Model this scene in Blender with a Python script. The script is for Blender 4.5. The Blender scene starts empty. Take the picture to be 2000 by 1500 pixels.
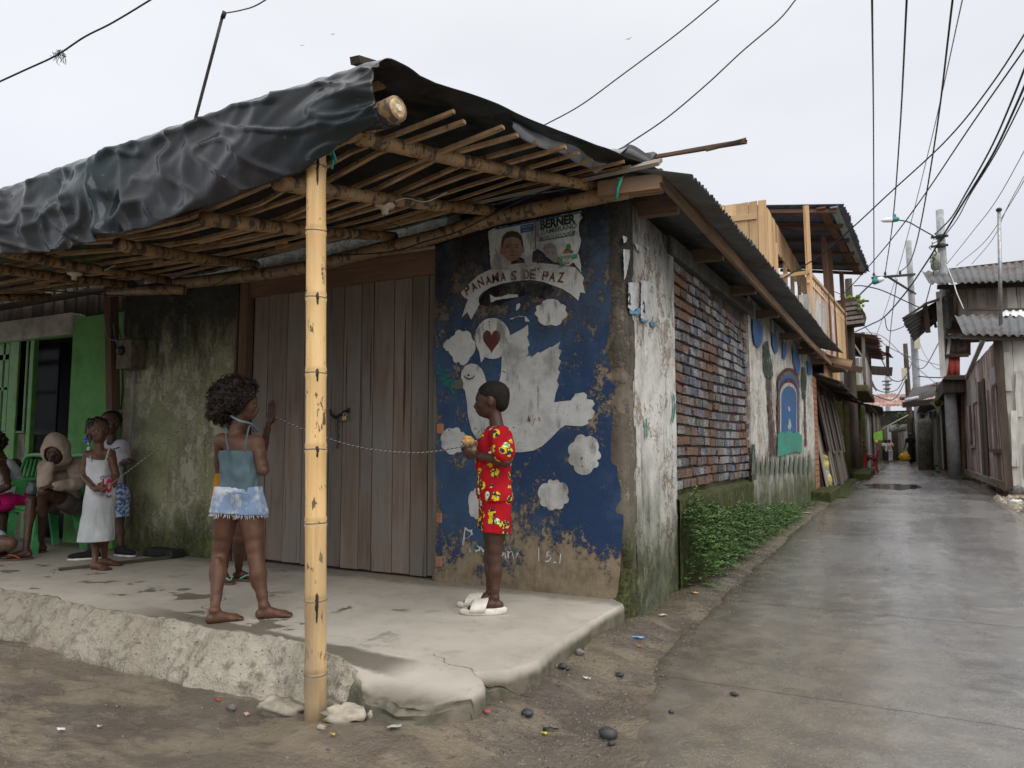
import bpy, bmesh, math, random
import numpy as np
from mathutils import Vector, Matrix, noise as mnoise
from bpy_extras import object_utils

R = math.radians
scene = bpy.context.scene
COL = scene.collection

# ---------------------------------------------------------------- camera
F, CX, CY, EYE = 1440.0, 1000.0, 750.0, 0.9
YAW, PITCH = R(27.7), math.atan(122 / 1440.0)
fw = np.array([-math.sin(YAW) * math.cos(PITCH), math.cos(YAW) * math.cos(PITCH), math.sin(PITCH)])
rt = np.array([math.cos(YAW), math.sin(YAW), 0.0])
upv = np.cross(rt, fw)
CAM = np.array([0.0, 0.0, EYE])
cam = bpy.data.cameras.new('camera')
cam.sensor_width = 36.0
cam.lens = 36.0 * F / 2000.0
cam.clip_start, cam.clip_end = 0.05, 3000.0
cam_o = bpy.data.objects.new('camera', cam)
COL.objects.link(cam_o)
cam_o.location = (0, 0, EYE)
cam_o.rotation_euler = (R(90) + PITCH, 0, YAW)
scene.camera = cam_o
cam.dof.use_dof = True
cam.dof.focus_distance = 4.6
cam.dof.aperture_fstop = 5.6

# ---------------------------------------------------------------- light
SUN_EL, SUN_ROT = R(48), R(128)
world = bpy.data.worlds.new('World'); scene.world = world
world.use_nodes = True
wn, wl = world.node_tree.nodes, world.node_tree.links
wn.clear()
wo = wn.new('ShaderNodeOutputWorld'); bg = wn.new('ShaderNodeBackground'); bg2 = wn.new('ShaderNodeBackground')
sky = wn.new('ShaderNodeTexSky'); sky.sky_type = 'NISHITA'; sky.sun_disc = False
sky.sun_elevation = SUN_EL; sky.sun_rotation = SUN_ROT; sky.dust_density = 4.0
bg.inputs['Strength'].default_value = 0.06
wl.new(sky.outputs[0], bg.inputs['Color'])
# the overcast layer: pale, brighter towards the zenith, faintly uneven
tc = wn.new('ShaderNodeTexCoord'); sep = wn.new('ShaderNodeSeparateXYZ')
wl.new(tc.outputs['Generated'], sep.inputs[0])
cr = wn.new('ShaderNodeValToRGB'); e = cr.color_ramp.elements
e[0].position = 0.0; e[0].color = (0.43, 0.447, 0.497, 1)
e[1].position = 1.0; e[1].color = (1.30, 1.31, 1.33, 1)
k = e.new(0.35); k.color = (0.52, 0.533, 0.57, 1)
k = e.new(0.64); k.color = (0.565, 0.575, 0.60, 1)
wl.new(sep.outputs['Z'], cr.inputs[0])
nz = wn.new('ShaderNodeTexNoise'); nz.inputs['Scale'].default_value = 1.6; nz.inputs['Detail'].default_value = 4
mp = wn.new('ShaderNodeMapping'); mp.inputs['Scale'].default_value = (1, 1, 2.5); mp.inputs['Location'].default_value = (3.1, 0.4, 0)
wl.new(tc.outputs['Generated'], mp.inputs[0]); wl.new(mp.outputs[0], nz.inputs[0])
mr = wn.new('ShaderNodeMapRange'); mr.inputs[1].default_value = 0.3; mr.inputs[2].default_value = 0.7
mr.inputs[3].default_value = 0.93; mr.inputs[4].default_value = 1.07
wl.new(nz.outputs[0], mr.inputs[0])
# the cloud is thinner, and so brighter, over the left of the street than over the alley
mxv = wn.new('ShaderNodeVectorMath'); mxv.operation = 'DOT_PRODUCT'; mxv.inputs[1].default_value = (-0.105, 0.03, 0)
wl.new(tc.outputs['Generated'], mxv.inputs[0])
ad = wn.new('ShaderNodeMath'); ad.operation = 'ADD'
wl.new(mr.outputs[0], ad.inputs[0]); wl.new(mxv.outputs['Value'], ad.inputs[1])
vm = wn.new('ShaderNodeVectorMath'); vm.operation = 'SCALE'
wl.new(cr.outputs[0], vm.inputs[0]); wl.new(ad.outputs[0], vm.inputs['Scale'])
wl.new(vm.outputs[0], bg2.inputs['Color']); bg2.inputs['Strength'].default_value = 1.0
ms = wn.new('ShaderNodeMixShader'); ms.inputs[0].default_value = 0.97
wl.new(bg.outputs[0], ms.inputs[1]); wl.new(bg2.outputs[0], ms.inputs[2]); wl.new(ms.outputs[0], wo.inputs[0])
sun = bpy.data.lights.new('sun', 'SUN'); sun.energy = 1.5; sun.angle = R(70); sun.color = (1, 0.97, 0.93)
sun_o = bpy.data.objects.new('sun', sun); COL.objects.link(sun_o)
sun_o.rotation_euler = (R(90) - SUN_EL, 0, math.pi - SUN_ROT)
vs = scene.view_settings
vs.view_transform = 'Standard'; vs.look = 'None'; vs.exposure = 0.66; vs.gamma = 1.0; vs.use_curve_mapping = False
scene.cycles.max_bounces = 6; scene.cycles.diffuse_bounces = 3; scene.cycles.glossy_bounces = 3
scene.cycles.transparent_max_bounces = 12
scene.cycles.use_denoising = True

# ---------------------------------------------------------------- measuring
def at(px, py, x=None, y=None, z=None, d=None):
    """the point of a plane of the place (x=, y=, z=) that the photograph shows at px, py"""
    r = fw + rt * (px - CX) / F - upv * (py - CY) / F
    if x is not None: t = (x - CAM[0]) / r[0]
    elif y is not None: t = (y - CAM[1]) / r[1]
    elif z is not None: t = (z - CAM[2]) / r[2]
    else: t = d
    return Vector(CAM + r * t)

WORLD = {}
def link(o, M=None, parent=None):
    COL.objects.link(o)
    M = M if M is not None else Matrix.Identity(4)
    WORLD[o.name] = M
    if parent is not None:
        o.parent = parent
        o.matrix_basis = WORLD[parent.name].inverted() @ M
    else:
        o.matrix_basis = M
    return o
def tag(o, label=None, cat=None, group=None, kind=None):
    if label: o['label'] = label
    if cat: o['category'] = cat
    if group: o['group'] = group
    if kind: o['kind'] = kind
    return o
def thing(name, loc, label, cat, group=None):
    o = bpy.data.objects.new(name, None); o.empty_display_size = 0.1
    link(o, Matrix.Translation(Vector(loc)))
    return tag(o, label, cat, group)
def mesh_of(name, verts, faces, mats=None, smooth=False):
    m = bpy.data.meshes.new(name)
    m.from_pydata([tuple(v) for v in verts], [], [tuple(f) for f in faces])
    if mats is not None:
        for q in (mats if isinstance(mats, (list, tuple)) else [mats]): m.materials.append(q)
    if smooth: m.shade_smooth()
    m.update()
    return m
def obj(name, mesh, parent=None, M=None, kind=None):
    o = bpy.data.objects.new(name, mesh)
    link(o, M, parent)
    if kind: o['kind'] = kind
    return o

class MB:
    """collects shapes for one mesh"""
    def __init__(s): s.v = []; s.f = []
    def add(s, vs, fs):
        b = len(s.v); s.v += [Vector(q) for q in vs]; s.f += [tuple(i + b for i in f) for f in fs]; return s
    def box(s, a, b):
        x0, y0, z0 = [min(a[i], b[i]) for i in range(3)]; x1, y1, z1 = [max(a[i], b[i]) for i in range(3)]
        return s.add([(x0, y0, z0), (x1, y0, z0), (x1, y1, z0), (x0, y1, z0), (x0, y0, z1), (x1, y0, z1), (x1, y1, z1), (x0, y1, z1)],
                     [(0, 3, 2, 1), (4, 5, 6, 7), (0, 1, 5, 4), (1, 2, 6, 5), (2, 3, 7, 6), (3, 0, 4, 7)])
    def beam(s, p, q, w, h, up=(0, 0, 1), w2=None, h2=None):
        p, q = Vector(p), Vector(q); d = (q - p).normalized(); up = Vector(up)
        sx = d.cross(up)
        if sx.length < 1e-4: sx = d.cross(Vector((0, 1, 0)))
        sx.normalize(); sz = sx.cross(d).normalized(); w2 = w2 or w; h2 = h2 or h
        P = [p - sx * w / 2 - sz * h / 2, p + sx * w / 2 - sz * h / 2, p + sx * w / 2 + sz * h / 2, p - sx * w / 2 + sz * h / 2,
             q - sx * w2 / 2 - sz * h2 / 2, q + sx * w2 / 2 - sz * h2 / 2, q + sx * w2 / 2 + sz * h2 / 2, q - sx * w2 / 2 + sz * h2 / 2]
        return s.add(P, [(0, 1, 2, 3), (7, 6, 5, 4), (0, 4, 5, 1), (1, 5, 6, 2), (2, 6, 7, 3), (3, 7, 4, 0)])
    def tube(s, pts, rad, n=8, cap=True):
        pts = [Vector(p) for p in pts]; m = len(pts)
        rad = rad if isinstance(rad, (list, tuple)) else [rad] * m
        vs, fs = [], []; ref = None
        for i, p in enumerate(pts):
            d = (pts[min(i + 1, m - 1)] - pts[max(i - 1, 0)]).normalized()
            if ref is None or abs(ref.dot(d)) > 0.95:
                ref = Vector((0, 0, 1)) if abs(d.z) < 0.9 else Vector((0, 1, 0))
            a = (ref - d * ref.dot(d)).normalized(); ref = a; b = d.cross(a)
            for k in range(n):
                t = 2 * math.pi * k / n; vs.append(p + (a * math.cos(t) + b * math.sin(t)) * rad[i])
        for i in range(m - 1):
            for k in range(n):
                fs.append((i * n + k, i * n + (k + 1) % n, (i + 1) * n + (k + 1) % n, (i + 1) * n + k))
        if cap: fs.append(tuple(reversed(range(n)))); fs.append(tuple(range((m - 1) * n, m * n)))
        return s.add(vs, fs)
    def prism(s, poly, off):
        """poly: planar loop of 3-D points, off: the thickness as a vector"""
        n = len(poly); poly = [Vector(p) for p in poly]; off = Vector(off)
        s.add(poly + [p + off for p in poly], [tuple(range(n - 1, -1, -1)), tuple(range(n, 2 * n))] + [(i, (i + 1) % n, n + (i + 1) % n, n + i) for i in range(n)])
        return s
    def blob(s, c, r, seg=10, rings=7, amp=0.0, fr=3.0, seed=0):
        c = Vector(c); r = r if isinstance(r, (tuple, list)) else (r, r, r); vs = [] ; fs = []
        def pt(th, ph):
            d = Vector((math.sin(th) * math.cos(ph), math.sin(th) * math.sin(ph), math.cos(th)))
            k = 1 + amp * mnoise.noise(d * fr + Vector((seed * 7.3, seed * 1.7, seed)))
            return c + Vector((d.x * r[0], d.y * r[1], d.z * r[2])) * k
        vs.append(pt(0, 0))
        for i in range(1, rings):
            for j in range(seg): vs.append(pt(math.pi * i / rings, 2 * math.pi * j / seg))
        vs.append(pt(math.pi, 0)); L = len(vs) - 1
        for j in range(seg): fs.append((0, 1 + j, 1 + (j + 1) % seg)); fs.append((L, L - seg + (j + 1) % seg, L - seg + j))
        for i in range(rings - 2):
            for j in range(seg):
                a = 1 + i * seg; fs.append((a + j, a + seg + j, a + seg + (j + 1) % seg, a + (j + 1) % seg))
        return s.add(vs, fs)
    def mesh(s, name, mat, smooth=False):
        return mesh_of(name, s.v, s.f, mat, smooth)
    def build(s, name, mat, parent=None, smooth=False, kind=None, M=None, bevel=0):
        o = obj(name, s.mesh(name, mat, smooth), parent, M, kind)
        if bevel:
            b = o.modifiers.new('bevel', 'BEVEL'); b.width = bevel; b.segments = 1; b.limit_method = 'ANGLE'
        return o

def frame(p, q, up=(0, 0, 1)):
    """matrix whose local Z runs from p to q"""
    p, q = Vector(p), Vector(q); d = (q - p).normalized(); up = Vector(up)
    if abs(d.dot(up)) > 0.98: up = Vector((0, 1, 0)) if abs(d.y) < 0.9 else Vector((1, 0, 0))
    sx = up.cross(d).normalized(); sy = d.cross(sx)
    M = Matrix.Identity(4)
    for i in range(3): M[i][0], M[i][1], M[i][2], M[i][3] = sx[i], sy[i], d[i], p[i]
    return M
RND = random.Random(7)
def rough_box(L, w, t, seed=0, am=0.0, cuts=3, wob=0.0):
    """a sawn board of length L along local Z, slightly uneven, ends not square"""
    r = random.Random(seed); mb = MB(); n = cuts + 2; vs = []
    for i in range(n):
        z = L * i / (n - 1)
        wx = r.uniform(-am, am); cx = r.uniform(-wob, wob)
        for sx, sy in ((-1, -1), (1, -1), (1, 1), (-1, 1)):
            dz = r.uniform(-am, am) * 1.5 if i in (0, n - 1) else 0
            vs.append((cx + sx * (w / 2 + wx), sy * (t / 2 + r.uniform(-am, am) * .2), z + dz))
    fs = [(3, 2, 1, 0), tuple(range(4 * n - 4, 4 * n))]
    for i in range(n - 1):
        for k in range(4): fs.append((4 * i + k, 4 * i + (k + 1) % 4, 4 * i + 4 + (k + 1) % 4, 4 * i + 4 + k))
    return mb.add(vs, fs)
def plank(name, p, q, w, t, mat, parent, up=(0, 0, 1), seed=0, am=0.0, wob=0.0, kind=None):
    L = (Vector(q) - Vector(p)).length
    return obj(name, rough_box(L, w, t, seed, am, 3, wob).mesh(name, mat), parent, frame(p, q, up), kind)
def board_wall(parent, name, P, U, Vv, nrm, n, mat, seed=0, t=0.02, gap=0.006, hole=None, zlo=None, am=.004, lean=0.0):
    """n vertical boards from P along U (vector, whole width), Vv(height vector)"""
    P, U, Vv, nrm = Vector(P), Vector(U), Vector(Vv), Vector(nrm).normalized()
    r = random.Random(seed); ws = [r.uniform(.75, 1.25) for _ in range(n)]; S = sum(ws); a = 0; res = []
    for i in range(n):
        b = a + ws[i] / S; c = P + U * ((a + b) / 2) + nrm * r.uniform(-.006, .006)
        lo = c + Vv.normalized() * r.uniform(-.05, .03); hi = c + Vv + U.normalized() * (lean + r.uniform(-.01, .01))
        mt = mat[r.randrange(len(mat))] if isinstance(mat, list) else mat
        res.append(plank(name, lo, hi, U.length * (b - a) - gap, t, mt, parent, up=nrm, seed=seed * 31 + i, am=am)); a = b
    return res
def corrugated(name, p00, p10, p01, p11, mat, parent=None, pitch=0.076, amp=0.011, nv=3, sag=0.0, seed=0, rag=0.0, kind=None, per=6, th=0.002):
    """waves run across u (p00 to p10); the ridges run along v"""
    p00, p10, p01, p11 = map(Vector, (p00, p10, p01, p11))
    Lu = ((p10 - p00).length + (p11 - p01).length) / 2; nu = max(6, int(Lu / pitch * per)); r = random.Random(seed)
    nr = (p10 - p00).cross(p01 - p00).normalized(); vs = []; fs = []
    e0 = [r.uniform(-rag, rag) for _ in range(nu + 1)]; cur = 0
    for i in range(nu + 1): cur = cur * .8 + r.uniform(-rag, rag) * .6; e0[i] = cur
    for j in range(nv + 1):
        for i in range(nu + 1):
            u, v = i / nu, j / nv
            if j == 0: v += e0[i] * 0.3
            if j == nv: v += e0[-1 - i]
            p = p00.lerp(p10, u).lerp(p01.lerp(p11, u), v)
            p = p + nr * (amp * math.cos(2 * math.pi * u * Lu / pitch) + sag * mnoise.noise(Vector((u * Lu * .8, v * 2, seed))))
            vs.append(p)
    w = nu + 1
    for j in range(nv):
        for i in range(nu): fs.append((j * w + i, j * w + i + 1, (j + 1) * w + i + 1, (j + 1) * w + i))
    o = obj(name, mesh_of(name, vs, fs, mat, True), parent, None, kind)
    s = o.modifiers.new('thick', 'SOLIDIFY'); s.thickness = th; s.offset = 0
    return o
def bez(pts, n=12):
    """smooth curve through points (Catmull-Rom)"""
    P = [Vector(p) for p in pts]; P = [P[0] * 2 - P[1]] + P + [P[-1] * 2 - P[-2]]; out = []
    for i in range(1, len(P) - 2):
        for k in range(n):
            t = k / n; a, b, c, d = P[i - 1], P[i], P[i + 1], P[i + 2]
            out.append(.5 * ((2 * b) + (c - a) * t + (2 * a - 5 * b + 4 * c - d) * t * t + (3 * b - a - 3 * c + d) * t ** 3))
    out.append(P[-2]); return out

# value noise on numpy arrays (for terrain)
def vnoise(x, y, z=None, seed=0):
    x = np.asarray(x, float); y = np.asarray(y, float)
    xi = np.floor(x).astype(np.int64); yi = np.floor(y).astype(np.int64); xf = x - xi; yf = y - yi
    u = xf * xf * (3 - 2 * xf); v = yf * yf * (3 - 2 * yf)
    def h(a, b):
        n = (a * 374761393 + b * 668265263 + seed * 974711) & 0x7fffffff
        n = ((n ^ (n >> 13)) * 1274126177) & 0x7fffffff
        return ((n ^ (n >> 16)) & 0xffff) / 65535.0
    return (h(xi, yi) * (1 - u) + h(xi + 1, yi) * u) * (1 - v) + (h(xi, yi + 1) * (1 - u) + h(xi + 1, yi + 1) * u) * v - 0.5
def fbm(x, y, oct=4, seed=0, gain=.5):
    s = 0; a = 1
    for k in range(oct): s = s + a * vnoise(x * 2 ** k, y * 2 ** k, seed=seed + k * 17); a *= gain
    return s
def sstep(a, b, x):
    t = np.clip((np.asarray(x, float) - a) / (b - a), 0, 1); return t * t * (3 - 2 * t)
# ---------------------------------------------------------------- materials
def hexc(s, k=1.0):
    s = s.lstrip('#'); c = [int(s[i:i + 2], 16) / 255 for i in (0, 2, 4)]
    return tuple((x / 12.92 if x < .04045 else ((x + .055) / 1.055) ** 2.4) * k for x in c) + (1,)
def C4(c): return c if len(c) == 4 else tuple(c) + (1,)
class NT:
    def __init__(s, name, rough=.8, spec=.4, obj_rand=False):
        s.m = bpy.data.materials.new(name); s.m.use_nodes = True; s.t = s.m.node_tree; s.n = s.t.nodes; s.l = s.t.links
        s.b = s.n['Principled BSDF']; s.b.inputs['Roughness'].default_value = rough; s.b.inputs['Specular IOR Level'].default_value = spec
        s.tc = s.n.new('ShaderNodeTexCoord').outputs['Object']
        if obj_rand:
            oi = s.n.new('ShaderNodeObjectInfo'); s.rnd = oi.outputs['Random']
            s.loc = s.vec('ADD', s.tc, s.sca(s.vec('ADD', s.comb(s.rnd, s.rnd, s.rnd), (0, .37, .71)), 37.0))
        else: s.loc = s.tc
    def inp(s, sock, v):
        if hasattr(v, 'is_output') or isinstance(v, bpy.types.NodeSocket): s.l.new(v, sock)
        else: sock.default_value = v
    def vec(s, op, a, b):
        q = s.n.new('ShaderNodeVectorMath'); q.operation = op; s.inp(q.inputs[0], a); s.inp(q.inputs[1], b); return q.outputs[0]
    def sca(s, a, k):
        q = s.n.new('ShaderNodeVectorMath'); q.operation = 'SCALE'; s.inp(q.inputs[0], a); q.inputs['Scale'].default_value = k; return q.outputs[0]
    def comb(s, x, y, z):
        q = s.n.new('ShaderNodeCombineXYZ'); s.inp(q.inputs[0], x); s.inp(q.inputs[1], y); s.inp(q.inputs[2], z); return q.outputs[0]
    def xyz(s, v=None):
        q = s.n.new('ShaderNodeSeparateXYZ'); s.inp(q.inputs[0], v if v is not None else s.tc); return q.outputs
    def math(s, op, a, b=0.0, clamp=False):
        q = s.n.new('ShaderNodeMath'); q.operation = op; q.use_clamp = clamp; s.inp(q.inputs[0], a); s.inp(q.inputs[1], b); return q.outputs[0]
    def noise(s, sc, det=4, ro=.55, st=(1, 1, 1), off=(0, 0, 0), dist=0.0):
        mp = s.n.new('ShaderNodeMapping'); mp.inputs['Scale'].default_value = [sc * k for k in st]; mp.inputs['Location'].default_value = off
        s.l.new(s.loc, mp.inputs[0]); q = s.n.new('ShaderNodeTexNoise'); q.inputs['Scale'].default_value = 1; q.inputs['Detail'].default_value = det
        q.inputs['Roughness'].default_value = ro; q.inputs['Distortion'].default_value = dist; s.l.new(mp.outputs[0], q.inputs[0]); return q.outputs[0]
    def voro(s, sc, st=(1, 1, 1), feat='F1'):
        mp = s.n.new('ShaderNodeMapping'); mp.inputs['Scale'].default_value = [sc * k for k in st]
        s.l.new(s.loc, mp.inputs[0]); q = s.n.new('ShaderNodeTexVoronoi'); q.inputs['Scale'].default_value = 1; q.feature = feat
        s.l.new(mp.outputs[0], q.inputs[0]); return q.outputs[0]
    def rng(s, v, a, b, c=0.0, d=1.0, smooth=True):
        q = s.n.new('ShaderNodeMapRange'); q.interpolation_type = 'SMOOTHSTEP' if smooth else 'LINEAR'
        s.inp(q.inputs[0], v)
        for i, k in enumerate((a, b, c, d)): s.inp(q.inputs[1 + i], k)
        return q.outputs[0]
    def mix(s, f, a, b, mode='MIX'):
        q = s.n.new('ShaderNodeMix'); q.data_type = 'RGBA'; q.blend_type = mode; s.inp(q.inputs[0], f)
        s.inp(q.inputs[6], C4(a) if isinstance(a, tuple) else a); s.inp(q.inputs[7], C4(b) if isinstance(b, tuple) else b); return q.outputs[2]
    def ramp(s, f, stops):
        q = s.n.new('ShaderNodeValToRGB'); e = q.color_ramp.elements; s.inp(q.inputs[0], f)
        e[0].position, e[0].color = stops[0][0], C4(stops[0][1]); e[1].position, e[1].color = stops[-1][0], C4(stops[-1][1])
        for p, c in stops[1:-1]: k = e.new(p); k.color = C4(c)
        return q.outputs[0]
    def col(s, c): s.inp(s.b.inputs['Base Color'], C4(c) if isinstance(c, tuple) else c); return s
    def rough(s, v): s.inp(s.b.inputs['Roughness'], v); return s
    def bump(s, h, dist=.01, strn=1.0):
        q = s.n.new('ShaderNodeBump'); q.inputs['Strength'].default_value = strn; q.inputs['Distance'].default_value = dist
        s.l.new(h, q.inputs['Height']); s.l.new(q.outputs[0], s.b.inputs['Normal']); return s
    def alpha(s, a):
        s.inp(s.b.inputs['Alpha'], a); return s

def plain(name, c, rough=.7, var=.15, sc=8, spec=.4, bump=0.0, metal=0.0, rand=False, st=(1, 1, 1)):
    t = NT(name, rough, spec, rand); c = C4(c)
    n = t.noise(sc, 5, .6, st)
    dk = tuple(x * (1 - var * 1.6) for x in c[:3]) + (1,); lt = tuple(min(1, x * (1 + var)) for x in c[:3]) + (1,)
    t.col(t.ramp(n, [(.3, dk), (.7, lt)])); t.b.inputs['Metallic'].default_value = metal
    if bump: t.bump(n, bump)
    return t.m

def wood(name, a, b, dark=(.03, .025, .02), rough=.8, sc=1.0, grey=None, rand=.25):
    """aged timber, grain along local Z"""
    t = NT(name, rough, .25, True)
    g = t.noise(60 * sc, 5, .65, (1, 1, .035)); w = t.noise(9 * sc, 4, .6, (1, 1, .12), dist=.6); big = t.noise(2.2, 3, .6, (1, 1, .5))
    c = t.mix(t.rng(w, .3, .72), a, b)
    if grey: c = t.mix(t.rng(big, .4, .66), c, grey)
    c = t.mix(t.rng(g, .52, .78, 0, .55), c, dark)
    cr_ = t.noise(34 * sc, 3, .5, (1, 1, .02), (5, 2, 1)); c = t.mix(t.rng(cr_, .64, .70, 0, .9), c, dark)
    k = t.rng(t.rnd, 0, 1, 1 - rand, 1 + rand, False)
    q = t.n.new('ShaderNodeVectorMath'); q.operation = 'SCALE'; t.l.new(c, q.inputs[0]); t.l.new(k, q.inputs['Scale'])
    t.col(q.outputs[0]); t.bump(t.math('ADD', g, t.math('MULTIPLY', cr_, -1.0)), .003)
    return t.m

def bamboo_mat(name, a, b, spots=.5):
    t = NT(name, .45, .4, True)
    g = t.noise(90, 3, .5, (1, 1, .02)); w = t.noise(5, 4, .6, (1, 1, .3)); sp = t.noise(22, 4, .7, (1, 1, .4))
    c = t.mix(t.rng(w, .3, .7), a, b); c = t.mix(t.rng(g, .45, .8, 0, .35), c, (.22, .12, .04))
    c = t.mix(t.rng(sp, .66 - .13 * spots, .70 - .11 * spots, 0, .88), c, (.045, .034, .024))
    t.col(c); t.bump(g, .0015); return t.m

def wall_paint(name, conc, paint, patch=.5, mould_z=None, moss_z=None, blotch=None, streak=.5, pit=1.0, mould_amt=1.0, conc2=None, bare=None):
    """weathered render: paint worn off in patches, mould under the eave, algae at the foot"""
    t = NT(name, .85, .25); z = t.xyz()[2]
    n1 = t.noise(2.3, 6, .62); n2 = t.noise(11, 6, .7, (1, 1, .8)); n3 = t.noise(48, 4, .7); st = t.noise(16, 5, .7, (1, 1, .09))
    cc = t.mix(t.rng(n2, .35, .68), conc, conc2 or tuple(x * .62 for x in conc[:3]))
    f = t.math('ADD', t.math('MULTIPLY', n1, .38), t.math('ADD', t.math('MULTIPLY', n2, .34), t.math('MULTIPLY', n3, .28)))
    if bare: f = t.math('SUBTRACT', f, t.rng(t.math('ADD', z, t.math('MULTIPLY', n2, .12)), bare[1], bare[0], 0, .24, False))
    pm = t.rng(f, patch - .035, patch + .03)           # 1 = paint still on
    pc = t.mix(t.rng(t.noise(5, 5, .7), .35, .7), paint, tuple(x * .72 for x in paint[:3]))
    if blotch: pc = t.mix(t.rng(t.noise(1.3, 4, .6, off=(3, 7, 1)), .48, .62), pc, blotch)
    c = t.mix(pm, cc, pc)
    c = t.mix(t.rng(st, .55, .75, 0, streak), c, (.05, .05, .04))
    if mould_z:
        a, b = mould_z; mz = t.math('ADD', z, t.math('MULTIPLY', t.math('SUBTRACT', t.noise(4, 6, .7, (1, 1, .35)), .5), 1.9))
        c = t.mix(t.rng(mz, a, b, 0, .93 * mould_amt), c, t.mix(t.rng(n2, .4, .65), (.012, .013, .012), (.05, .05, .042)))
    if moss_z:
        a, b = moss_z; mz = t.math('ADD', z, t.math('MULTIPLY', t.math('SUBTRACT', t.noise(3.4, 6, .7, (1, 1, .4), (9, 1, 2)), .5), -1.1))
        mc = t.mix(t.rng(n3, .4, .62), (.045, .06, .012), (.02, .026, .010)); mc = t.mix(t.rng(n2, .5, .7), mc, (.11, .12, .028))
        c = t.mix(t.rng(mz, b, a, 0, .9), c, mc)
    t.col(c)
    t.bump(t.math('ADD', t.math('MULTIPLY', n2, .5), t.math('ADD', t.math('MULTIPLY', n3, .3 * pit), t.math('MULTIPLY', pm, .35))), .012)
    return t.m

def flat_print(name, c, wear=.42, mould=None, sc=1.0, rough=.85, c2=None, spots=1.0, hard=.02):
    """paint or paper on a wall, flaked away where it has worn through"""
    t = NT(name, rough, .2); n1 = t.noise(7 * sc, 6, .7); n2 = t.noise(38 * sc, 4, .7); n3 = t.noise(13, 4, .7, (1, 1, .25), (4, 4, 4))
    cc = t.mix(t.rng(n1, .3, .7), c, c2 or tuple(x * .7 for x in c[:3])); cc = t.mix(t.rng(n2, .6, .75, 0, .5 * spots), cc, (.10, .09, .08))
    cc = t.mix(t.rng(n3, .52, .70, 0, .75), cc, (.09, .085, .075)); cc = t.mix(t.rng(t.noise(3.2, 5, .65, off=(2, 8, 5)), .45, .68, 0, .55), cc, (.11, .10, .085))
    f = t.math('ADD', t.math('MULTIPLY', n1, .6), t.math('MULTIPLY', n2, .4))
    t.col(cc); t.alpha(t.rng(f, wear - hard, wear + hard)); return t.m

def corr_metal(name, a, b, rust=(.10, .04, .02), amt=.5, rough=.42, metal=.55):
    t = NT(name, rough, .5); t.b.inputs['Metallic'].default_value = metal
    n1 = t.noise(1.1, 6, .65); n2 = t.noise(7, 6, .7, (1, 1, 1)); c = t.mix(t.rng(n2, .3, .7), a, b)
    c = t.mix(t.rng(n1, 1 - amt - .12, 1 - amt + .06, 0, .85), c, t.mix(t.rng(n2, .4, .65), rust, tuple(x * .35 for x in rust)))
    t.col(c); t.rough(t.rng(n2, .3, .7, rough - .1, rough + .25)); t.bump(n2, .002); return t.m

M = {}
M['door_wood'] = wood('door_wood', (.158, .118, .094), (.235, .188, .155), (.03, .02, .016), .8, .8, grey=(.20, .185, .165), rand=.22)
M['frame_wood'] = wood('frame_wood', (.11, .065, .045), (.17, .105, .07), (.03, .02, .015), .8, 1)
M['old_wood'] = wood('old_wood', (.16, .13, .105), (.27, .235, .20), (.04, .035, .03), .85, 1, grey=(.24, .22, .20), rand=.35)
M['dark_wood'] = wood('dark_wood', (.045, .034, .026), (.09, .07, .055), (.015, .012, .01), .85, 1, rand=.4)
M['pink_wood'] = wood('pink_wood', (.56, .42, .44), (.68, .57, .58), (.06, .045, .04), .85, 1, grey=(.24, .21, .19), rand=.28)
M['white_wood'] = wood('white_wood', (.50, .49, .45), (.60, .58, .53), (.06, .05, .045), .85, .8, grey=(.36, .34, .31), rand=.2)
M['new_wood'] = wood('new_wood', (.55, .35, .175), (.66, .46, .27), (.22, .10, .04), .7, .8, rand=.28)
M['batten_wood'] = wood('batten_wood', (.23, .145, .08), (.38, .26, .15), (.07, .04, .02), .75, 1, rand=.35)
M['fascia_wood'] = wood('fascia_wood', (.20, .12, .065), (.31, .20, .115), (.08, .045, .025), .75, 1, grey=(.16, .11, .075), rand=.15)
M['bracket_wood'] = wood('bracket_wood', (.10, .065, .045), (.17, .115, .08), (.03, .02, .015), .8, 1, rand=.2)
M['bamboo'] = bamboo_mat('bamboo', (.66, .42, .17), (.78, .54, .25), .25)
M['post_bamboo'] = bamboo_mat('post_bamboo', (.66, .42, .17), (.78, .54, .25), .45)
def _dirty(m):
    t = m.node_tree; b = t.nodes['Principled BSDF']; src = b.inputs['Base Color'].links[0].from_socket; tc = t.nodes.new('ShaderNodeTexCoord'); sp = t.nodes.new('ShaderNodeSeparateXYZ'); t.links.new(tc.outputs['Object'], sp.inputs[0])
    nz = t.nodes.new('ShaderNodeTexNoise'); nz.inputs['Scale'].default_value = 14; nz.inputs['Detail'].default_value = 5; mp = t.nodes.new('ShaderNodeMapping'); mp.inputs['Scale'].default_value = (1, 1, .18); t.links.new(tc.outputs['Object'], mp.inputs[0]); t.links.new(mp.outputs[0], nz.inputs[0])
    a = t.nodes.new('ShaderNodeMath'); a.operation = 'MULTIPLY_ADD'; t.links.new(nz.outputs[0], a.inputs[0]); a.inputs[1].default_value = -1.6; t.links.new(sp.outputs[2], a.inputs[2])
    r = t.nodes.new('ShaderNodeMapRange'); t.links.new(a.outputs[0], r.inputs[0]); r.inputs[1].default_value = -.20; r.inputs[2].default_value = -.95; r.inputs[4].default_value = .8
    q = t.nodes.new('ShaderNodeMix'); q.data_type = 'RGBA'; t.links.new(r.outputs[0], q.inputs[0]); t.links.new(src, q.inputs[6]); q.inputs[7].default_value = (.27, .21, .14, 1); t.links.new(q.outputs[2], b.inputs['Base Color'])
_dirty(M['post_bamboo'])
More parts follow.
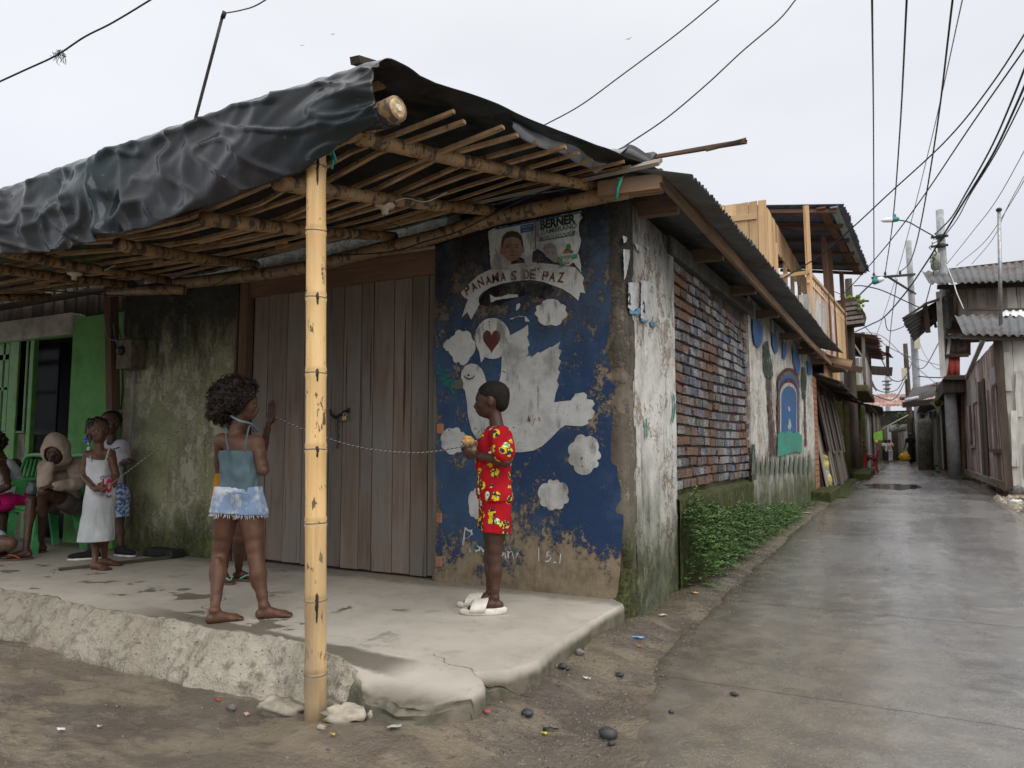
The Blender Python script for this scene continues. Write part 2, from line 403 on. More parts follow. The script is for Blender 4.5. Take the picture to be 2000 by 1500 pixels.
M['rafter_bamboo'] = bamboo_mat('rafter_bamboo', (.24, .145, .07), (.40, .26, .13), 1.25)
M['beam_bamboo'] = bamboo_mat('beam_bamboo', (.20, .13, .075), (.33, .23, .13), 1.0)
M['mural_wall'] = wall_paint('mural_wall', (.25, .20, .135), (.044, .086, .165), patch=.447, mould_z=(1.25, 2.45), moss_z=None, blotch=(.020, .045, .105), streak=.45, bare=(-.08, .46))
M['grey_wall'] = wall_paint('grey_wall', (.44, .43, .31), (.34, .35, .20), patch=.5, mould_z=(1.25, 2.0), streak=.6, moss_z=(.0, .55), conc2=(.30, .275, .20))
M['white_wall'] = wall_paint('white_wall', (.33, .26, .185), (.63, .615, .57), patch=.462, mould_z=(1.55, 2.6), moss_z=(.05, .95), streak=.85)
M['white_wall_far'] = wall_paint('white_wall_far', (.36, .30, .23), (.60, .585, .53), patch=.478, mould_z=(1.9, 2.85), moss_z=(.15, 1.0), streak=.85)
M['edge_plaster'] = wall_paint('edge_plaster', (.27, .22, .16), (.15, .13, .10), patch=.5, mould_z=(.7, 2.3), moss_z=(.0, .6), streak=.7)
M['concrete_mould'] = wall_paint('concrete_mould', (.26, .245, .20), (.16, .155, .13), patch=.5, mould_z=(1.4, 2.5), streak=.5, mould_amt=.8)
M['moss_base'] = wall_paint('moss_base', (.15, .13, .08), (.10, .105, .03), patch=.5, moss_z=(.3, 1.2), streak=.5)
M['green_paint'] = wall_paint('green_paint', (.42, .34, .27), (.15, .37, .12), patch=.36, streak=.25)
M['green_trim'] = plain('green_trim', (.12, .30, .07), .5, .2, 6)
M['grey_paint'] = plain('grey_paint', (.42, .40, .36), .8, .25, 5, bump=.004)
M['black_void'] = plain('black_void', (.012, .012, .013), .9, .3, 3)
M['iron'] = plain('iron', (.05, .045, .04), .55, .3, 30, metal=.6)
M['steel'] = plain('steel', (.35, .35, .36), .4, .25, 20, metal=.8)
M['brass'] = plain('brass', (.35, .25, .10), .4, .25, 30, metal=.8)
M['mortar'] = wall_paint('mortar', (.16, .12, .085), (.11, .085, .065), patch=.5, mould_z=(1.9, 2.6), moss_z=(.5, .95), streak=.3)
M['roof_metal'] = corr_metal('roof_metal', (.065, .07, .07), (.14, .145, .145), amt=.4, metal=.1, rough=.65)
M['roof_dark'] = corr_metal('roof_dark', (.055, .055, .055), (.12, .115, .11), amt=.4, metal=.3, rough=.6)
M['roof_blue'] = corr_metal('roof_blue', (.09, .10, .16), (.20, .22, .28), amt=.3, metal=.3)
M['roof_rust'] = corr_metal('roof_rust', (.35, .33, .31), (.48, .46, .44), rust=(.30, .09, .045), amt=.55, metal=.2, rough=.6)
M['red_metal'] = corr_metal('red_metal', (.40, .05, .04), (.30, .045, .035), rust=(.12, .05, .04), amt=.35, metal=.1, rough=.6)
M['pole_concrete'] = wall_paint('pole_concrete', (.36, .37, .38), (.46, .47, .48), patch=.5, streak=.35)
M['cable'] = plain('cable', (.018, .018, .02), .6, .1, 5)
M['cable_pale'] = plain('cable_pale', (.25, .25, .26), .6, .1, 5)
M['cable_white'] = plain('cable_white', (.55, .55, .52), .6, .2, 5)
M['lamp_green'] = plain('lamp_green', (.02, .22, .14), .4, .15, 5)
M['lamp_glass'] = plain('lamp_glass', (.75, .78, .80), .25, .05, 5)
M['ceramic'] = plain('ceramic', (.55, .50, .36), .35, .1, 10)
M['teal_cord'] = plain('teal_cord', (.03, .33, .25), .6, .2, 40)
M['rubble'] = plain('rubble', (.17, .16, .145), .8, .4, 9, bump=.006, rand=True)
M['pebble'] = plain('pebble', (.045, .045, .048), .45, .3, 9, rand=True)

# ground materials
def ground_mat():
    t = NT('mud', .6, .5); n1 = t.noise(.9, 5, .6); n2 = t.noise(5, 6, .65); n3 = t.noise(40, 5, .7); n4 = t.noise(2.4, 4, .6, (1, 2.4, 1), (4, 1, 0))
    n5 = t.noise(14, 5, .75, off=(8, 2, 0))
    c = t.mix(t.rng(n1, .35, .65), (.150, .122, .092), (.088, .073, .058)); c = t.mix(t.rng(n4, .47, .60, 0, .7), c, (.205, .170, .118))
    c = t.mix(t.rng(n2, .5, .72, 0, .6), c, (.080, .068, .055)); c = t.mix(t.rng(n3, .6, .74, 0, .55), c, (.21, .185, .15)); c = t.mix(t.rng(n5, .30, .42, .6, 0), c, (.035, .032, .028))
    # smeared, trodden pale silt
    c = t.mix(t.rng(t.noise(3.2, 6, .7, off=(1, 9, 3)), .56, .66, 0, .45), c, (.20, .18, .15))
    t.col(c); t.rough(t.rng(t.math('ADD', t.math('MULTIPLY', n4, .6), t.math('MULTIPLY', n2, .4)), .34, .53, .46, .05)); t.bump(t.math('ADD', n2, t.math('ADD', t.math('MULTIPLY', n3, .25), t.math('MULTIPLY', n5, .4))), .024); return t.m
M['mud'] = ground_mat()
def road_mat():
    t = NT('wet_concrete', .4, .5); n1 = t.noise(.7, 5, .6); n2 = t.noise(6, 6, .7); n3 = t.noise(60, 4, .7); lon = t.noise(2.2, 5, .6, (1, .12, 1)); y = t.xyz()[1]; x = t.xyz()[0]
    agg = t.noise(48, 5, .85, (1, 1.0, 1), (3, 3, 3))
    c = t.mix(t.rng(n1, .35, .65), (.175, .168, .158), (.130, .125, .118)); c = t.mix(t.rng(n2, .45, .7, 0, .55), c, (.25, .24, .225)); c = t.mix(t.rng(n3, .55, .72, 0, .6), c, (.035, .035, .036))
    brown = t.math('MULTIPLY', t.rng(y, 7.5, 3.0), t.rng(t.math('ADD', x, t.math('MULTIPLY', n1, 1.4)), 1.5, .1))
    c = t.mix(t.math('MULTIPLY', brown, .8), c, t.mix(t.rng(n2, .4, .6), (.125, .105, .078), (.19, .155, .105)))
    sp1 = t.noise(110, 3, .8, off=(6, 1, 2)); c = t.mix(t.rng(sp1, .56, .66, 0, .65), c, (.33, .32, .30)); c = t.mix(t.rng(agg, .56, .68, 0, .5), c, (.07, .068, .064))
    edge = t.rng(t.math('ADD', x, t.math('MULTIPLY', n2, .5)), -.35, -.85); c = t.mix(t.math('MULTIPLY', edge, .8), c, t.mix(t.rng(n2, .4, .62), (.085, .072, .055), (.135, .115, .088)))
    t.b.inputs['Coat Weight'].default_value = .4; t.b.inputs['Coat Roughness'].default_value = .16
    t.col(c); t.rough(t.rng(t.math('ADD', t.math('MULTIPLY', n1, .45), t.math('MULTIPLY', lon, .55)), .42, .58, .34, .12))
    t.bump(t.math('ADD', t.math('MULTIPLY', n2, .5), t.math('ADD', t.math('MULTIPLY', agg, .6), t.math('MULTIPLY', n3, .5))), .009); return t.m
M['road'] = road_mat()
def slab_mat():
    t = NT('worn_concrete', .75, .35); n1 = t.noise(1.2, 6, .6); n2 = t.noise(7, 6, .7); n3 = t.noise(45, 4, .75); n4 = t.noise(3.0, 5, .6, off=(5, 5, 0)); p = t.xyz(); x, y, z = p[0], p[1], p[2]
    c = t.mix(t.rng(n1, .35, .66), (.47, .43, .365), (.36, .33, .275)); c = t.mix(t.rng(n2, .5, .72, 0, .5), c, (.245, .22, .18)); c = t.mix(t.rng(n3, .63, .76, 0, .55), c, (.12, .11, .095))
    crk = t.voro(1.15, (1, 1.6, 1), 'DISTANCE_TO_EDGE')
    q = t.n.new('ShaderNodeVectorMath'); q.operation = 'ADD'   # wandering hairline cracks
    mp = t.n.new('ShaderNodeTexNoise'); mp.inputs['Scale'].default_value = 4; t.l.new(t.tc, mp.inputs[0])
    t.l.new(t.sca(mp.outputs[1], .45), q.inputs[0]); t.l.new(t.tc, q.inputs[1])
    vo = t.n.new('ShaderNodeTexVoronoi'); vo.feature = 'DISTANCE_TO_EDGE'; vo.inputs['Scale'].default_value = .85; t.l.new(q.outputs[0], vo.inputs[0])
    cm = t.math('MULTIPLY', t.rng(vo.outputs[0], .006, .001), t.rng(n1, .5, .6)); c = t.mix(t.math('MULTIPLY', cm, .6), c, (.07, .06, .05))
    # spilt water lying along the front kerb and in the dips
    dx = t.math('SUBTRACT', y, t.math('ADD', t.math('MULTIPLY', t.math('ADD', x, 2.4), -.10), 2.60))
    wet = t.math('MULTIPLY', t.rng(t.math('ADD', t.math('ABSOLUTE', dx), t.math('MULTIPLY', n2, .12)), .17, .13), t.rng(x, -1.75, -1.95))
    wet = t.math('MULTIPLY', wet, t.rng(x, -4.0, -3.3))
    wet2 = t.math('MULTIPLY', t.rng(t.math('ADD', t.math('MULTIPLY', n4, .65), t.math('MULTIPLY', n2, .35)), .560, .58), t.rng(x, -1.9, -2.6))
    wet = t.math('MAXIMUM', wet, t.math('MULTIPLY', wet2, t.rng(y, 3.6, 3.3)))
    c = t.mix(t.math('MULTIPLY', wet, .72), c, (.085, .070, .050))
    back_band = t.rng(t.math('ADD', y, t.math('MULTIPLY', n2, .25)), 4.12, 4.30); c = t.mix(t.math('MULTIPLY', back_band, .6), c, (.10, .09, .07))  # floor colour darkens towards the back wall
    c = t.mix(t.rng(t.math('ADD', x, t.math('MULTIPLY', n1, 2.0)), -3.2, -6.0, 0, .45), c, (.155, .145, .125))
    c = t.mix(t.rng(t.math('ADD', z, t.math('MULTIPLY', t.math('SUBTRACT', n1, .5), .10)), -.012, -.055, 0, .88), c, t.mix(t.rng(n2, .42, .62), (.045, .046, .026), (.13, .115, .08)))
    t.col(c); t.rough(t.rng(wet, 0, 1, .78, .28)); t.bump(t.math('ADD', t.math('MULTIPLY', n2, .5), t.math('ADD', t.math('MULTIPLY', n3, .25), t.math('MULTIPLY', cm, -1.0))), .006); return t.m
M['slab'] = slab_mat()
def kerb_mat():
    t = NT('rough_kerb', .8, .3); n1 = t.noise(2.5, 6, .6); n2 = t.noise(12, 6, .7); n3 = t.noise(50, 4, .7); z = t.xyz()[2]; x = t.xyz()[0]
    c = t.mix(t.rng(n1, .35, .65), (.50, .45, .37), (.36, .34, .26)); c = t.mix(t.rng(n2, .48, .66, 0, .8), c, (.17, .145, .10)); c = t.mix(t.rng(n1, .58, .7, 0, .4), c, (.42, .30, .26))
    vo = t.voro(26); c = t.mix(t.rng(vo, .16, .10, 0, .75), c, (.07, .075, .08))
    c = t.mix(t.rng(t.math('ADD', x, t.math('MULTIPLY', n1, 1.5)), -2.3, -4.2, 0, .45), c, (.19, .17, .13))
    c = t.mix(t.rng(t.math('ADD', z, t.math('MULTIPLY', n2, .08)), -.13, -.23, 0, .6), c, t.mix(t.rng(n2, .4, .65), (.075, .07, .045), (.15, .13, .095)))
    t.col(c); t.bump(t.math('ADD', n2, t.math('MULTIPLY', n3, .5)), .04); return t.m
M['kerb'] = kerb_mat()
def brick_mat():
    t = NT('painted_brick', .85, .25, True)
    n1 = t.noise(9, 5, .7); n2 = t.noise(40, 5, .75, (1, 1, .35)); n3 = t.noise(24, 4, .6, (1, 1, .3), (5, 1, 2)); p = t.xyz()
    clay = t.mix(t.rng(n1, .35, .65), (.19, .095, .058), (.36, .19, .11)); clay = t.mix(t.rng(t.rnd, .45, .95, 0, .8, False), clay, (.07, .050, .042))
    gp = t.n.new('ShaderNodeNewGeometry').outputs['Position']; cn = t.n.new('ShaderNodeTexNoise'); cn.inputs['Scale'].default_value = 1.5; cn.inputs['Detail'].default_value = 3; t.l.new(gp, cn.inputs[0]); fn = t.n.new('ShaderNodeTexNoise'); fn.inputs['Scale'].default_value = 5; fn.inputs['Detail'].default_value = 4; t.l.new(gp, fn.inputs[0])
    clus = t.math('ADD', t.math('MULTIPLY', cn.outputs[0], .7), t.math('MULTIPLY', fn.outputs[0], .3))
    r2 = t.math('FRACT', t.math('MULTIPLY', t.rnd, 17.3)); r3 = t.math('FRACT', t.math('MULTIPLY', t.rnd, 53.7))
    paint = t.ramp(t.math('ADD', t.math('MULTIPLY', r2, .55), t.rng(fn.outputs[0], .35, .65, 0, .45, False)), [(0, (.50, .51, .52)), (.40, (.54, .54, .53)), (.44, (.24, .30, .36)), (.58, (.09, .17, .30)), (.70, (.06, .065, .07)), (.84, (.30, .20, .13)), (.92, (.38, .39, .35)), (1, (.13, .15, .13))])
    paint = t.mix(t.rng(n1, .4, .7), paint, (.33, .33, .33))
    f = t.math('ADD', t.math('ADD', n2, t.rng(r3, 0, 1, -.08, .06, False)), t.rng(clus, .38, .60, -.11, .17, False)); pm = t.rng(f, .45, .50)
    c = t.mix(t.math('MULTIPLY', pm, .95), clay, paint); c = t.mix(t.rng(n3, .46, .56, 0, .85), c, (.035, .03, .028))
    t.col(c); t.bump(t.math('ADD', n1, n2), .008); return t.m
M['brick'] = brick_mat()
def red_brick():
    t = NT('red_brick', .85, .25, True); n1 = t.noise(9, 5, .7)
    c = t.mix(t.rng(n1, .35, .65), (.30, .12, .07), (.40, .19, .11)); c = t.mix(t.rng(t.rnd, .3, 1, 0, .5, False), c, (.22, .13, .09)); t.col(c); t.bump(n1, .004); return t.m
M['red_brick'] = red_brick()
def tarp_mat():
    t = NT('black_tarp', .30, .42); n1 = t.noise(1.7, 5, .6); n2 = t.noise(30, 4, .6); n3 = t.noise(1.1, 3, .5, off=(2, 0, 8)); n4 = t.noise(6, 5, .6, (1.6, 1, .6))
    c = t.mix(t.rng(n1, .35, .7), (.010, .0105, .012), (.020, .0205, .022)); c = t.mix(t.rng(n3, .52, .66, 0, .6), c, (.006, .026, .030)); c = t.mix(t.rng(n2, .66, .74, 0, .5), c, (.16, .16, .16))
    t.col(c); t.rough(t.rng(n1, .3, .7, .13, .28)); t.bump(t.math('ADD', n4, t.math('MULTIPLY', n2, .04)), .006, .6); return t.m
M['tarp'] = tarp_mat()
def tarp_flap():
    t = NT('grey_tarp_edge', .35, .6); n1 = t.noise(3, 5, .6); n2 = t.noise(60, 3, .7)
    c = t.mix(t.rng(n1, .35, .7), (.20, .21, .24), (.34, .355, .39)); c = t.mix(t.rng(n2, .62, .7, 0, .7), c, (.05, .05, .06)); t.col(c); t.bump(n1, .01); return t.m
M['tarp_flap'] = tarp_flap()
# ---------------------------------------------------------------- ground, road, slab
WY, WX = 4.22, -1.453          # planes of the front wall and of the alley wall
def grid_mesh(name, xs, ys, zf, mat, keep=None):
    X, Y = np.meshgrid(xs, ys); Z = zf(X, Y); nx, ny = len(xs), len(ys)
    V = np.stack([X.ravel(), Y.ravel(), Z.ravel()], 1)
    i, j = np.meshgrid(np.arange(nx - 1), np.arange(ny - 1)); a = (j * nx + i).ravel()
    Fc = np.stack([a, a + 1, a + nx + 1, a + nx], 1)
    if keep is not None:
        cx = (X[:-1, :-1] + X[1:, 1:]).ravel() / 2; cy = (Y[:-1, :-1] + Y[1:, 1:]).ravel() / 2; Fc = Fc[keep(cx, cy)]
        u, inv = np.unique(Fc, return_inverse=True); V = V[u]; Fc = inv.reshape(-1, 4)
    m = bpy.data.meshes.new(name); m.vertices.add(len(V)); m.vertices.foreach_set('co', V.ravel())
    m.loops.add(len(Fc) * 4); m.loops.foreach_set('vertex_index', Fc.ravel().astype(np.int32))
    m.polygons.add(len(Fc)); m.polygons.foreach_set('loop_start', np.arange(0, len(Fc) * 4, 4, dtype=np.int32))
    m.update(calc_edges=True); m.validate(); m.shade_smooth(); m.materials.append(mat); return m
def road_z(y): return -0.145 + .045 * sstep(2.5, 9, y)
def mud_z(x, y):
    z = road_z(y) - .012 + .02 * fbm(x * 1.1, y * 1.4, 4, 5) + .022 * fbm(x * 5, y * 6, 4, 9)
    z = z + .012 * fbm(x * 2.0, y * 7, 3, 31) - .035 * sstep(-1.9, -2.5, x) + .045 * np.exp(-(((x + 1.42) / .16) ** 2)) * sstep(2.2, 2.5, y) * sstep(4.6, 4.0, y) + .055 * np.exp(-(((x + 1.65) / .28) ** 2)) * np.exp(-(((y - 2.22) / .22) ** 2))
    side = np.exp(-((x + 1.30) / .16) ** 2) * sstep(2.2, 4, y); z = z + side * .035
    return z
xs = np.concatenate([[-400, -120, -50, -25, -14], np.arange(-9, 2.6, .028), [3, 4, 6, 10, 20, 60, 150, 400]])
ys = np.concatenate([[-200, -30, -8, -2, 0], np.arange(.6, 5, .028), np.arange(5, 16, .09), [17, 19, 22, 26, 32, 45, 80, 200, 600]])
g = obj('ground', grid_mesh('ground', xs, ys, lambda x, y: np.where(y > 45, -.16, mud_z(x, np.minimum(y, 40))), M['mud']), kind='structure')
# road: cast in slabs, each a little off the next
def road_l(y): return np.interp(y, [0, 2.2, 2.9, 3.8, 4.9, 7.5, 9, 14, 18, 30, 46], [.1, -.72, -1.02, -1.13, -1.14, -1.18, -1.18, -1.22, -1.2, -.95, -.7])
def road_r(y): return np.interp(y, [0, 9, 13, 18, 25, 30, 46], [2.6, 1.75, 1.55, 1.6, 1.45, 1.3, .9])
joints = [0.2, 3.35, 5.1, 6.9, 9.2, 11.8, 14.6, 17.6, 21, 25, 29.5, 34, 40, 46, 56]
for k in range(len(joints) - 1):
    y0, y1 = joints[k], joints[k + 1]; us = np.linspace(0, 1, 140 if k < 4 else 50); vsn = np.linspace(0, 1, max(4, int((y1 - y0) / (.025 if k < 3 else .08))))
    Uu, Vv = np.meshgrid(us, vsn); Y = y0 + .0008 + (y1 - y0 - .0016) * Vv; L, Rr = road_l(Y), road_r(Y); L = L + .05 * fbm(Y * 2.2, Y * 0, 3, 3)
    X = L + (Rr - L) * Uu
    edge = np.minimum(Uu, 1 - Uu) * (Rr - L)
    Z = road_z(Y) + .012 + .006 * fbm(X * 2.3, Y * 1.5, 4, 11) + .004 * fbm(X * 12, Y * 12, 2, 8) - .05 * np.exp(-edge / .03) + (k % 3 - 1) * .0006
    Z = Z - .0045 * np.exp(-((X - .55) / .12) ** 2) - .035 * sstep(2.6, 1.0, Y)
    V = np.stack([X.ravel(), Y.ravel(), Z.ravel()], 1); nx = len(us); i, j = np.meshgrid(np.arange(nx - 1), np.arange(len(vsn) - 1)); a = (j * nx + i).ravel()
    me = mesh_of('road', V, np.stack([a, a + 1, a + nx + 1, a + nx], 1), M['road'], True)
    obj('road', me, kind='structure')

# raised floor of the porch, with its rough front kerb
def front_y(x): return np.interp(x, [-9.5, -5.0, -3.9, -3.0, -2.33, -2.0, -1.85, -1.65, -1.55, -1.45], [2.74, 2.67, 2.62, 2.58, 2.58, 2.45, 2.34, 2.28, 2.33, 2.46])
def toe_y(x): return np.interp(x, [-9.5, -5.0, -3.9, -3.0, -2.33, -2.0, -1.85, -1.65, -1.55, -1.45], [2.46, 2.44, 2.45, 2.38, 2.40, 2.35, 2.29, 2.24, 2.30, 2.43])
def edge_noise(x): return .045 * fbm(x * 3.1, x * 0 + 2, 4, 21) * (1 - .55 * sstep(-2.1, -1.9, x)) + .02 * fbm(x * 14, x * 0 + 5, 2, 22)
def rim_x(y): return -1.455 + .018 * fbm(y * 4, y * 0, 4, 33) + .008 * fbm(y * 17, y * 0, 2, 34) - .10 * np.exp(-((y - 2.62) / .06) ** 2) + .05 * np.exp(-((y - 2.9) / .2) ** 2) + .012 * np.abs(fbm(y * 9, y * 0 + 3, 3, 71)) - .07 * sstep(4.12, 4.22, y)
def slab_part(name, xs, kerb, mat):
    """rows follow the broken front edge and, on the right, columns follow the rim, so the sides are true faces"""
    tk = np.linspace(0, 1, 34 if kerb else 12); ty = np.array([0.0] if kerb else np.concatenate([np.linspace(0, .12, 14), np.linspace(.13, 1, 60)]))
    rows = []
    for t in tk[:-1]: rows.append(('k', t))
    for t in ty: rows.append(('s', t))
    side = [] if kerb else [(.004, -.006), (.010, -.020), (.012, -.06), (.010, -.11), (.018, -.34)]
    cols = [(x, 0, 0) for x in xs] + [(xs[-1], a_, b_) for a_, b_ in side]; X = np.array([c[0] for c in cols]); DX = np.array([c[1] for c in cols]); DZ = np.array([c[2] for c in cols])
    V = []
    fy, ty_ = front_y(X) + edge_noise(X) * .8, toe_y(X) + edge_noise(X)
    for kind, t in rows:
        if kind == 'k':
            y = ty_ + (fy - ty_) * t; lump = .065 * fbm(X * 6, y * 9, 4, 40) + .030 * fbm(X * 24, y * 24, 3, 41)
            if kerb:
                z = -.24 + .25 * math.sqrt(t) + lump * float(sstep(0, .25, t) * sstep(1, .8, t)) + .03 * math.exp(-((t - .75) / .25) ** 2); z = np.minimum(z, .035); w = sstep(-2.12, -1.98, X)
                z = z * (1 - w) + w * (-.24 + .19 * min(1, t * 2.2) ** .6 * 1.0)
            else: z = np.full_like(X, -.24 + .19 * min(1, t * 2.2) ** .6 + .045 * float(sstep(.45, 1, t))) + lump * .18 * (1 - t)
            if kerb: z = z + w * .045 * float(sstep(.45, 1, t))
            y = y + (.012 if kerb else .024) * fbm(X * 13, z * 40 + X * 3, 3, 55)
        else: y = fy + (4.45 - fy) * t; z = np.zeros_like(X)
        top = .004 * fbm(X * 1.5, y * 1.5, 3, 2) - .05 * sstep(2.62, 2.2, y) * sstep(-2.1, -1.7, X)
        z = z + top * (1 if kind == 's' else t)
        if not kerb: Xr = X + (rim_x(y) + 1.455) * sstep(-1.75, -1.455, X) + DX; z = np.minimum(z + DZ, np.where(DZ < -.3, -.3, 9)) + (np.where(DZ < 0, .006, 0) * fbm(y * 20, DZ * 50, 2, 60))
        else: Xr = X
        V.append(np.stack([Xr, y, z], 1))
    V = np.concatenate(V); nx, ny = len(cols), len(rows); i, j = np.meshgrid(np.arange(nx - 1), np.arange(ny - 1)); q = (j * nx + i).ravel()
    Fc = np.stack([q, q + 1, q + nx + 1, q + nx], 1)
    if not kerb: Fc = Fc[~((j.ravel() < len(tk) - 1) & (X[i.ravel() + 1] < -1.965))]
    me = mesh_of(name, V, Fc, mat, True)
    if not kerb: me.set_sharp_from_angle(angle=.55)
    return obj(name, me, kind='structure')
slab_part('kerb', np.concatenate([np.arange(-9.4, -5.4, .03), np.arange(-5.4, -1.96, .011)]), True, M['kerb'])
slab_part('porch_slab', np.concatenate([np.arange(-9.4, -1.97, .05), np.arange(-1.97, -1.46, .012), [-1.455]]), False, M['slab'])

# ---------------------------------------------------------------- the corner house
house = thing('corner_house', (-1.6, 4.4, 0), 'weathered corner house with blue dove mural, plank gate and brick infill beside the alley', 'house')
def wbox(name, x0, x1, z0, z1, mat, y0=WY, y1=WY + .16, parent=house, lab=None):
    o = MB().box((x0, y0, z0), (x1, y1, z1)).build(name, mat, parent); tag(o, lab); return o
wbox('front_wall', -2.80, -1.49, -.25, 2.43, M['edge_plaster'], y0=WY + .01)
def ragged(pts, amp, n, seed, plane='y'):
    r = random.Random(seed); out = []
    for i in range(len(pts)):
        a, b = pts[i], pts[(i + 1) % len(pts)]; k = max(1, int(math.hypot(b[0] - a[0], b[1] - a[1]) / n))
        for j in range(k):
            t = j / k; out.append((a[0] + (b[0] - a[0]) * t + r.uniform(-amp, amp), a[1] + (b[1] - a[1]) * t + r.uniform(-amp, amp)))
    return out
def flat_poly(name, pxs, mat, parent, y=None, x=None, th=.001, amp=0, step=12, seed=1, lab=None, smooth=0):
    if amp: pxs = ragged(pxs, amp, step, seed)
    P = [at(a, b, y=y, x=x) for a, b in pxs]
    if smooth: P = bez(P + [P[0]], smooth)[:-1]
    off = (0, -th, 0) if y is not None else (th, 0, 0)
    mb = MB().prism(P, off); o = mb.build(name, mat, parent)
    bm = bmesh.new(); bm.from_mesh(o.data); bmesh.ops.triangulate(bm, faces=[f for f in bm.faces if len(f.verts) > 4]); bmesh.ops.recalc_face_normals(bm, faces=bm.faces); bm.to_mesh(o.data); bm.free()
    tag(o, lab); return o
blue = flat_poly('painted_render', [(852, 482), (853, 620), (848, 700), (857, 800), (852, 900), (862, 1000), (853, 1060), (851, 1138), (1030, 1160), (1204, 1172), (1214, 1085), (1219, 1010), (1212, 960),
      (1206, 900), (1198, 860), (1203, 780), (1199, 700), (1206, 600), (1202, 500), (1210, 386)], M['mural_wall'], house, y=WY + .01, th=.012, amp=1.6, step=11, lab='blue painted wall with white dove mural')
# crumbling corner edge
def rough_panel(name, O, Uv, Vv, nrm, nu, nv, amp, mat, parent, fr=6, seed=0, prof=None):
    O, Uv, Vv, nrm = Vector(O), Vector(Uv), Vector(Vv), Vector(nrm); vs = []; fs = []
    for j in range(nv + 1):
        for i in range(nu + 1):
            p = O + Uv * (i / nu) + Vv * (j / nv); k = mnoise.fractal(p * fr + Vector((seed, 0, 0)), .8, 2.2, 4)
            e = min(i, nu - i) / nu * 4; vs.append(p + nrm * (amp * k * min(1, e + .4) + (prof(i / nu, j / nv) if prof else 0)))
    w = nu + 1
    for j in range(nv):
        for i in range(nu): fs.append((j * w + i, j * w + i + 1, (j + 1) * w + i + 1, (j + 1) * w + i))
    return obj(name, mesh_of(name, vs, fs, mat, True), parent)
# the corner itself: one wrapped strip from the front face round to the alley face
vs, fs = [], []; NJ = 120; prof = [(-1.60, 4.240), (-1.565, 4.226), (-1.53, 4.216), (-1.50, 4.211), (-1.47, 4.214), (-1.456, 4.23), (-1.448, 4.26), (-1.446, 4.31), (-1.449, 4.37), (-1.452, 4.42)]
for j in range(NJ + 1):
    z = -.25 + 2.69 * j / NJ
    for i, (x, y) in enumerate(prof):
        p = Vector((x, y, z)); k = mnoise.fractal(p * 9, .8, 2.2, 4) * .012 + mnoise.noise(Vector((1, 2, z * 3))) * .014
        hole = max(0, 1 - abs(z - .16) / .20) * math.exp(-((i - 3.6) / 2.0) ** 2) * .085 + max(0, 1 - abs(z - .45) / .4) * math.exp(-((i - 2.5) / 1.6) ** 2) * .02
        d = Vector((-.6, .8, 0)); vs.append(p - d * k + d * hole)
w = len(prof)
for j in range(NJ):
    for i in range(w - 1): fs.append((j * w + i, j * w + i + 1, (j + 1) * w + i + 1, (j + 1) * w + i))
tag(obj('corner_edge', mesh_of('corner_edge', vs, fs, M['edge_plaster'], True), house), 'crumbling plaster corner with a hollow at its foot')
# bricks showing at the gate jamb
jr = random.Random(4)
for z in [.13, .42, 1.02]:
    a = at(854, 1135, y=WY); MB().box((a.x - .01, WY - .012, z - .035), (a.x + .035 + jr.uniform(0, .02), WY + .02, z + .035)).build('brick', M['red_brick'], house, bevel=.006)
# left stained wall and wall above the gate
wbox('stained_wall', -6.18, -4.72, -.2, 2.34, M['grey_wall'], lab='mould stained grey green wall')
wbox('wall_top', -6.1, -2.8, 2.345, 2.62, M['concrete_mould'], y0=WY + .12, y1=WY + .3)
rough_panel('stained_face', (-6.16, WY - .006, -.02), (1.43, 0, 0), (0, 0, 2.36), (0, -1, 0), 60, 90, .006, M['grey_wall'], house, 4, 3)
MB().box((-4.74, WY - .02, 0), (-4.72, WY + .1, 2.34)).build('door_jamb_plaster', M['edge_plaster'], house)

# the double plank gate
gate = tag(MB().box((-4.70, WY + .09, 0.0), (-2.80, WY + .12, 2.28)).build('gate', M['dark_wood'], house), 'wide double gate of grey brown planks')
ed = [474, 486, 526, 563, 600, 642, 678, 702, 744, 786, 825, 849]
xsd = [-4.60, -4.44, -4.235, -4.05, -3.86, -3.665, -3.50, -3.385, -3.20, -3.045, -2.90, -2.815]
for i in range(len(xsd) - 1):
    x0, x1 = xsd[i], xsd[i + 1]
    plank('plank', ((x0 + x1) / 2, WY + .065 + jr.uniform(-.004, .004), .015 + jr.uniform(0, .012)), ((x0 + x1) / 2, WY + .065, 2.10 + jr.uniform(0, .01)), x1 - x0 - .008, .035, M['door_wood'], gate, up=(0, 1, 0), seed=i, am=.0015)
plank('lintel_board', (-4.66, WY + .03, 2.19), (-2.80, WY + .03, 2.19), .17, .05, M['frame_wood'], gate, up=(0, 1, 0), seed=3)
plank('door_post', (-4.66, WY + .02, -.02), (-4.66, WY + .02, 2.27), .085, .07, M['frame_wood'], gate, up=(0, 1, 0), seed=4)
plank('door_post', (-2.815, WY + .045, -.02), (-2.815, WY + .045, 2.1), .035, .06, M['door_wood'], gate, up=(0, 1, 0), seed=6)
MB().tube([(-4.75, WY - .01, 2.30), (-3.7, WY - .01, 2.29), (-2.82, WY - .01, 2.285)], .014, 8).build('pale_batten', M['old_wood'], house)
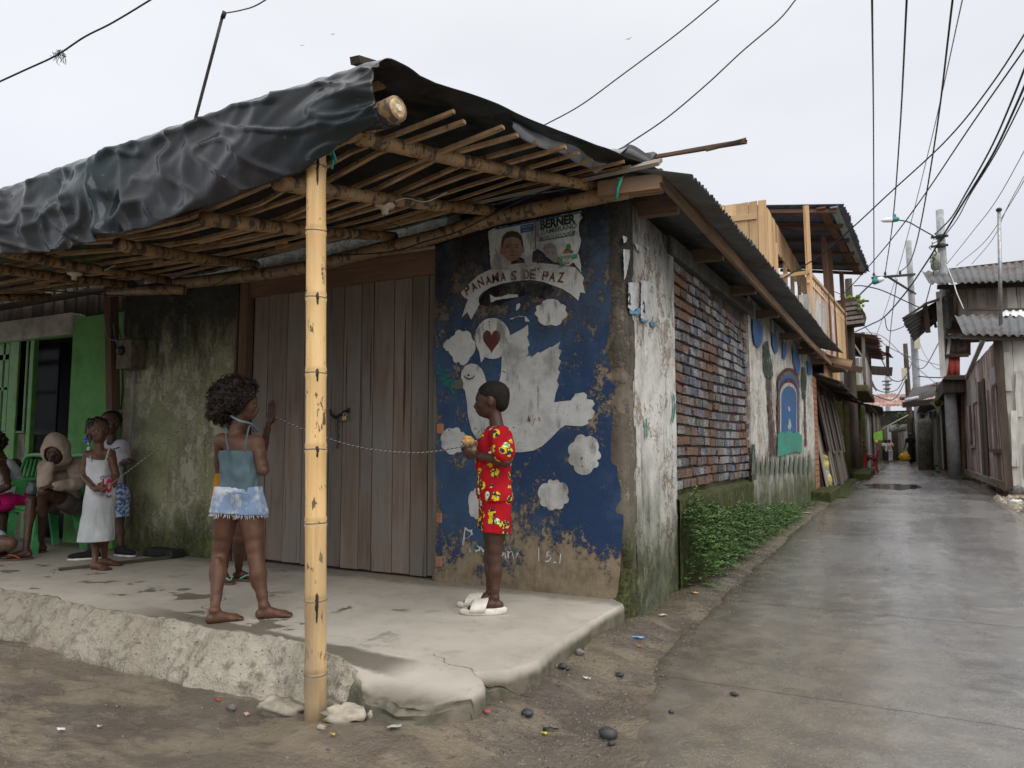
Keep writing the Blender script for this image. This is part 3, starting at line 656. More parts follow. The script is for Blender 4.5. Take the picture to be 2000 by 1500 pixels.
# chain, hasps and padlock on the gate
def ring(c, r, t, ax, n=14, k=6, el=1.0):
    c = Vector(c); ax = Vector(ax).normalized(); u = ax.orthogonal().normalized(); v = ax.cross(u)
    pts = [c + (u * math.cos(2 * math.pi * i / n) * el + v * math.sin(2 * math.pi * i / n)) * r for i in range(n + 1)]
    return pts, t
chain_pts = bez([at(646, 808, y=WY + .035), at(654, 815, y=WY + .03), at(661, 812, y=WY + .03), at(672, 805, y=WY + .03), at(681, 801, y=WY + .035)], 4)
lockset = tag(MB().tube([at(645, 800, y=WY + .04), at(646, 812, y=WY + .04)], .006, 6).tube([at(681, 797, y=WY + .04), at(683, 806, y=WY + .04)], .006, 6).build('hasp', M['iron'], gate, True), None)
mb = MB()
for i in range(0, len(chain_pts) - 1):
    a, b = chain_pts[i], chain_pts[i + 1]; p, t = ring((a + b) / 2, .011, .003, (b - a).cross(Vector((0, 1, 0) if i % 2 else (0, 0, 1))), 10); mb.tube(p, .0028, 5)
for i in range(9):
    p, t = ring(at(659 + (i % 2) * 1.5, 816 + i * 7, y=WY + .03), .011, .003, (1, 0, 0) if i % 2 else (0, 1, 0), 10); mb.tube(p, .0028, 5)
tag(mb.build('chain', M['iron'], gate, True), 'rusty chain hanging from the hasp')
a = at(674, 816, y=WY + .02); pl = MB().box((a.x - .02, WY + .005, a.z - .022), (a.x + .02, WY + .028, a.z + .016)).build('padlock', M['brass'], gate, bevel=.004)
p, t = ring((a.x, WY + .017, a.z + .022), .015, .004, (0, 1, 0), 12); MB().tube(p, .0035, 6).build('shackle', M['steel'], pl, True)

# ---- alley side
def sbox(name, y0, y1, z0, z1, mat, x1=WX, x0=WX - .16, parent=house, lab=None):
    o = MB().box((x0, y0, z0), (x1, y1, z1)).build(name, mat, parent); tag(o, lab); return o
sbox('side_pier', 4.39, 5.36, -.3, 2.43, M['white_wall'], lab='whitewashed plaster pier streaked with mould')
rough_panel('pier_face', (WX + .002, 4.40, -.3), (0, .962, 0), (0, 0, 2.73), (1, 0, 0), 50, 120, .009, M['white_wall'], house, 4, 8)
YB1 = 8.42
sbox('brick_backing', 5.36, YB1, -.3, 2.40, M['mortar'], x1=WX - .045)
MB().beam((WX - .03, 5.2, 2.375), (WX - .03, YB1 + .2, 2.44), .13, .135).build('ring_beam', M['concrete_mould'], house, bevel=.01)
sbox('footing', 5.33, YB1, -.3, .50, M['moss_base'], x1=WX + .004)
rough_panel('mossy_footing', (WX + .0, 5.33, -.32), (0, YB1 - 5.33, 0), (0, 0, .86), (1, 0, 0), 70, 30, .02, M['moss_base'], house, 3, 5, prof=lambda u, v: .02 if v < .97 else -.04)
br = random.Random(11); bricks = {}
nrow = 21; z0b, z1b = .56, 2.30; bh = (z1b - z0b) / nrow; nb = 0
variants = []
for k in range(12):
    r = random.Random(100 + k); mb = MB().box((-.05, -.5, -.5), (.0, .5, .5)); vs_ = [Vector((v.x + r.uniform(-.004, .004), v.y * (1 + r.uniform(-.05, .02)), v.z * (1 + r.uniform(-.10, .0)))) for v in mb.v]; mb.v = vs_
    variants.append(mesh_of('brick', mb.v, mb.f, M['brick']))
wvar = [.168 + .02 * math.sin(i * 2.1) for i in range(nrow)]
for r_ in range(nrow):
    y = 5.375 + (.08 if r_ % 2 else .0) - .01; zc = z0b + bh * (r_ + .5)
    if r_ % 2: first = .08
    else: first = None
    y = 5.38
    while y < YB1 - .05 and nb < 298:
        bw = (first if first and y == 5.38 else .215 + br.uniform(-.012, .012)); bw = min(bw, YB1 - .02 - y)
        if bw < .04: break
        zz = zc + .014 * math.sin(y * 1.3 + r_ * .3) + br.uniform(-.004, .004) + .02 * (y - 5.4) / 3
        o = bpy.data.objects.new('brick', variants[br.randrange(12)])
        Mx = Matrix.Translation((WX - .012 + br.uniform(-.014, .008), y + bw / 2, zz)) @ Matrix.Rotation(br.uniform(-.02, .02), 4, 'X') @ Matrix.Diagonal((1, bw - .020, bh - .019, 1))
        link(o, Mx, house); nb += 1
        if nb < 2: pass
        y += bw
YE = 15.25
sbox('far_side_wall', YB1, YE, -.3, 2.56, M['white_wall_far'], lab='whitewashed wall with rainbow mural')
rough_panel('mural_face', (WX + .002, YB1, -.3), (0, YE - YB1, 0), (0, 0, 2.9), (1, 0, 0), 160, 70, .010, M['white_wall_far'], house, 3, 8)
wbox('back_wall', -6.1, -1.6, -.2, 2.5, M['grey_wall'], y0=YE - .2, y1=YE)
wbox('inner_wall', -6.2, -6.05, -.2, 2.4, M['grey_wall'], y0=WY + .17, y1=YE - .2)
# orange brick pier at the far end
pier = tag(sbox('brick_pier', YE + .01, YE + .75, -.2, 2.3, M['mortar'], x1=WX - .02), 'unpainted orange brick pier')
for r_ in range(22):
    y = YE + .02
    for w_ in ((.22, .30, .20) if r_ % 2 else (.14, .28, .30)):
        MB().box((WX - .04, y, -.1 + r_ * .108), (WX, y + w_ - .012, -.1 + r_ * .108 + .095)).build('brick', M['red_brick'], pier); y += w_

# ---- murals ------------------------------------------------------------------
def z3(u, v): return (820 + u / 2.886, 380 + v / 2.886)
def z4(u, v): return (820 + u / 2.779, 700 + v / 2.779)
PW = flat_print('white_mural_paint', (.52, .53, .51), .385, c2=(.40, .40, .385), spots=.9)
PW2 = flat_print('white_mural_paint_thin', (.54, .55, .53), .38, c2=(.44, .44, .43))
PBR = flat_print('brown_lettering', (.13, .045, .028), .40); PHE = flat_print('heart_paint', (.11, .035, .028), .37, c2=(.07, .03, .025))
PBK = flat_print('beak_paint', (.13, .13, .09), .34); PTL = flat_print('leaf_paint', (.02, .17, .16), .36); PCH = flat_print('chalk_paint', (.62, .64, .66), .33)
PDK = flat_print('dark_line_paint', (.02, .02, .02), .34); PMK = flat_print('black_mould_patch', (.006, .007, .009), .42, sc=1.4)
YM = WY - .004
def mural(name, pts, mat, lay=0, zf=z3, sm=0, amp=0, lab=None):
    return flat_poly(name, [zf(*p) for p in pts], mat, blue, y=YM - .0012 * lay, th=.0008, smooth=sm, amp=amp, step=4, lab=lab)
def lobes(cx, cy, rx, ry, n, ph=0, k=.22, m=7):
    out = []
    for i in range(n * m):
        t = 2 * math.pi * i / (n * m); t2 = t + .22 * math.sin(t * 2 + cx) + .12 * math.sin(t * 3 + cy); q = abs(math.sin((t2 + ph) * n / 2)); r = 1 - k + k * q ** .6 + .06 * math.sin(t * 1.0 + cy); out.append((cx + rx * r * math.cos(t), cy + ry * r * math.sin(t)))
    return out
mural('painted_dove', [(290, 952), (322, 958), (350, 985), (366, 1020), (372, 1050), (395, 1085), (440, 1085), (458, 1010), (462, 920), (470, 810), (500, 798), (545, 775), (582, 755), (610, 733), (612, 790), (604, 800),
      (620, 850), (608, 860), (612, 890), (598, 915), (630, 908), (622, 925), (665, 888), (680, 892), (735, 858), (742, 862), (792, 828), (780, 868), (799, 878), (782, 925), (796, 938), (778, 985), (790, 1000), (772, 1050), (784, 1072),
      (766, 1120), (757, 1170), (852, 1160), (878, 1122), (925, 1115), (942, 1128), (940, 1152), (975, 1158), (986, 1180), (970, 1205), (988, 1225), (972, 1262), (948, 1270), (950, 1292), (915, 1306), (870, 1304), (820, 1300), (792, 1318), (742, 1370),
      (690, 1418), (640, 1443), (570, 1453), (480, 1450), (400, 1430), (330, 1390), (292, 1330), (272, 1250), (264, 1160), (255, 1105), (243, 1088), (240, 1055), (232, 1030), (236, 1000), (256, 965)], PW, 0, lab='white painted dove with raised wing')
mural('painted_beak', [(234, 1034), (246, 1062), (243, 1092), (205, 1096), (178, 1090), (176, 1078), (208, 1048)], PBK, 1)
mural('painted_speech_bubble', [(410 + 100 * math.cos(t), 811 + 116 * math.sin(t)) for t in [i * .196 for i in range(2, 12)]] + [(366, 918), (345, 948), (336, 890)] + [(410 + 100 * math.cos(t), 811 + 116 * math.sin(t)) for t in [i * .196 for i in range(15, 33)]], PW2, 2)
hp = []
for i in range(40):
    t = 2 * math.pi * i / 40; hp.append((405 + 50 * (math.sin(t) ** 3), 820 - 4.6 * (13 * math.cos(t) - 5 * math.cos(2 * t) - 2 * math.cos(3 * t) - math.cos(4 * t))))
mural('painted_heart', hp, PHE, 3)
mural('painted_cloud', lobes(235, 855, 78, 102, 6, .4), PW2, 0); mural('painted_cloud', lobes(165, 848, 34, 34, 5), PW2, 1)
mural('painted_cloud', lobes(735, 668, 93, 78, 7, .2), PW2, 0)
mural('painted_cloud', lobes(190, 1392, 74, 80, 6, .9), PW2, 0)
mural('painted_cloud', lobes(898, 520, 92, 112, 7, .5), PW2, 0, z4); mural('painted_cloud', lobes(732, 740, 88, 86, 8, .1), PW2, 0, z4); mural('painted_cloud', lobes(305, 790, 42, 85, 6, .1), PW2, 0, z4)
# branch held by the dove, eye and lashes
for (u, v, a, l) in [(105, 965, .9, 16), (118, 985, 2.4, 22), (150, 990, .5, 22), (112, 1010, 2.6, 24), (150, 1020, .4, 26), (128, 1040, 2.7, 26), (168, 1050, .5, 26), (150, 1070, 2.7, 24), (185, 1065, .9, 18)]:
    mural('painted_leaf', [(u + l * math.cos(a) * math.cos(t) - 9 * math.sin(a) * math.sin(t), v - l * math.sin(a) * math.cos(t) * .7 - 9 * math.cos(a) * math.sin(t)) for t in [i * .63 for i in range(10)]], PTL, 0)
mural('painted_stem', [(112, 960), (140, 1020), (180, 1090), (200, 1125), (188, 1130), (165, 1085), (130, 1030), (108, 968)], PTL, 1)
mural('painted_eye', [(262 + 6 * math.cos(t) + 12, 1018 + 6 * math.sin(t)) for t in [i * .63 for i in range(10)]], PDK, 4)
for i in range(7):
    t = -.2 + i * .55; cx, cy = 279, 1018
    mural('painted_lash', [(cx + 20 * math.cos(t) - 1.5, cy + 18 * math.sin(t)), (cx + 20 * math.cos(t) + 1.5, cy + 18 * math.sin(t)), (cx + 33 * math.cos(t) + 1, cy + 31 * math.sin(t)), (cx + 33 * math.cos(t) - 1, cy + 31 * math.sin(t))], PDK, 4)
arc = [(280 + i * 11, 1040 - 2 * abs(i - .5) - (0 if i else 6)) for i in range(-3, 4)]
mural('painted_eyelid', [(250, 1020), (262, 1032), (280, 1037), (298, 1031), (308, 1018), (309, 1022), (298, 1036), (280, 1042), (262, 1037), (249, 1024)], PDK, 4)
banner = mural('painted_banner', [(232, 555), (270, 510), (330, 455), (400, 421), (480, 400), (560, 387), (650, 383), (740, 392), (820, 400), (880, 412), (905, 442), (925, 470), (918, 500), (932, 556), (905, 550), (893, 598), (850, 560),
      (800, 530), (740, 508), (690, 490), (620, 481), (540, 488), (470, 500), (400, 522), (352, 552), (330, 582), (340, 612), (318, 650), (290, 705), (268, 662), (238, 692), (258, 625), (272, 592), (250, 580)], PW, 0, lab='white painted ribbon with brown lettering')
mural('peeled_paper', [(395, 560), (400, 610), (440, 592), (500, 585), (555, 578), (552, 565), (500, 560), (460, 575), (420, 578)], PW2, 2, amp=.6)
mural('peeled_paper', [(505, 700), (520, 705), (545, 688), (590, 690), (595, 715), (620, 718), (600, 688), (560, 685)], PW2, 2, amp=.6)
mural('peeled_paper', [(545, 620), (560, 612), (568, 622), (556, 650), (540, 655)], PW2, 2, amp=.5)
#mural('black_patch', [(100, 500), (200, 480), (232, 560), (260, 600), (236, 700), (180, 690), (120, 720), (96, 600)], PMK, 0, amp=2)
mural('black_patch', [(400, 525), (540, 495), (690, 500), (740, 515), (760, 540), (700, 590), (600, 560), (500, 600), (400, 640), (340, 620), (335, 590), (360, 560)], PMK, 1, amp=2)

def letters(name, s, O, right, up, size, mat, parent, off=(0, -1, 0), th=.0008, fn=None, align='LEFT', bold=0.0, lab=None, spacing=1.0, fit=None, wob=0.0):
    cu = bpy.data.curves.new('t', 'FONT'); cu.body = s; cu.size = size; cu.align_x = align; cu.offset = bold; cu.resolution_u = 3; cu.space_character = spacing
    ob = bpy.data.objects.new('t', cu); me = bpy.data.meshes.new_from_object(ob); bpy.data.objects.remove(ob)
    if fit:
        xs_ = [v.co.x for v in me.vertices]; k = fit / (max(xs_) - min(xs_)); c = 0 if align == 'LEFT' else 0
        for v in me.vertices: v.co.x = (v.co.x - (min(xs_) if align == 'LEFT' else 0)) * k
    O, right, up, off = Vector(O), Vector(right).normalized(), Vector(up).normalized(), Vector(off)
    for v in me.vertices:
        x, y = v.co.x, v.co.y
        if fn: x, y = fn(x, y)
        if wob: x += wob * mnoise.noise(Vector((x * 30, y * 30, size * 50))); y += wob * mnoise.noise(Vector((x * 30, y * 30, 9 + size * 70)))
        v.co = O + right * x + up * y
    me.materials.clear(); me.materials.append(mat); me.name = name
    bm = bmesh.new(); bm.from_mesh(me)
    if bm.faces:
        bmesh.ops.triangulate(bm, faces=bm.faces[:])
        if sum((f.normal.dot(off) * f.calc_area() for f in bm.faces)) < 0: bmesh.ops.reverse_faces(bm, faces=bm.faces[:])
    bm.to_mesh(me); bm.free()
    return tag(obj(name, me, parent), lab)
def on_wall(u, v, lay=3, zf=z3): return at(*zf(u, v), y=YM - .0012 * lay)
# ribbon lettering, letter by letter along the arc
word = [('P', 275, 548, 42), ('A', 312, 528, 36), ('N', 350, 505, 34), ('A', 390, 492, 22), ('M', 428, 482, 12), ('A', 470, 474, 8), ('S', 528, 468, 3), ('D', 596, 462, -2), ('E', 632, 462, -2), ('P', 700, 470, -10), ('A', 742, 474, -12), ('Z', 790, 480, -10)]
for ch, u, v, ang in word:
    o = on_wall(u, v + 14, 3); a = math.radians(ang); r_ = Vector((math.cos(a), 0, math.sin(a))); u_ = Vector((-math.sin(a) * .8, 0, 1))
    letters('letter', ch, o, r_, u_, .090, PBR, banner, align='CENTER', bold=.002, wob=.014, fit=.040 if ch != 'M' else .048)
letters('scripture_lettering', 'P', on_wall(222, 1015, 3, z4), (1, 0, .1), (.15, 0, 1), .165, PCH, blue, bold=-.002, wob=.025)
letters('scripture_lettering', 'rove', on_wall(262, 1042, 3, z4), (1, 0, -.07), (0, 0, 1), .10, PCH, blue, wob=.02)
letters('scripture_lettering', 'rbim', on_wall(392, 1075, 3, z4), (1, 0, -.03), (0, 0, 1), .10, PCH, blue, wob=.02)
letters('scripture_lettering', '15.1', on_wall(626, 1092, 3, z4), (1, 0, -.10), (0, 0, 1), .105, PCH, blue, spacing=1.15, wob=.02)
for (u, v) in [(300, 1025), (512, 1045)]:
    hp = [(u + 12 * (math.sin(t) ** 3), v - 1.1 * (13 * math.cos(t) - 5 * math.cos(2 * t) - 2 * math.cos(3 * t))) for t in [i * .31 for i in range(20)]]
    mural('painted_heart', hp, PTL, 3, z4)
letters('scratched_writing', 'Ana', on_wall(598, 1288, 4), (1, 0, .02), (0, 0, 1), .06, flat_print('red_crayon', (.30, .06, .06), .44, sc=2), blue, spacing=1.2, wob=.04, bold=-.002)

# campaign poster
PPW = flat_print('poster_paper', (.50, .52, .50), .30, c2=(.40, .42, .41), spots=.3); PPB = flat_print('poster_blue', (.035, .10, .24), .3); PPK = flat_print('poster_black', (.03, .035, .035), .3)
PPT = flat_print('poster_teal', (.03, .16, .12), .3); PPG = flat_print('poster_green', (.02, .10, .065), .3); PPS = flat_print('poster_skin', (.30, .17, .12), .3, c2=(.24, .13, .09)); PPH = flat_print('poster_hair', (.05, .04, .035), .3)
YP = WY - .012
poster = flat_poly('poster', [z3(*p) for p in [(388, 206), (425, 188), (560, 164), (910, 93), (913, 130), (897, 160), (893, 190), (907, 262), (892, 330), (905, 372), (912, 440), (880, 400), (868, 385), (842, 402), (786, 388), (760, 350), (720, 345), (690, 320), (664, 308),
      (642, 322), (632, 352), (636, 390), (596, 402), (590, 365), (560, 348), (524, 362), (500, 418), (480, 412), (430, 418), (404, 418), (396, 350), (388, 262)]], PPW, None, y=YP, th=.001, amp=1.0, step=5)
tag(poster, 'torn white campaign poster with two portraits, above the painted ribbon', 'poster')
def pp(name, pts, mat, lay=1, sm=0, lab=None): return flat_poly(name, [z3(*p) for p in pts], mat, poster, y=YP - .0015 * lay, th=.0007, smooth=sm, lab=lab)
pp('blue_border', [(424, 190), (912, 96), (912, 104), (424, 199)], PPB); pp('blue_divider', [(648, 158), (655, 157), (656, 308), (650, 306)], PPB); pp('blue_border', [(905, 105), (912, 104), (908, 132), (903, 128)], PPB)
bx = pp('blue_label', [(566, 176), (642, 162), (643, 205), (568, 218)], PPB)
def dirv(a, b, y): return (at(*z3(*b), y=y) - at(*z3(*a), y=y))
RD = dirv((680, 195), (880, 155), YP)
letters('poster_lettering', 'JORGE LUIS', at(*z3(571, 192), y=YP - .004), RD, (0, 0, 1), .019, PPW, poster, fit=.073)
letters('poster_lettering', 'ALCALDE', at(*z3(583, 208), y=YP - .004), RD, (0, 0, 1), .015, PPW, poster, fit=.045)
letters('poster_lettering', 'BERNER', at(*z3(678, 196), y=YP - .004), RD, (0, 0, 1), .076, PPK, poster, bold=.004, fit=(at(*z3(878, 150), y=YP) - at(*z3(678, 196), y=YP)).length)
letters('poster_lettering', 'ZAMBRANO', at(*z3(679, 228), y=YP - .004), RD, (0, 0, 1), .047, PPT, poster, bold=.001, fit=(at(*z3(884, 190), y=YP) - at(*z3(679, 228), y=YP)).length)
gb = pp('green_band', [(678, 240), (878, 203), (872, 230), (672, 266)], PPG)
letters('poster_lettering', 'GOBERNADOR', at(*z3(692, 254), y=YP - .004), dirv((692, 254), (862, 224), YP), (0, 0, 1), .032, PPW, poster, bold=.001, fit=(at(*z3(864, 222), y=YP) - at(*z3(692, 254), y=YP)).length)
el = lambda cx, cy, rx, ry, a=0, b=6.283, n=20: [(cx + rx * math.cos(a + (b - a) * i / n), cy + ry * math.sin(a + (b - a) * i / n)) for i in range(n)]
pp('portrait_shoulders', [(400, 415), (420, 335), (470, 330), (520, 372), (500, 416)], flat_print('poster_shirt', (.42, .43, .42), .3), 1)
pp('portrait_neck', [(490, 330), (560, 330), (556, 352), (528, 362), (515, 372), (492, 358)], PPS, 2)
pp('portrait_ear', el(459, 322, 8, 17), PPS, 2); pp('portrait_ear', el(582, 312, 8, 18), PPS, 2)
pp('portrait_face', el(521, 302, 60, 72), PPS, 3); pp('portrait_hair', [(460, 310), (459, 270), (468, 235), (490, 212), (521, 205), (552, 212), (574, 235), (581, 262), (582, 300), (574, 292), (570, 262), (555, 245), (521, 238), (488, 246), (472, 262), (468, 300)], PPH, 4)
for ex in (496, 546): pp('portrait_eye', el(ex, 296, 10, 3.4), PPH, 4); pp('portrait_brow', [(ex - 16, 284), (ex, 279), (ex + 16, 283), (ex + 15, 286), (ex, 283), (ex - 15, 287)], PPH, 4)
pp('portrait_nose', el(521, 322, 12, 5), flat_print('poster_shade', (.17, .09, .06), .3), 4); pp('portrait_mouth', el(521, 343, 19, 4), flat_print('poster_lips', (.22, .07, .06), .3), 4)
PPS2 = flat_print('poster_grey_face', (.30, .27, .24), .33)
pp('portrait_face', [(700, 300), (740, 296), (772, 320), (780, 360), (770, 386), (742, 372), (712, 350), (698, 330)], PPS2, 2); pp('portrait_cap', [(692, 306), (705, 282), (735, 272), (760, 285), (774, 312), (740, 300), (706, 308)], flat_print('poster_cap', (.22, .23, .23), .35), 3)
pp('portrait_eye', el(722, 325, 8, 3), PPH, 4); pp('portrait_eye', el(752, 331, 8, 3), PPH, 4)
for nm, c, q in [('leaf_green', (.06, .20, .04), (838, 298, 14, 22)), ('leaf_orange', (.40, .14, .03), (822, 325, 18, 8)), ('leaf_violet', (.14, .05, .17), (852, 322, 13, 9)), ('leaf_red', (.33, .04, .05), (824, 312, 8, 8))]:
    pp('emblem_petal', el(*q), flat_print(nm, c, .3), 2)
pp('green_strip', [(778, 352), (888, 334), (890, 358), (838, 372), (842, 392), (778, 384)], flat_print('poster_leaf_green', (.06, .24, .09), .33), 2)
letters('poster_lettering', 'EXCELENTE', at(*z3(792, 362), y=YP - .005), RD, (0, 0, 1), .017, PPW, poster, fit=.09); letters('poster_lettering', 'POR', at(*z3(806, 384), y=YP - .005), RD, (0, 0, 1), .032, PPW, poster, bold=.003)
letters('poster_lettering', 'N', at(*z3(786, 408), y=YP - .005), RD, (0, 0, 1), .034, PPT, poster, bold=.003)

# alley pier: scraps of paper and paint
PP1 = flat_print('scrap_paper', (.58, .60, .60), .38); PP2 = flat_print('scrap_paper_blue', (.16, .34, .52), .40); PLT = flat_print('faded_letters', (.10, .13, .22), .50, sc=2); PGL = flat_print('green_streak', (.06, .28, .20), .44); PRD = flat_print('red_brown_streak', (.22, .07, .05), .52, sc=2)
def z5(u, v): return (1180 + u / 3, 360 + v / 3)
XM = WX + .016
def side(name, pts, mat, lay=0, amp=0, zf=z5, sm=0, parent=None, lab=None): return flat_poly(name, [zf(*p) for p in pts], mat, parent or house, x=XM + .0015 * lay, th=.0008, amp=amp, step=4, smooth=sm, lab=lab)
p1 = tag(side('paper_notice', [(142, 575), (196, 575), (200, 720), (165, 745), (140, 720)], PP1, 1, .8, lab=None), 'torn paper notice nearer the corner')
p2 = tag(side('paper_notice', [(216, 560), (262, 570), (262, 790), (240, 800), (214, 780)], PP1, 1, .8), 'torn paper notice nearer the brickwork')
for p_, (u, v), s_ in ((p1, (143, 698), .095), (p2, (228, 745), .095)):
    W_ = WORLD[p_.name]; Vv = at(*z5(u, v), x=XM + .004); letters('numeral', '2', Vv, (0, 1, 0), (0, 0, 1), s_, flat_print('print_black', (.03, .03, .03), .2), p_, off=(1, 0, 0), bold=.004)
for pts, m_ in [([(112, 380), (150, 385), (148, 440), (128, 540), (118, 560), (114, 460)], PP1), ([(110, 300), (135, 312), (130, 340), (114, 345)], PP1), ([(176, 590), (188, 585), (190, 740), (178, 742)], PP2), ([(150, 735), (210, 725), (208, 760), (150, 760)], PP2),
    ([(212, 770), (262, 775), (258, 805), (222, 806)], PP2), ([(270, 800), (305, 810), (300, 840), (275, 830)], PP2), ([(180, 345), (222, 370), (214, 400), (190, 380)], PP1), ([(242, 362), (264, 372), (256, 392)], PP1)]:
    side('paper_scrap', pts, m_, 0, .6)
for s_, u, v, m_ in [('N', 204, 935, PLT), ('A', 300, 950, PRD), ('O', 318, 950, PRD), ('U', 334, 950, PRD), ('V', 232, 1090, PRD), ('I', 262, 1100, PRD), ('R', 275, 1290, PRD), ('I', 345, 1285, PRD)]:
    letters('painted_letter', s_, at(*z5(u, v), x=XM + .003), (0, 1, 0), (0, 0, 1), .075, m_, house, off=(1, 0, 0))
for pts, m_ in [([(400, 1220), (412, 1240), (422, 1300), (405, 1400), (398, 1395), (410, 1300)], PGL), ([(240, 1370), (250, 1380), (256, 1470), (246, 1500)], PGL)]: side('painted_streak', pts, m_, 0, .5)

# rainbow mural on the far part of the alley wall
def z6(u, v): return (1400 + u / 2.5, 360 + v / 2.5)
GB = flat_print('mural_blue', (.045, .14, .33), 0.435, sc=1.6); GD = flat_print('mural_dark_green', (.035, .08, .055), 0.465, sc=1.6); GT = flat_print('mural_trunk', (.12, .065, .055), 0.475, sc=1.6); GH = flat_print('mural_hill', (.06, .30, .22), .40, sc=1.6); GC = flat_print('mural_cream', (.52, .49, .40), 0.435, sc=1.6)
GP = flat_print('mural_plum', (.10, .03, .05), 0.455, sc=1.6); GO = flat_print('mural_ochre', (.28, .20, .10), 0.485, sc=1.6)
XR = WX + .022
def rb(name, pts, mat, lay=0, amp=0, sm=0): return flat_poly(name, [z6(*p) for p in pts], mat, house, x=XR + .0015 * lay, th=.0008, amp=amp, step=3, smooth=sm)
def archp(cx, base, rx, top, n=14): return [(cx - rx, base)] + [(cx + rx * math.cos(math.pi - math.pi * i / n), top + (rx * 1.5) * (1 - math.sin(math.pi * i / n))) for i in range(n + 1)] + [(cx + rx, base)]
rb('painted_rainbow_band', archp(350, 1215, 54, 895), GP, 0, .4); rb('painted_rainbow_band', archp(350, 1215, 50, 912), GO, 1); rb('painted_rainbow_band', archp(350, 1215, 47, 925), GB, 2); rb('painted_rainbow_band', archp(350, 1215, 45, 945), GP, 3)
rb('painted_rainbow_band', archp(350, 1215, 42, 968), GC, 4); rb('painted_doorway', archp(352, 1215, 37, 985), GB, 5)
rb('painted_hill', [(296, 1330), (298, 1222), (312, 1208), (335, 1215), (352, 1200), (372, 1215), (395, 1210), (416, 1225), (416, 1312), (380, 1305), (340, 1320)], GH, 6, .4)
rb('painted_bird', [(346, 1180), (352, 1160), (350, 1140), (358, 1150), (364, 1178), (358, 1200), (350, 1195)], GC, 7); rb('painted_bird', [(345, 1090), (353, 1082), (360, 1100), (354, 1112)], GC, 7)
for pts in ([(175, 655), (200, 662), (222, 690), (226, 760), (205, 800), (185, 780), (176, 720)], [(268, 722), (290, 735), (302, 780), (300, 815), (285, 830), (272, 790)], [(320, 760), (336, 778), (342, 820), (332, 860), (322, 840)], [(370, 790), (400, 830), (410, 880), (402, 935), (388, 920), (372, 860)], [(440, 860), (460, 880), (462, 930), (446, 930)]):
    rb('painted_sky_patch', pts, GB, 0, .4, 0)
for pts in ([(232, 770), (250, 765), (270, 880), (275, 930), (262, 960), (236, 930), (228, 860)], [(418, 890), (432, 895), (440, 960), (434, 1040), (420, 1050), (414, 960)]): rb('painted_foliage', pts, GD, 1, .5)
for pts in ([(245, 950), (266, 945), (272, 1100), (288, 1220), (290, 1330), (255, 1330), (262, 1200), (250, 1080)], [(428, 1040), (434, 1040), (440, 1280), (430, 1280)]): rb('painted_trunk', pts, GT, 1, .6)
GS = flat_print('mural_spikes', (.17, .20, .16), .47, sc=1.6, hard=.04)
for i in range(13):
    u = 178 + i * 23; rb('painted_reed', [(u - 9, 1420 - i), (u - 5, 1350 - i), (u, 1295 + (i % 3) * 14), (u + 5, 1355 - i), (u + 9, 1415 - i)], GS, 2 + i % 2, .3)
rb('painted_reed', [(170, 1270), (186, 1270), (192, 1440), (172, 1450)], GD, 1, .5)

# ---- roof of the corner house: sheets, fascia board and the brackets that carry them
roof_pts = [(1367, 360), (1440, 437), (1513, 523), (1617, 657), (1653, 690)]
def eave(y):   # height of the drip edge
    return float(np.interp(y, [3.9, 5.3, 7.1, 12.8, 16.5], [2.40, 2.475, 2.53, 2.66, 2.80]))
EX = -.97
ysr = [4.02, 5.9, 7.8, 9.8, 11.9, 14.0, 16.3]
for k in range(len(ysr) - 1):
    a, b = ysr[k], ysr[k + 1] + .08; e0, e1 = eave(a), eave(b); t0, t1 = e0 + 1.52, e1 + 1.52; dz = .012 * (k % 2)
    o = corrugated('roof_sheet', (EX, a, e0 + dz), (EX, b, e1 + dz), (EX - 3.2, a, t0 - .55 + dz), (EX - 3.2, b, t1 - .55 + dz), M['roof_metal'], house, pitch=.078, amp=.010, nv=4, sag=.015, seed=k, rag=.008)
corrugated('roof_sheet', (-3.9, 4.0, eave(4) + .90), (-3.9, 15.5, eave(15) + .90), (-6.2, 4.0, 2.6), (-6.2, 15.5, 2.7), M['roof_metal'], house, pitch=.15, amp=.02, nv=2, per=4)
# fascia
FXf = -1.17
def fz(y): return float(np.interp(y, [4, 7, 13.5, 16], [2.455, 2.46, 2.50, 2.56]))
for (a, b) in ((4.05, 7.9), (7.86, 12.0), (11.96, 16.0)):
    pa, pb = Vector((FXf, a, fz(a))), Vector((FXf, b, fz(b))); plank('fascia_board', pa, pb, .085, .03, M['fascia_wood'], house, up=(1, 0, 0), seed=int(a), am=.002)
for i, y in enumerate([4.55, 5.9, 7.4, 8.95, 11.0, 13.0, 15.0]):
    z = fz(y) - .02; plank('roof_bracket', (-1.5, y, z + .0), (-1.19, y, z - .01), .065, .095, M['bracket_wood'], house, up=(0, 0, 1), seed=i, am=.002)
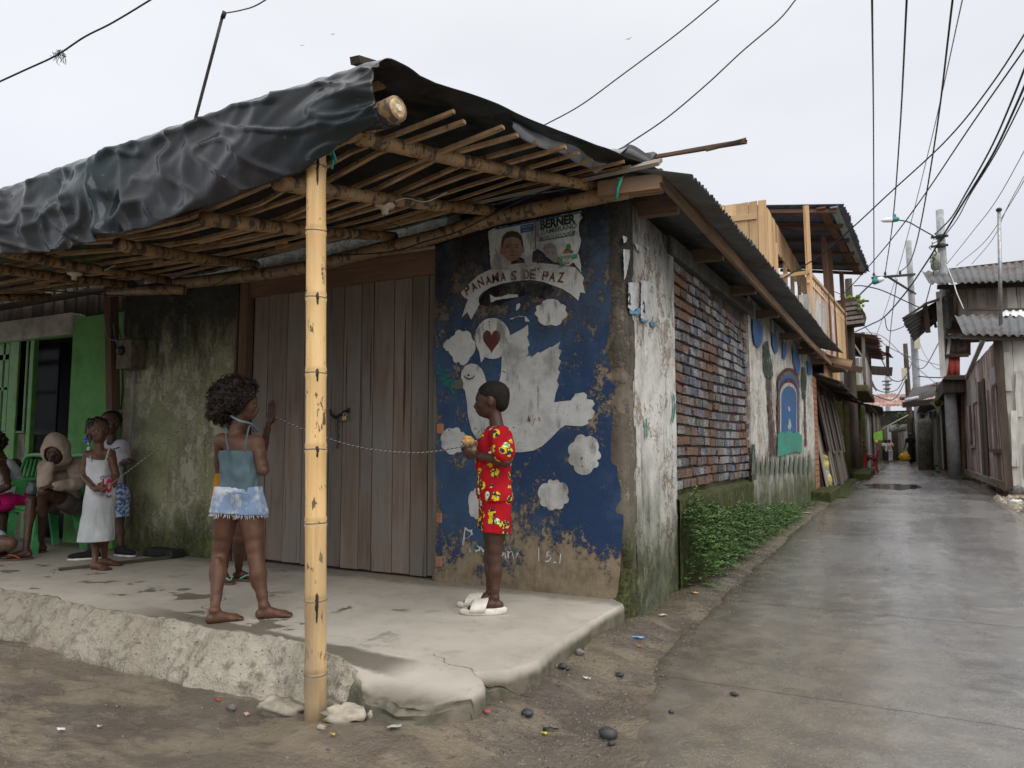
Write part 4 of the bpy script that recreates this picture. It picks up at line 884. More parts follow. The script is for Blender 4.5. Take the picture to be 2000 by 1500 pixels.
# ---------------------------------------------------------------- canopy over the porch
can = thing('porch_canopy', (-2.1, 2.3, 0), 'black tarpaulin porch canopy on a bamboo frame in front of the corner house', 'canopy')
XF = [-9.5, -6.0, -4.5, -3.4, -2.7, -2.1, -1.7, -1.2]
def zfr(x): return float(np.interp(x, XF, [2.10, 2.13, 2.14, 2.12, 2.14, 2.22, 2.335, 2.44]))
def zbk(x): return float(np.interp(x, XF, [2.50, 2.46, 2.44, 2.47, 2.52, 2.56, 2.60, 2.61]))
def zr(x, y):
    t = (y - 2.35) / (4.2 - 2.35); return zfr(x) * (1 - t) + zbk(x) * t
def xr(y): return -1.70 + (y - 2.3) * .24      # right rim of the roof
def bam(name, pts, r, mat, parent=can, seed=0, node=.34, knob=1.13, n=12, nodes_obj=False, tops=None):
    """bamboo culm: straight internodes with a raised ring at each node"""
    pts = [Vector(p) for p in pts]; r0, r1 = r if isinstance(r, tuple) else (r, r); L = sum((pts[i + 1] - pts[i]).length for i in range(len(pts) - 1)); rr = random.Random(seed)
    P = bez(pts, 12) if len(pts) > 2 else [pts[0].lerp(pts[1], i / 24) for i in range(25)]
    cum = [0]
    for i in range(1, len(P)): cum.append(cum[-1] + (P[i] - P[i - 1]).length)
    def pos(s):
        for i in range(1, len(P)):
            if cum[i] >= s: return P[i - 1].lerp(P[i], (s - cum[i - 1]) / max(1e-6, cum[i] - cum[i - 1]))
        return P[-1]
    ss = [(0, 1.0)]; s = tops if tops is not None else rr.uniform(.1, node); marks = []
    while s < cum[-1] - .03:
        marks.append(s)
        ss += [(s - .10, 1.0), (s - .018, 1.02), (s - .006, knob), (s + .001, knob * .985), (s + .005, .99), (s + .012, knob), (s + .03, 1.0)]; s += node * rr.uniform(.9, 1.1)
    ss.append((cum[-1], 1.0)); ss = sorted([q for q in ss if 0 <= q[0] <= cum[-1]])
    o = MB().tube([pos(q[0]) for q in ss], [(r0 + (r1 - r0) * q[0] / cum[-1]) * q[1] for q in ss], n).build(name, mat, parent, True)
    return o, [pos(s) for s in marks]
pole_foot = Vector(at(617, 1412, z=-.18)) + Vector((0, 0, -.08)); pole_top = Vector(at(617, 320, y=2.24)); pole_top.z = 2.135
poleo, mk = bam('bamboo_post', [pole_foot, pole_top], (.0425, .039), M['post_bamboo'], seed=3, node=.30, knob=1.085, n=24, tops=.27)
nd = plain('node_scar', (.20, .16, .12), .7, .3, 40); ds = plain('dark_scar', (.035, .026, .02), .7, .3, 40)
for i, p in enumerate(mk):
    rr_ = .0425 - .0035 * (p.z + .26) / 2.42
    pts = [p + Vector((math.cos(t) * rr_ * 1.045, math.sin(t) * rr_ * 1.045, math.sin(2 * t + i) * .0012)) for t in [2 * math.pi * k / 24 for k in range(25)]]
    MB().tube(pts, .0032, 6, False).build('node_ring', nd, poleo, True)
    v = (Vector((0, 0, 0)) - Vector((p.x, p.y, 0))).normalized(); sd = Vector((-v.y, v.x, 0)); r_ = random.Random(i)
    hh = [.012, .09, .0, .014, .02, .016, .02, .10, .016][i % 9]
    if hh and i % 2 == 1 or i in (4,):
        mb = MB()
        mb.blob(p + v * (rr_ * .985) + sd * .004, (.010, .006, .012 + hh * .3), 8, 6, .4, 3, i); mb.blob(p + v * (rr_ * .97) + sd * .006 - Vector((0, 0, .015 + hh * .25)), (.005, .005, .010 + hh * .4), 6, 6, .3, 3, i)
        mb.build('branch_scar', ds, poleo, True)
# front purlin (its sawn end shows) and a second one above
fr_pts = [(-1.70, 2.27, 2.225), (-2.1, 2.32, 2.205), (-2.7, 2.34, 2.14), (-3.5, 2.36, 2.10), (-4.6, 2.36, 2.09), (-6.5, 2.37, 2.09), (-9.3, 2.37, 2.09)]
bam('purlin', fr_pts, (.052, .045), M['rafter_bamboo'], seed=5, node=.4, knob=1.08)
cut = plain('sawn_end', (.50, .36, .20), .7, .35, 40, bump=.002)
e_ = Vector((-1.70, 2.27, 2.225)); dd = (Vector((-2.1, 2.32, 2.205)) - e_).normalized()
MB().tube([e_ - dd * .006, e_ + dd * .004], [.034, .046], 16).build('sawn_end', cut, can)
MB().tube([e_ - dd * .012, e_ - dd * .005], [.014, .018], 10).build('heart_wood', plain('pale_pith', (.68, .60, .45), .8, .2, 50), can)
bam('purlin', [(-1.88, 2.40, 2.44), (-2.5, 2.38, 2.415), (-3.4, 2.36, 2.36), (-4.6, 2.36, 2.32), (-6.5, 2.38, 2.32), (-9.3, 2.4, 2.32)], (.032, .032), M['batten_wood'], seed=6)
plank('loose_stick', at(693, 117, y=2.27), at(727, 127, y=2.40), .045, .03, M['dark_wood'], can, seed=1)
# rafters
raf = [((-2.09, 2.5, 2.275), (-1.60, 4.17, 2.50)), (tuple(at(540, 357, y=2.34)), tuple(at(962, 412, y=4.15))), (tuple(at(398, 427, y=2.36)), tuple(at(770, 462, y=4.15))), (tuple(at(232, 478, y=2.40)), tuple(at(500, 517, y=4.15))),
       (tuple(at(-70, 478, y=2.4)), tuple(at(330, 548, y=4.0))), (tuple(at(-120, 508, y=2.4)), tuple(at(262, 557, y=4.1))), ((-7.6, 2.35, 2.04), (-7.3, 4.2, 2.36)), ((-8.5, 2.35, 2.04), (-8.3, 4.2, 2.36))]
for i, (a, b) in enumerate(raf):
    a, b = Vector(a), Vector(b); m_ = (a + b) / 2 + Vector((0, 0, -.012)); bam('rafter', [a, m_, b], (.036, .033), M['rafter_bamboo'], seed=20 + i, node=.33, knob=1.07)
def raf_z(x, y):     # top face of the rafter layer
    pts = []
    for a, b in raf:
        t = (y - a[1]) / (b[1] - a[1]); pts.append((a[0] + (b[0] - a[0]) * t, a[2] + (b[2] - a[2]) * t))
    pts.sort(); return float(np.interp(x, [p[0] for p in pts], [p[1] for p in pts])) + .035
# battens of split bamboo across the rafters
rb_ = random.Random(5); yb = 2.40
for i in range(11):
    x1 = xr(yb) - rb_.uniform(.0, .10); x = x1 if i else -1.78; seg = 0
    while x > -9:
        L = rb_.uniform(2.2, 3.6); x2 = max(-9.2, x - L); w_ = rb_.uniform(.014, .032)
        skew = rb_.uniform(-.05, .05); n = 5; pts = [(x + (x2 - x) * k / n, yb + skew * k / n, raf_z(x + (x2 - x) * k / n, yb) + .012 + (.01 if seg % 2 else 0)) for k in range(n + 1)]
        mb = MB()
        for k in range(n): mb.beam(pts[k], pts[k + 1], w_, .017)
        mb.build('batten', M['batten_wood'], can); x = x2 + .15; seg += 1
    yb += rb_.uniform(.13, .20)
    if yb > 4.1: break
for (a, b, w_) in [((700, 275), (895, 210), .05), ((905, 420), (1130, 330), .04)]: pass
# beam along the top of the wall
bpx = [(1195, 384), (1000, 408), (860, 470), (700, 505), (600, 523), (500, 536), (400, 548), (250, 566)]
wb = [at(1232, 372, y=4.12), at(1100, 398, y=4.13), at(960, 428, y=4.14), at(850, 462, y=4.14), at(730, 490, y=4.14), at(600, 522, y=4.14), at(480, 540, y=4.14), at(330, 556, y=4.14)]
bam('wall_beam', wb, (.048, .05), M['beam_bamboo'], seed=9, node=.42, knob=1.08)
plank('wall_timber', at(1172, 374, y=4.08), at(1292, 358, y=4.10), .10, .09, M['fascia_wood'], can, seed=2)
MB().tube([at(215, 570, y=4.10), at(300, 566, y=4.10), at(360, 566, y=4.10)], [.045, .045, .04], 10).build('beam_stub', M['beam_bamboo'], can, True)
plank('grey_board', at(895, 402, y=4.0), at(1290, 316, y=4.05), .12, .022, M['old_wood'], can, up=(0, -.6, 1), seed=2)
# the tarpaulin: over the roof, round the front lip, and down
AY = 2.15          # plane of the hanging apron
def tarp_mesh():
    us = np.concatenate([np.linspace(-9.4, -5.2, 60), np.linspace(-5.2, -1.0, 300)]); us = us[np.concatenate([[True], np.diff(us) > 1e-6])]
    vs_n = []; rows = []
    NB, NL, NF = 34, 12, 40
    rr = random.Random(2)
    folds = [(-4.42, .9, .10), (-4.18, .8, .07), (-3.95, .5, .06), (-3.38, 1.0, .045), (-3.18, .4, .07), (-2.75, .3, .06), (-4.65, .9, .08), (-4.9, .8, .09), (-5.4, .9, .1), (-5.9, .8, .08), (-2.3, .25, .08), (-3.62, .6, .05)]
    V = []
    for x0 in us:
        # top and bottom of the front apron at this x
        zt = float(np.interp(x0, [-9.4, -6, -4.55, -3.4, -2.51, -1.80, -1.0], [2.33, 2.34, 2.37, 2.43, 2.465, 2.47, 2.47])); zt = .9 + (zt - .9) * .975
        zb = float(np.interp(x0, [-9.4, -6, -4.8, -4.5, -4.1, -3.75, -3.37, -3.15, -2.68, -2.35, -2.1, -1.9, -1.72], [2.02, 2.03, 2.05, 2.07, 1.965, 1.955, 1.95, 1.965, 1.995, 2.05, 2.085, 2.15, 2.22])); zb = .9 + (zb - .9) * AY / 2.3 + .006 * math.sin(x0 * 9)
        col = []
        for j in range(NB):
            t = j / NB; y = 4.28 - (4.28 - 2.42) * t
            x = x0 + (xr(y) + 1.70) * sstep(-2.6, -1.7, x0) if x0 <= -1.7 else None
            z = raf_z(x0, y) + .035 if x is not None else 0
            if x is not None: zb4 = raf_z(x0, 4.2) + .045; z = max(z, zb4 + (zt - .015 - zb4) * t)
            if x is not None: z += .02 * mnoise.noise(Vector((x0 * 2.5, y * 3, 0))) + .008 * mnoise.noise(Vector((x0 * 9, y * 5, 3)))
            col.append((x, y, z))
        for j in range(NL):
            a = math.pi / 2 * (j / NL); r_ = .085; y = 2.42 - (2.42 - AY) * math.sin(a); z = zt - r_ * (1 - math.cos(a)); w_ = .006 * mnoise.noise(Vector((x0 * 14, a * 2, 1)))
            col.append((x0, y - w_, z + w_))
        for j in range(NF + 1):
            t = j / NF; zz = zt - .085 + (zb - zt + .085) * t; y = AY + .02 * math.sin(t * math.pi) * -1 + .02 * t ** 3
            d = 0
            for fx, st, wd in folds:
                c = fx + (.10 * (t - .3)) * (1 if st > .5 else .4); q = (x0 - c) / (wd * (.22 + .8 * t)); d += st * .075 * math.exp(-q * q) * (.15 + t) * (1 - .45 * t) 
            d += .018 * mnoise.noise(Vector((x0 * 3.2 + t * 1.2, t * 2.2, 5))) + .004 * mnoise.noise(Vector((x0 * 11 + t * 4, t * 3, 9))) * (1 - t * .5)
            rid = .024 * (1 - min(1, 3.2 * abs(mnoise.noise(Vector((x0 * 1.9 + t * .9, t * 1.3, 21)))))) ** 2 + .016 * (1 - min(1, 3.5 * abs(mnoise.noise(Vector((x0 * 4.5 - t * 2.2, t * 2.2, 27)))))) ** 2; d += rid; sl = .030 * mnoise.noise(Vector((x0 * 8 + t * 5, t * 2, 11))) * max(0, .5 - t)
            col.append((x0, y - d - sl, zz))
        V.append(col)
    V = [c for c in V if c[0][0] is not None]
    nu, nv = len(V), len(V[0]); vs = [p for c in V for p in c]; fs = [(i * nv + j, (i + 1) * nv + j, (i + 1) * nv + j + 1, i * nv + j + 1) for i in range(nu - 1) for j in range(nv - 1)]
    return vs, fs
vs, fs = tarp_mesh()
tp = tag(obj('tarpaulin', mesh_of('tarpaulin', vs, fs, M['tarp'], True), can), 'black plastic sheet sagging in folds over the front edge')
s_ = tp.modifiers.new('t', 'SOLIDIFY'); s_.thickness = .0025
# pale underside turned out along the right rim
top = [(985, 238), (1030, 246), (1080, 252), (1130, 272), (1180, 290), (1206, 292), (1228, 288)]; bot = [(1000, 248), (1032, 280), (1075, 292), (1118, 312), (1150, 330), (1172, 334), (1215, 290)]
ya = [3.05, 3.22, 3.42, 3.65, 3.9, 4.0, 4.1]; TP = bez([at(*p, y=y) for p, y in zip(top, ya)], 8); BP = bez([at(*p, y=y - .02) for p, y in zip(bot, ya)], 8); vs, fs = [], []
for i, (a, b) in enumerate(zip(TP, BP)):
    for j in range(9):
        t = j / 8; p = a.lerp(b, t); p += Vector((.022, -.01, 0)) * math.sin(math.pi * t) * (1 + .6 * math.sin(i * .35)) + Vector((.004, 0, .004)) * math.sin(i * .55 + t * 3); vs.append(p)
for i in range(len(TP) - 1):
    for j in range(8): fs.append((i * 9 + j, i * 9 + 9 + j, i * 9 + 10 + j, i * 9 + j + 1))
tag(obj('tarpaulin_flap', mesh_of('tarpaulin_flap', vs, fs, M['tarp_flap'], True), can), 'pale wet flap of the sheet turned out at the right rim').modifiers.new('t', 'SOLIDIFY').thickness = .003
TP = bez([at(1206, 292, y=4.08), at(1232, 283, y=4.1), at(1262, 300, y=4.14), at(1278, 308, y=4.16), at(1283, 300, y=4.17), at(1276, 296, y=4.18)], 6); vs, fs = [], []
for i, a in enumerate(TP): vs += [a, a + Vector((-.02, -.03, -.07 * (1 - i / len(TP)) - .01)), a + Vector((-.10, -.02, -.12 * (1 - i / len(TP))))]
for i in range(len(TP) - 1):
    for j in range(2): fs.append((i * 3 + j, i * 3 + 3 + j, i * 3 + 4 + j, i * 3 + j + 1))
obj('tarpaulin_curl', mesh_of('tarpaulin_curl', vs, fs, M['tarp'], True), can).modifiers.new('t', 'SOLIDIFY').thickness = .003
# sheet end slung under the sawn purlin
vs, fs = [], []; n = 15
c_ = Vector((-1.74, 2.27, 2.22))
for i in range(n):
    a = math.pi * (.02 + .96 * i / (n - 1)) + math.pi; 
    for k, dx in enumerate((.0, .05, .10, .14)):
        rr_ = .058 + .004 * math.sin(i * 1.1 + k); vs.append(c_ + Vector((-dx - .01 * math.sin(i), 0, 0)) + Vector((0, math.cos(a) * rr_ * 1.25, math.sin(a) * rr_ * .95)))
for i in range(n - 1):
    for k in range(3): fs.append((i * 4 + k, i * 4 + k + 1, i * 4 + 5 + k, i * 4 + 4 + k))
obj('tarpaulin_sling', mesh_of('tarpaulin_sling', vs, fs, M['tarp'], True), can).modifiers.new('t', 'SOLIDIFY').thickness = .003
plank('roof_lath', at(960, 214, y=4.45), at(1022, 243, y=4.45), .04, .03, plain('rusty_lath', (.10, .045, .035), .8), house, seed=1)
plank('roof_stick', at(1270, 308, y=4.3), at(1457, 276, y=4.0), .032, .02, M['frame_wood'], house, seed=9, am=.004)
plank('roof_stick', at(1380, 293, y=4.0), at(1457, 272, y=4.0), .018, .014, M['dark_wood'], house, seed=8, am=.003)
# lamp holders
def lampholder(p, lab):
    t = thing('lamp_holder', p, lab, 'lamp holder', 'bare lamp holders under the canopy'); mb = MB()
    prof = [(.0, .0), (.05, 0), (.056, -.008), (.05, -.018), (.03, -.026), (.020, -.034), (.018, -.055), (.013, -.058), (0, -.058)]; n = 16; vs = []; fs = []
    for r_, z in prof:
        for k in range(n): vs.append((p[0] + r_ * math.cos(k * 2 * math.pi / n), p[1] + r_ * math.sin(k * 2 * math.pi / n), p[2] + z))
    for i in range(len(prof) - 1):
        for k in range(n): fs.append((i * n + k, i * n + (k + 1) % n, (i + 1) * n + (k + 1) % n, (i + 1) * n + k))
    mb.add(vs, fs).build('porcelain_base', M['ceramic'], t, True)
    c = Vector(p); MB().tube(bez([c + Vector((.03, 0, -.005)), c + Vector((.10, .05, .03)), c + Vector((.22, .06, -.005)), c + Vector((.33, .1, .04))], 6), .003, 5).build('wire', M['cable_white'], t)
    MB().tube(bez([c + Vector((-.0, 0, -.05)), c + Vector((-.02, .02, -.09)), c + Vector((.04, .03, -.11)), c + Vector((.12, .05, -.14))], 5), .0025, 5).build('wire', M['cable'], t)
    return t
a = at(752, 398, y=3.1); lampholder((a.x, a.y, a.z), 'cream porcelain lamp holder on the second rafter, right of the bamboo post')
a = at(146, 532, y=3.3); lampholder((a.x, a.y, a.z), 'cream porcelain lamp holder near the left end of the canopy')
def cord(name, pts, r, mat, lab, cat='cable', group=None, n=10, seg=5, parent=None):
    o = MB().tube(bez(pts, n), r, seg).build(name, mat, parent, True)
    if parent is None: tag(o, lab, cat, group)
    return o
k_ = at(652, 305, y=2.25); tag(MB().tube(bez([k_ + Vector((-.02, 0, .01)), k_ + Vector((.005, -.02, .02)), k_ + Vector((.01, 0, -.02)), k_ + Vector((-.01, 0, 0))], 5), .006, 5).tube(bez([k_, k_ + Vector((.004, -.01, -.03)), k_ + Vector((-.004, -.005, -.055))], 5), .005, 5).build('cord_tie', M['teal_cord'], can, True), None)
k_ = at(1213, 375, y=4.06); MB().tube([k_ + Vector((.02, -.05, .06)), k_ + Vector((0, -.06, 0)), k_ + Vector((-.015, -.04, -.06))], .010, 6).build('cord_tie', M['teal_cord'], can, True)
cord('porch_cable', [at(1120, 352, y=3.9), at(1010, 395, y=3.9), at(900, 450, y=3.95), at(830, 472, y=3.98), at(760, 492, y=4.0), at(640, 500, y=4.0)], .005, M['cable'], 'black cable slung below the rafters beside the poster')
cord('porch_cable', [at(520, 495, y=4.0), at(440, 545, y=4.05), at(360, 585, y=4.15), at(300, 598, y=4.16), at(240, 585, y=4.16)], .004, M['cable'], 'thin black cable drooping across the stained wall')
cord('porch_cable', [at(0, 560, y=3.9), at(90, 567, y=3.95), at(170, 574, y=4.0), at(240, 578, y=4.05)], .006, M['cable'], 'black cable along the top of the green doorway')
# ---------------------------------------------------------------- the alley beyond: left row
LW = -1.4
def boards(parent, px, n, z0, z1, x, mat, seed, t=.022, lean=0, nrm=(1, 0, 0), am=.004, back=None):
    """upright boards on a wall beside the alley between two picture columns (a span of y)"""
    y0, y1 = px
    return board_wall(parent, 'board', (x, y0, z0), (0, y1 - y0, 0), (lean, 0, z1 - z0), nrm, n, mat, seed, t=t, am=am)
lean_h = thing('wooden_house', (-1.6, 18, 0), 'low grey plank house leaning back from the alley, just past the orange brick pier', 'house')
MB().add([(-1.36, 16.1, -.1), (-1.72, 16.1, 2.35), (-1.72, 23, 2.35), (-1.36, 23, -.1), (-3.5, 16.1, -.1), (-3.5, 16.1, 2.35), (-3.5, 23, 2.35), (-3.5, 23, -.1)],
         [(0, 1, 2, 3), (0, 4, 5, 1), (3, 2, 6, 7), (1, 5, 6, 2)]).build('wall', M['dark_wood'], lean_h)
boards(lean_h, (16.1, 23), 22, .0, 2.3, -1.33, [M['old_wood'], M['old_wood'], M['dark_wood']], 3, lean=-.35)
for y0, y1 in ((17.0, 17.9), (18.9, 19.5), (20.6, 21.5)):
    o = MB().add([(-1.34, y0, .8), (-1.34, y1, .8), (-1.55, y1, 2.0), (-1.55, y0, 2.0)], [(0, 1, 2, 3)]).build('shutter', M['dark_wood'], lean_h); o.modifiers.new('t', 'SOLIDIFY').thickness = .04  # dark panel stands in for the shade inside an open window
    for yy in (y0, y1): plank('window_frame', (-1.31, yy, .75), (-1.52, yy, 2.05), .07, .03, M['old_wood'], lean_h, up=(1, 0, 0), seed=int(yy * 10))
corrugated('roof_sheet', (-1.02, 15.9, 2.18), (-.98, 23.6, 2.18), (-3.2, 15.9, 3.0), (-3.2, 23.6, 3.0), M['roof_dark'], lean_h, nv=3, rag=.05, sag=.05, seed=5, per=5)
plank('eave_beam', (-1.5, 15.9, 2.30), (-1.5, 23.2, 2.25), .1, .1, M['dark_wood'], lean_h)
for y in (16.0, 18.5, 21, 23): plank('eave_bracket', (-1.7, y, 2.42), (-1.0, y, 2.14), .06, .1, M['dark_wood'], lean_h)
MB().box((-2.2, 15.9, -.3), (-1.15, 24, -.04)).build('plinth', M['moss_base'], lean_h, bevel=.03)

moss_h = thing('mossy_house', (-1.7, 26, 0), 'two storey board house with mossy balcony slab on dark algae covered pillars', 'house')
MB().box((-4, 24.4, -.1), (-1.5, 34, 2.7)).build('wall', M['moss_base'], moss_h)
for y in (24.6, 26.4, 29.5, 33): MB().box((-1.5, y, -.1), (-1.22, y + .35, 2.55)).build('pillar', M['moss_base'], moss_h, bevel=.02)
boards(moss_h, (26.8, 33), 14, 0, 2.5, -1.45, [M['old_wood'], M['dark_wood'], M['white_wood']], 8)
a = at(1716, 768, y=24.2)
MB().box((-2.2, 24.0, 2.52), (-.78, 30.5, 2.72)).build('balcony_slab', M['moss_base'], moss_h, bevel=.02)
board_wall(moss_h, 'board', (-1.62, 24.1, 2.75), (.80, 0, 0), (0, 0, .78), (0, -1, 0), 8, [M['white_wood'], M['old_wood']], 5)
board_wall(moss_h, 'board', (-.82, 24.1, 2.75), (0, 5.5, 0), (0, 0, .78), (1, 0, 0), 18, [M['white_wood'], M['old_wood']], 6)
board_wall(moss_h, 'board', (-2.4, 25.2, 2.7), (.9, 0, 0), (0, 0, 1.7), (0, -1, 0), 8, [M['old_wood'], M['white_wood']], 7)
MB().box((-3.6, 25.3, 2.72), (-1.55, 31, 4.3)).build('upper_wall', M['dark_wood'], moss_h)
for x, y in ((-.86, 24.2), (-.86, 27), (-.86, 29.5), (-1.6, 24.2)): plank('post', (x, y, 2.72), (x, y, 4.3), .09, .09, M['old_wood'], moss_h, seed=int(y * 3))
corrugated('roof_sheet', (-.45, 24.0, 4.15), (-.45, 31, 4.15), (-3.6, 24.0, 4.75), (-3.6, 31, 4.75), M['roof_rust'], moss_h, nv=3, rag=.08, sag=.05, seed=9, per=4)
plank('brace', (-.86, 24.2, 3.5), (-1.3, 24.2, 4.3), .06, .05, M['white_wood'], moss_h)
tin = thing('tin_canopy', tuple(at(1700, 702, y=34)), 'small rusty tin canopy on poles jutting over the alley past the mossy house', 'canopy')
corrugated('roof_sheet', at(1690, 678, y=33), at(1738, 690, y=33), at(1695, 688, y=37), at(1746, 700, y=37), M['roof_rust'], tin, nv=2, rag=.08, per=4)
MB().beam(at(1686, 722, y=33), at(1743, 726, y=33), .12, .35).build('fascia', M['dark_wood'], tin)
for p in (1688, 1733): plank('post', at(p, 676, y=33.2), at(p + 1, 735, y=33.2), .12, .12, M['dark_wood'], tin, seed=p)

def row_house(name, lab, y0, y1, xf, side, h, mats, roofm, n, seed, wall=None, over=.5, doors=(), deep=2.5, rag=.05):
    """one house of the row; side -1 = left of the alley, +1 = right; xf = the facade plane"""
    t = thing(name, (xf, y0, 0), lab, 'house'); s = side
    MB().box((xf + s * .03, y0, -.25), (xf + s * deep, y1, h)).build('wall', wall or M['dark_wood'], t)
    board_wall(t, 'board', (xf, y0, -.05), (0, y1 - y0, 0), (0, 0, h), (-s, 0, 0), n, mats, seed)
    board_wall(t, 'board', (xf + s * deep * .02, y0 - .02, -.05), (s * deep * .9, 0, 0), (0, 0, h), (0, -1, 0), max(4, int(deep * 4)), mats, seed + 1)
    for i, (d0, d1, zt, zb, m) in enumerate(doors):
        MB().box((xf - s * .035, d0, zb), (xf + s * .05, d1, zt)).build('door' if zb < .2 else 'window', m, t)
        for yy in (d0, d1): MB().box((xf - s * .06, yy - .04, zb), (xf - s * .02, yy + .04, zt + .05)).build('frame', M['old_wood'], t)
    corrugated('roof_sheet', (xf - s * over, y0 - .3, h - .05), (xf - s * over, y1 + .2, h - .05), (xf + s * deep, y0 - .3, h + .7), (xf + s * deep, y1 + .2, h + .7), roofm, t, nv=2, rag=rag, sag=.06, seed=seed, per=4)
    return t
W_ = M
blue_wood = wood('pale_blue_wood', (.30, .38, .40), (.40, .47, .48), (.06, .05, .05), .85, .8, grey=(.3, .3, .28), rand=.15)
row_house('plank_house', 'narrow pale plank house with orange upper panel, just past the mossy house', 34.2, 41, -1.35, -1, 2.6, [W_['old_wood'], W_['white_wood'], blue_wood], W_['roof_dark'], 20, 31, over=.35, doors=((36, 37.2, 2.1, 0, W_['dark_wood']),))
row_house('plank_house', 'dim plank house with the lime green signboard on its front', 41.2, 50, -1.2, -1, 2.9, [W_['dark_wood'], W_['old_wood']], W_['roof_dark'], 14, 32, over=.45)
row_house('plank_house', 'last dark house on the left before the alley closes', 50.5, 62, -1.3, -1, 3.2, [W_['dark_wood'], W_['old_wood']], W_['roof_rust'], 12, 33, over=.3)
end_h = thing('end_house', (0, 63, 0), 'grey house closing the end of the alley under a rust stained pink roof', 'house')
MB().box((-3, 63, -.2), (4.2, 66, 3.6)).build('wall', M['concrete_mould'], end_h); board_wall(end_h, 'board', (-2.6, 62.95, -.1), (5, 0, 0), (0, 0, 2.6), (0, -1, 0), 22, [M['old_wood'], M['dark_wood'], M['white_wood'], M['moss_base']], 4)
corrugated('roof_sheet', (-2.2, 62, 3.9), (3.4, 62, 3.9), (-2.2, 66, 5.1), (3.4, 66, 5.1), M['roof_rust'], end_h, nv=3, rag=.08, per=4, pitch=.25, amp=.03)
q = [at(1738, 812, y=60), at(1776, 806, y=60), at(1774, 838, y=60), at(1744, 832, y=60)]
o = tag(MB().add(q, [(0, 3, 2, 1)]).build('awning_sheet', M['tarp'], None), 'dark sheet hung as an awning below the pink roof at the end of the alley', 'awning'); o.modifiers.new('t', 'SOLIDIFY').thickness = .03
q = [at(1735, 830, y=57), at(1772, 828, y=57), at(1770, 842, y=56), at(1737, 844, y=56)]
corrugated('tin_awning', q[0], q[1], q[3], q[2], M['roof_metal'], None, nv=2, per=4, pitch=.25, amp=.02); tag(bpy.data.objects['tin_awning'], 'pale crumpled tin awning below the dark sheet', 'awning')

# ---------------------------------------------------------------- timber balcony house above the corner house
tim = thing('timber_house', (-2, 14, 0), 'new orange timber house with open balcony rising behind the corner house roof', 'house')
ZR, ZF, ZT = 4.30, 3.25, 5.60
cN = at(1497, 400, z=ZT - .15); cF = at(1604, 525, z=ZT - .25); WXt = cN.x
fl = at(1396, 396, y=cN.y)
board_wall(tim, 'board', (fl.x - .4, cN.y, 3.0), (cN.x - fl.x + .4, 0, 0), (0, 0, ZT - 3.05), (0, -1, 0), 7, M['new_wood'], 3, am=.003)
YF = cN.y + 7.4
# side wall: boards with window gaps
y = cN.y + .02; k = 0
for (y0, y1, z0, z1, n) in ((cN.y + .05, cN.y + .95, 3.0, 5.4, 4), (cN.y + .95, YF, 4.85, 5.4, 20), (cN.y + .95, YF, 3.0, 3.8, 20)):
    board_wall(tim, 'board', (cN.x, y0, z0), (0, y1 - y0, 0), (0, 0, z1 - z0), (1, 0, 0), n, M['new_wood'], 7 + k); k += 1
for y0 in (1.0, 2.4, 3.6, 5.0, 6.3): plank('stud', (cN.x, cN.y + y0, 3.7), (cN.x, cN.y + y0, 4.95), .10, .08, M['new_wood'], tim, up=(1, 0, 0), seed=int(y0 * 9))
MB().box((cN.x - 2.4, cN.y + 2.2, 3), (cN.x - 2.3, YF, 5.3)).build('inner_wall', M['dark_wood'], tim)
plank('cross_rail', at(1425, 428, y=cN.y - .03), at(1478, 422, y=cN.y - .03), .11, .03, M['new_wood'], tim, up=(0, -1, 0), seed=5)
rN, rF = at(1578, 530, z=ZR), at(1652, 618, z=ZR - .05)
n = 15
def rl(t, z): p = rN.lerp(rF, t); return Vector((p.x, p.y, z))
plank('rail', rl(0, ZR), rl(1, ZR), .05, .07, M['new_wood'], tim); plank('rail', rl(0, ZR - .2), rl(1, ZR - .2), .035, .05, M['new_wood'], tim)
plank('rail', rl(0, ZR - .02), (cN.x, rN.y, ZR - .05), .05, .07, M['new_wood'], tim)
dirr = (rF - rN).normalized(); nr_ = Vector((dirr.y, -dirr.x, 0))
for i in range(n):
    t0, t1 = i / n, (i + 1) / n; m_ = M['white_wood'] if i < 5 else (M['pink_wood'] if i in (5, 8) else M['new_wood']); c = (t0 + t1) / 2
    plank('panel', rl(c, ZF - .35), rl(c, ZR - (.42 if i < 5 else .10)), (rF - rN).length / n - .012, .02, m_, tim, up=nr_, seed=i, am=.004)
for i in range(22): plank('baluster', rl((i + .5) / 22, ZR - .42), rl((i + .5) / 22, ZR - .02), .03, .025, M['new_wood'], tim, up=nr_)
board_wall(tim, 'panel', (cN.x + .1, rN.y, 2.9), (rN.x - cN.x - .1, 0, 0), (0, 0, .95), (0, -1, 0), 5, M['white_wood'], 4)
MB().prism([(cN.x, rN.y, ZF - .45), (rN.x, rN.y, ZF - .45), (rF.x, rF.y, ZF - .45), (cN.x, rF.y, ZF - .45)], (0, 0, .1)).build('balcony_floor', M['fascia_wood'], tim)
A, B = at(1650, 400, z=ZT), at(1700, 531, z=ZT - .05); Cc = Vector((A.x - 3.3, A.y - .15, ZT + .42)); D = Vector((B.x - 3.2, B.y, ZT + .45))
corrugated('roof_sheet', A, B, Cc, D, M['roof_blue'], tim, nv=2, rag=.02, pitch=.2, amp=.02, per=5, seed=2)
corrugated('roof_sheet', Cc + Vector((0, -.1, .02)), D + Vector((0, 0, .02)), Cc + Vector((-2.5, -.1, -.5)), D + Vector((-2.5, 0, -.5)), M['roof_metal'], tim, nv=2, pitch=.2, amp=.02, per=5, seed=2)
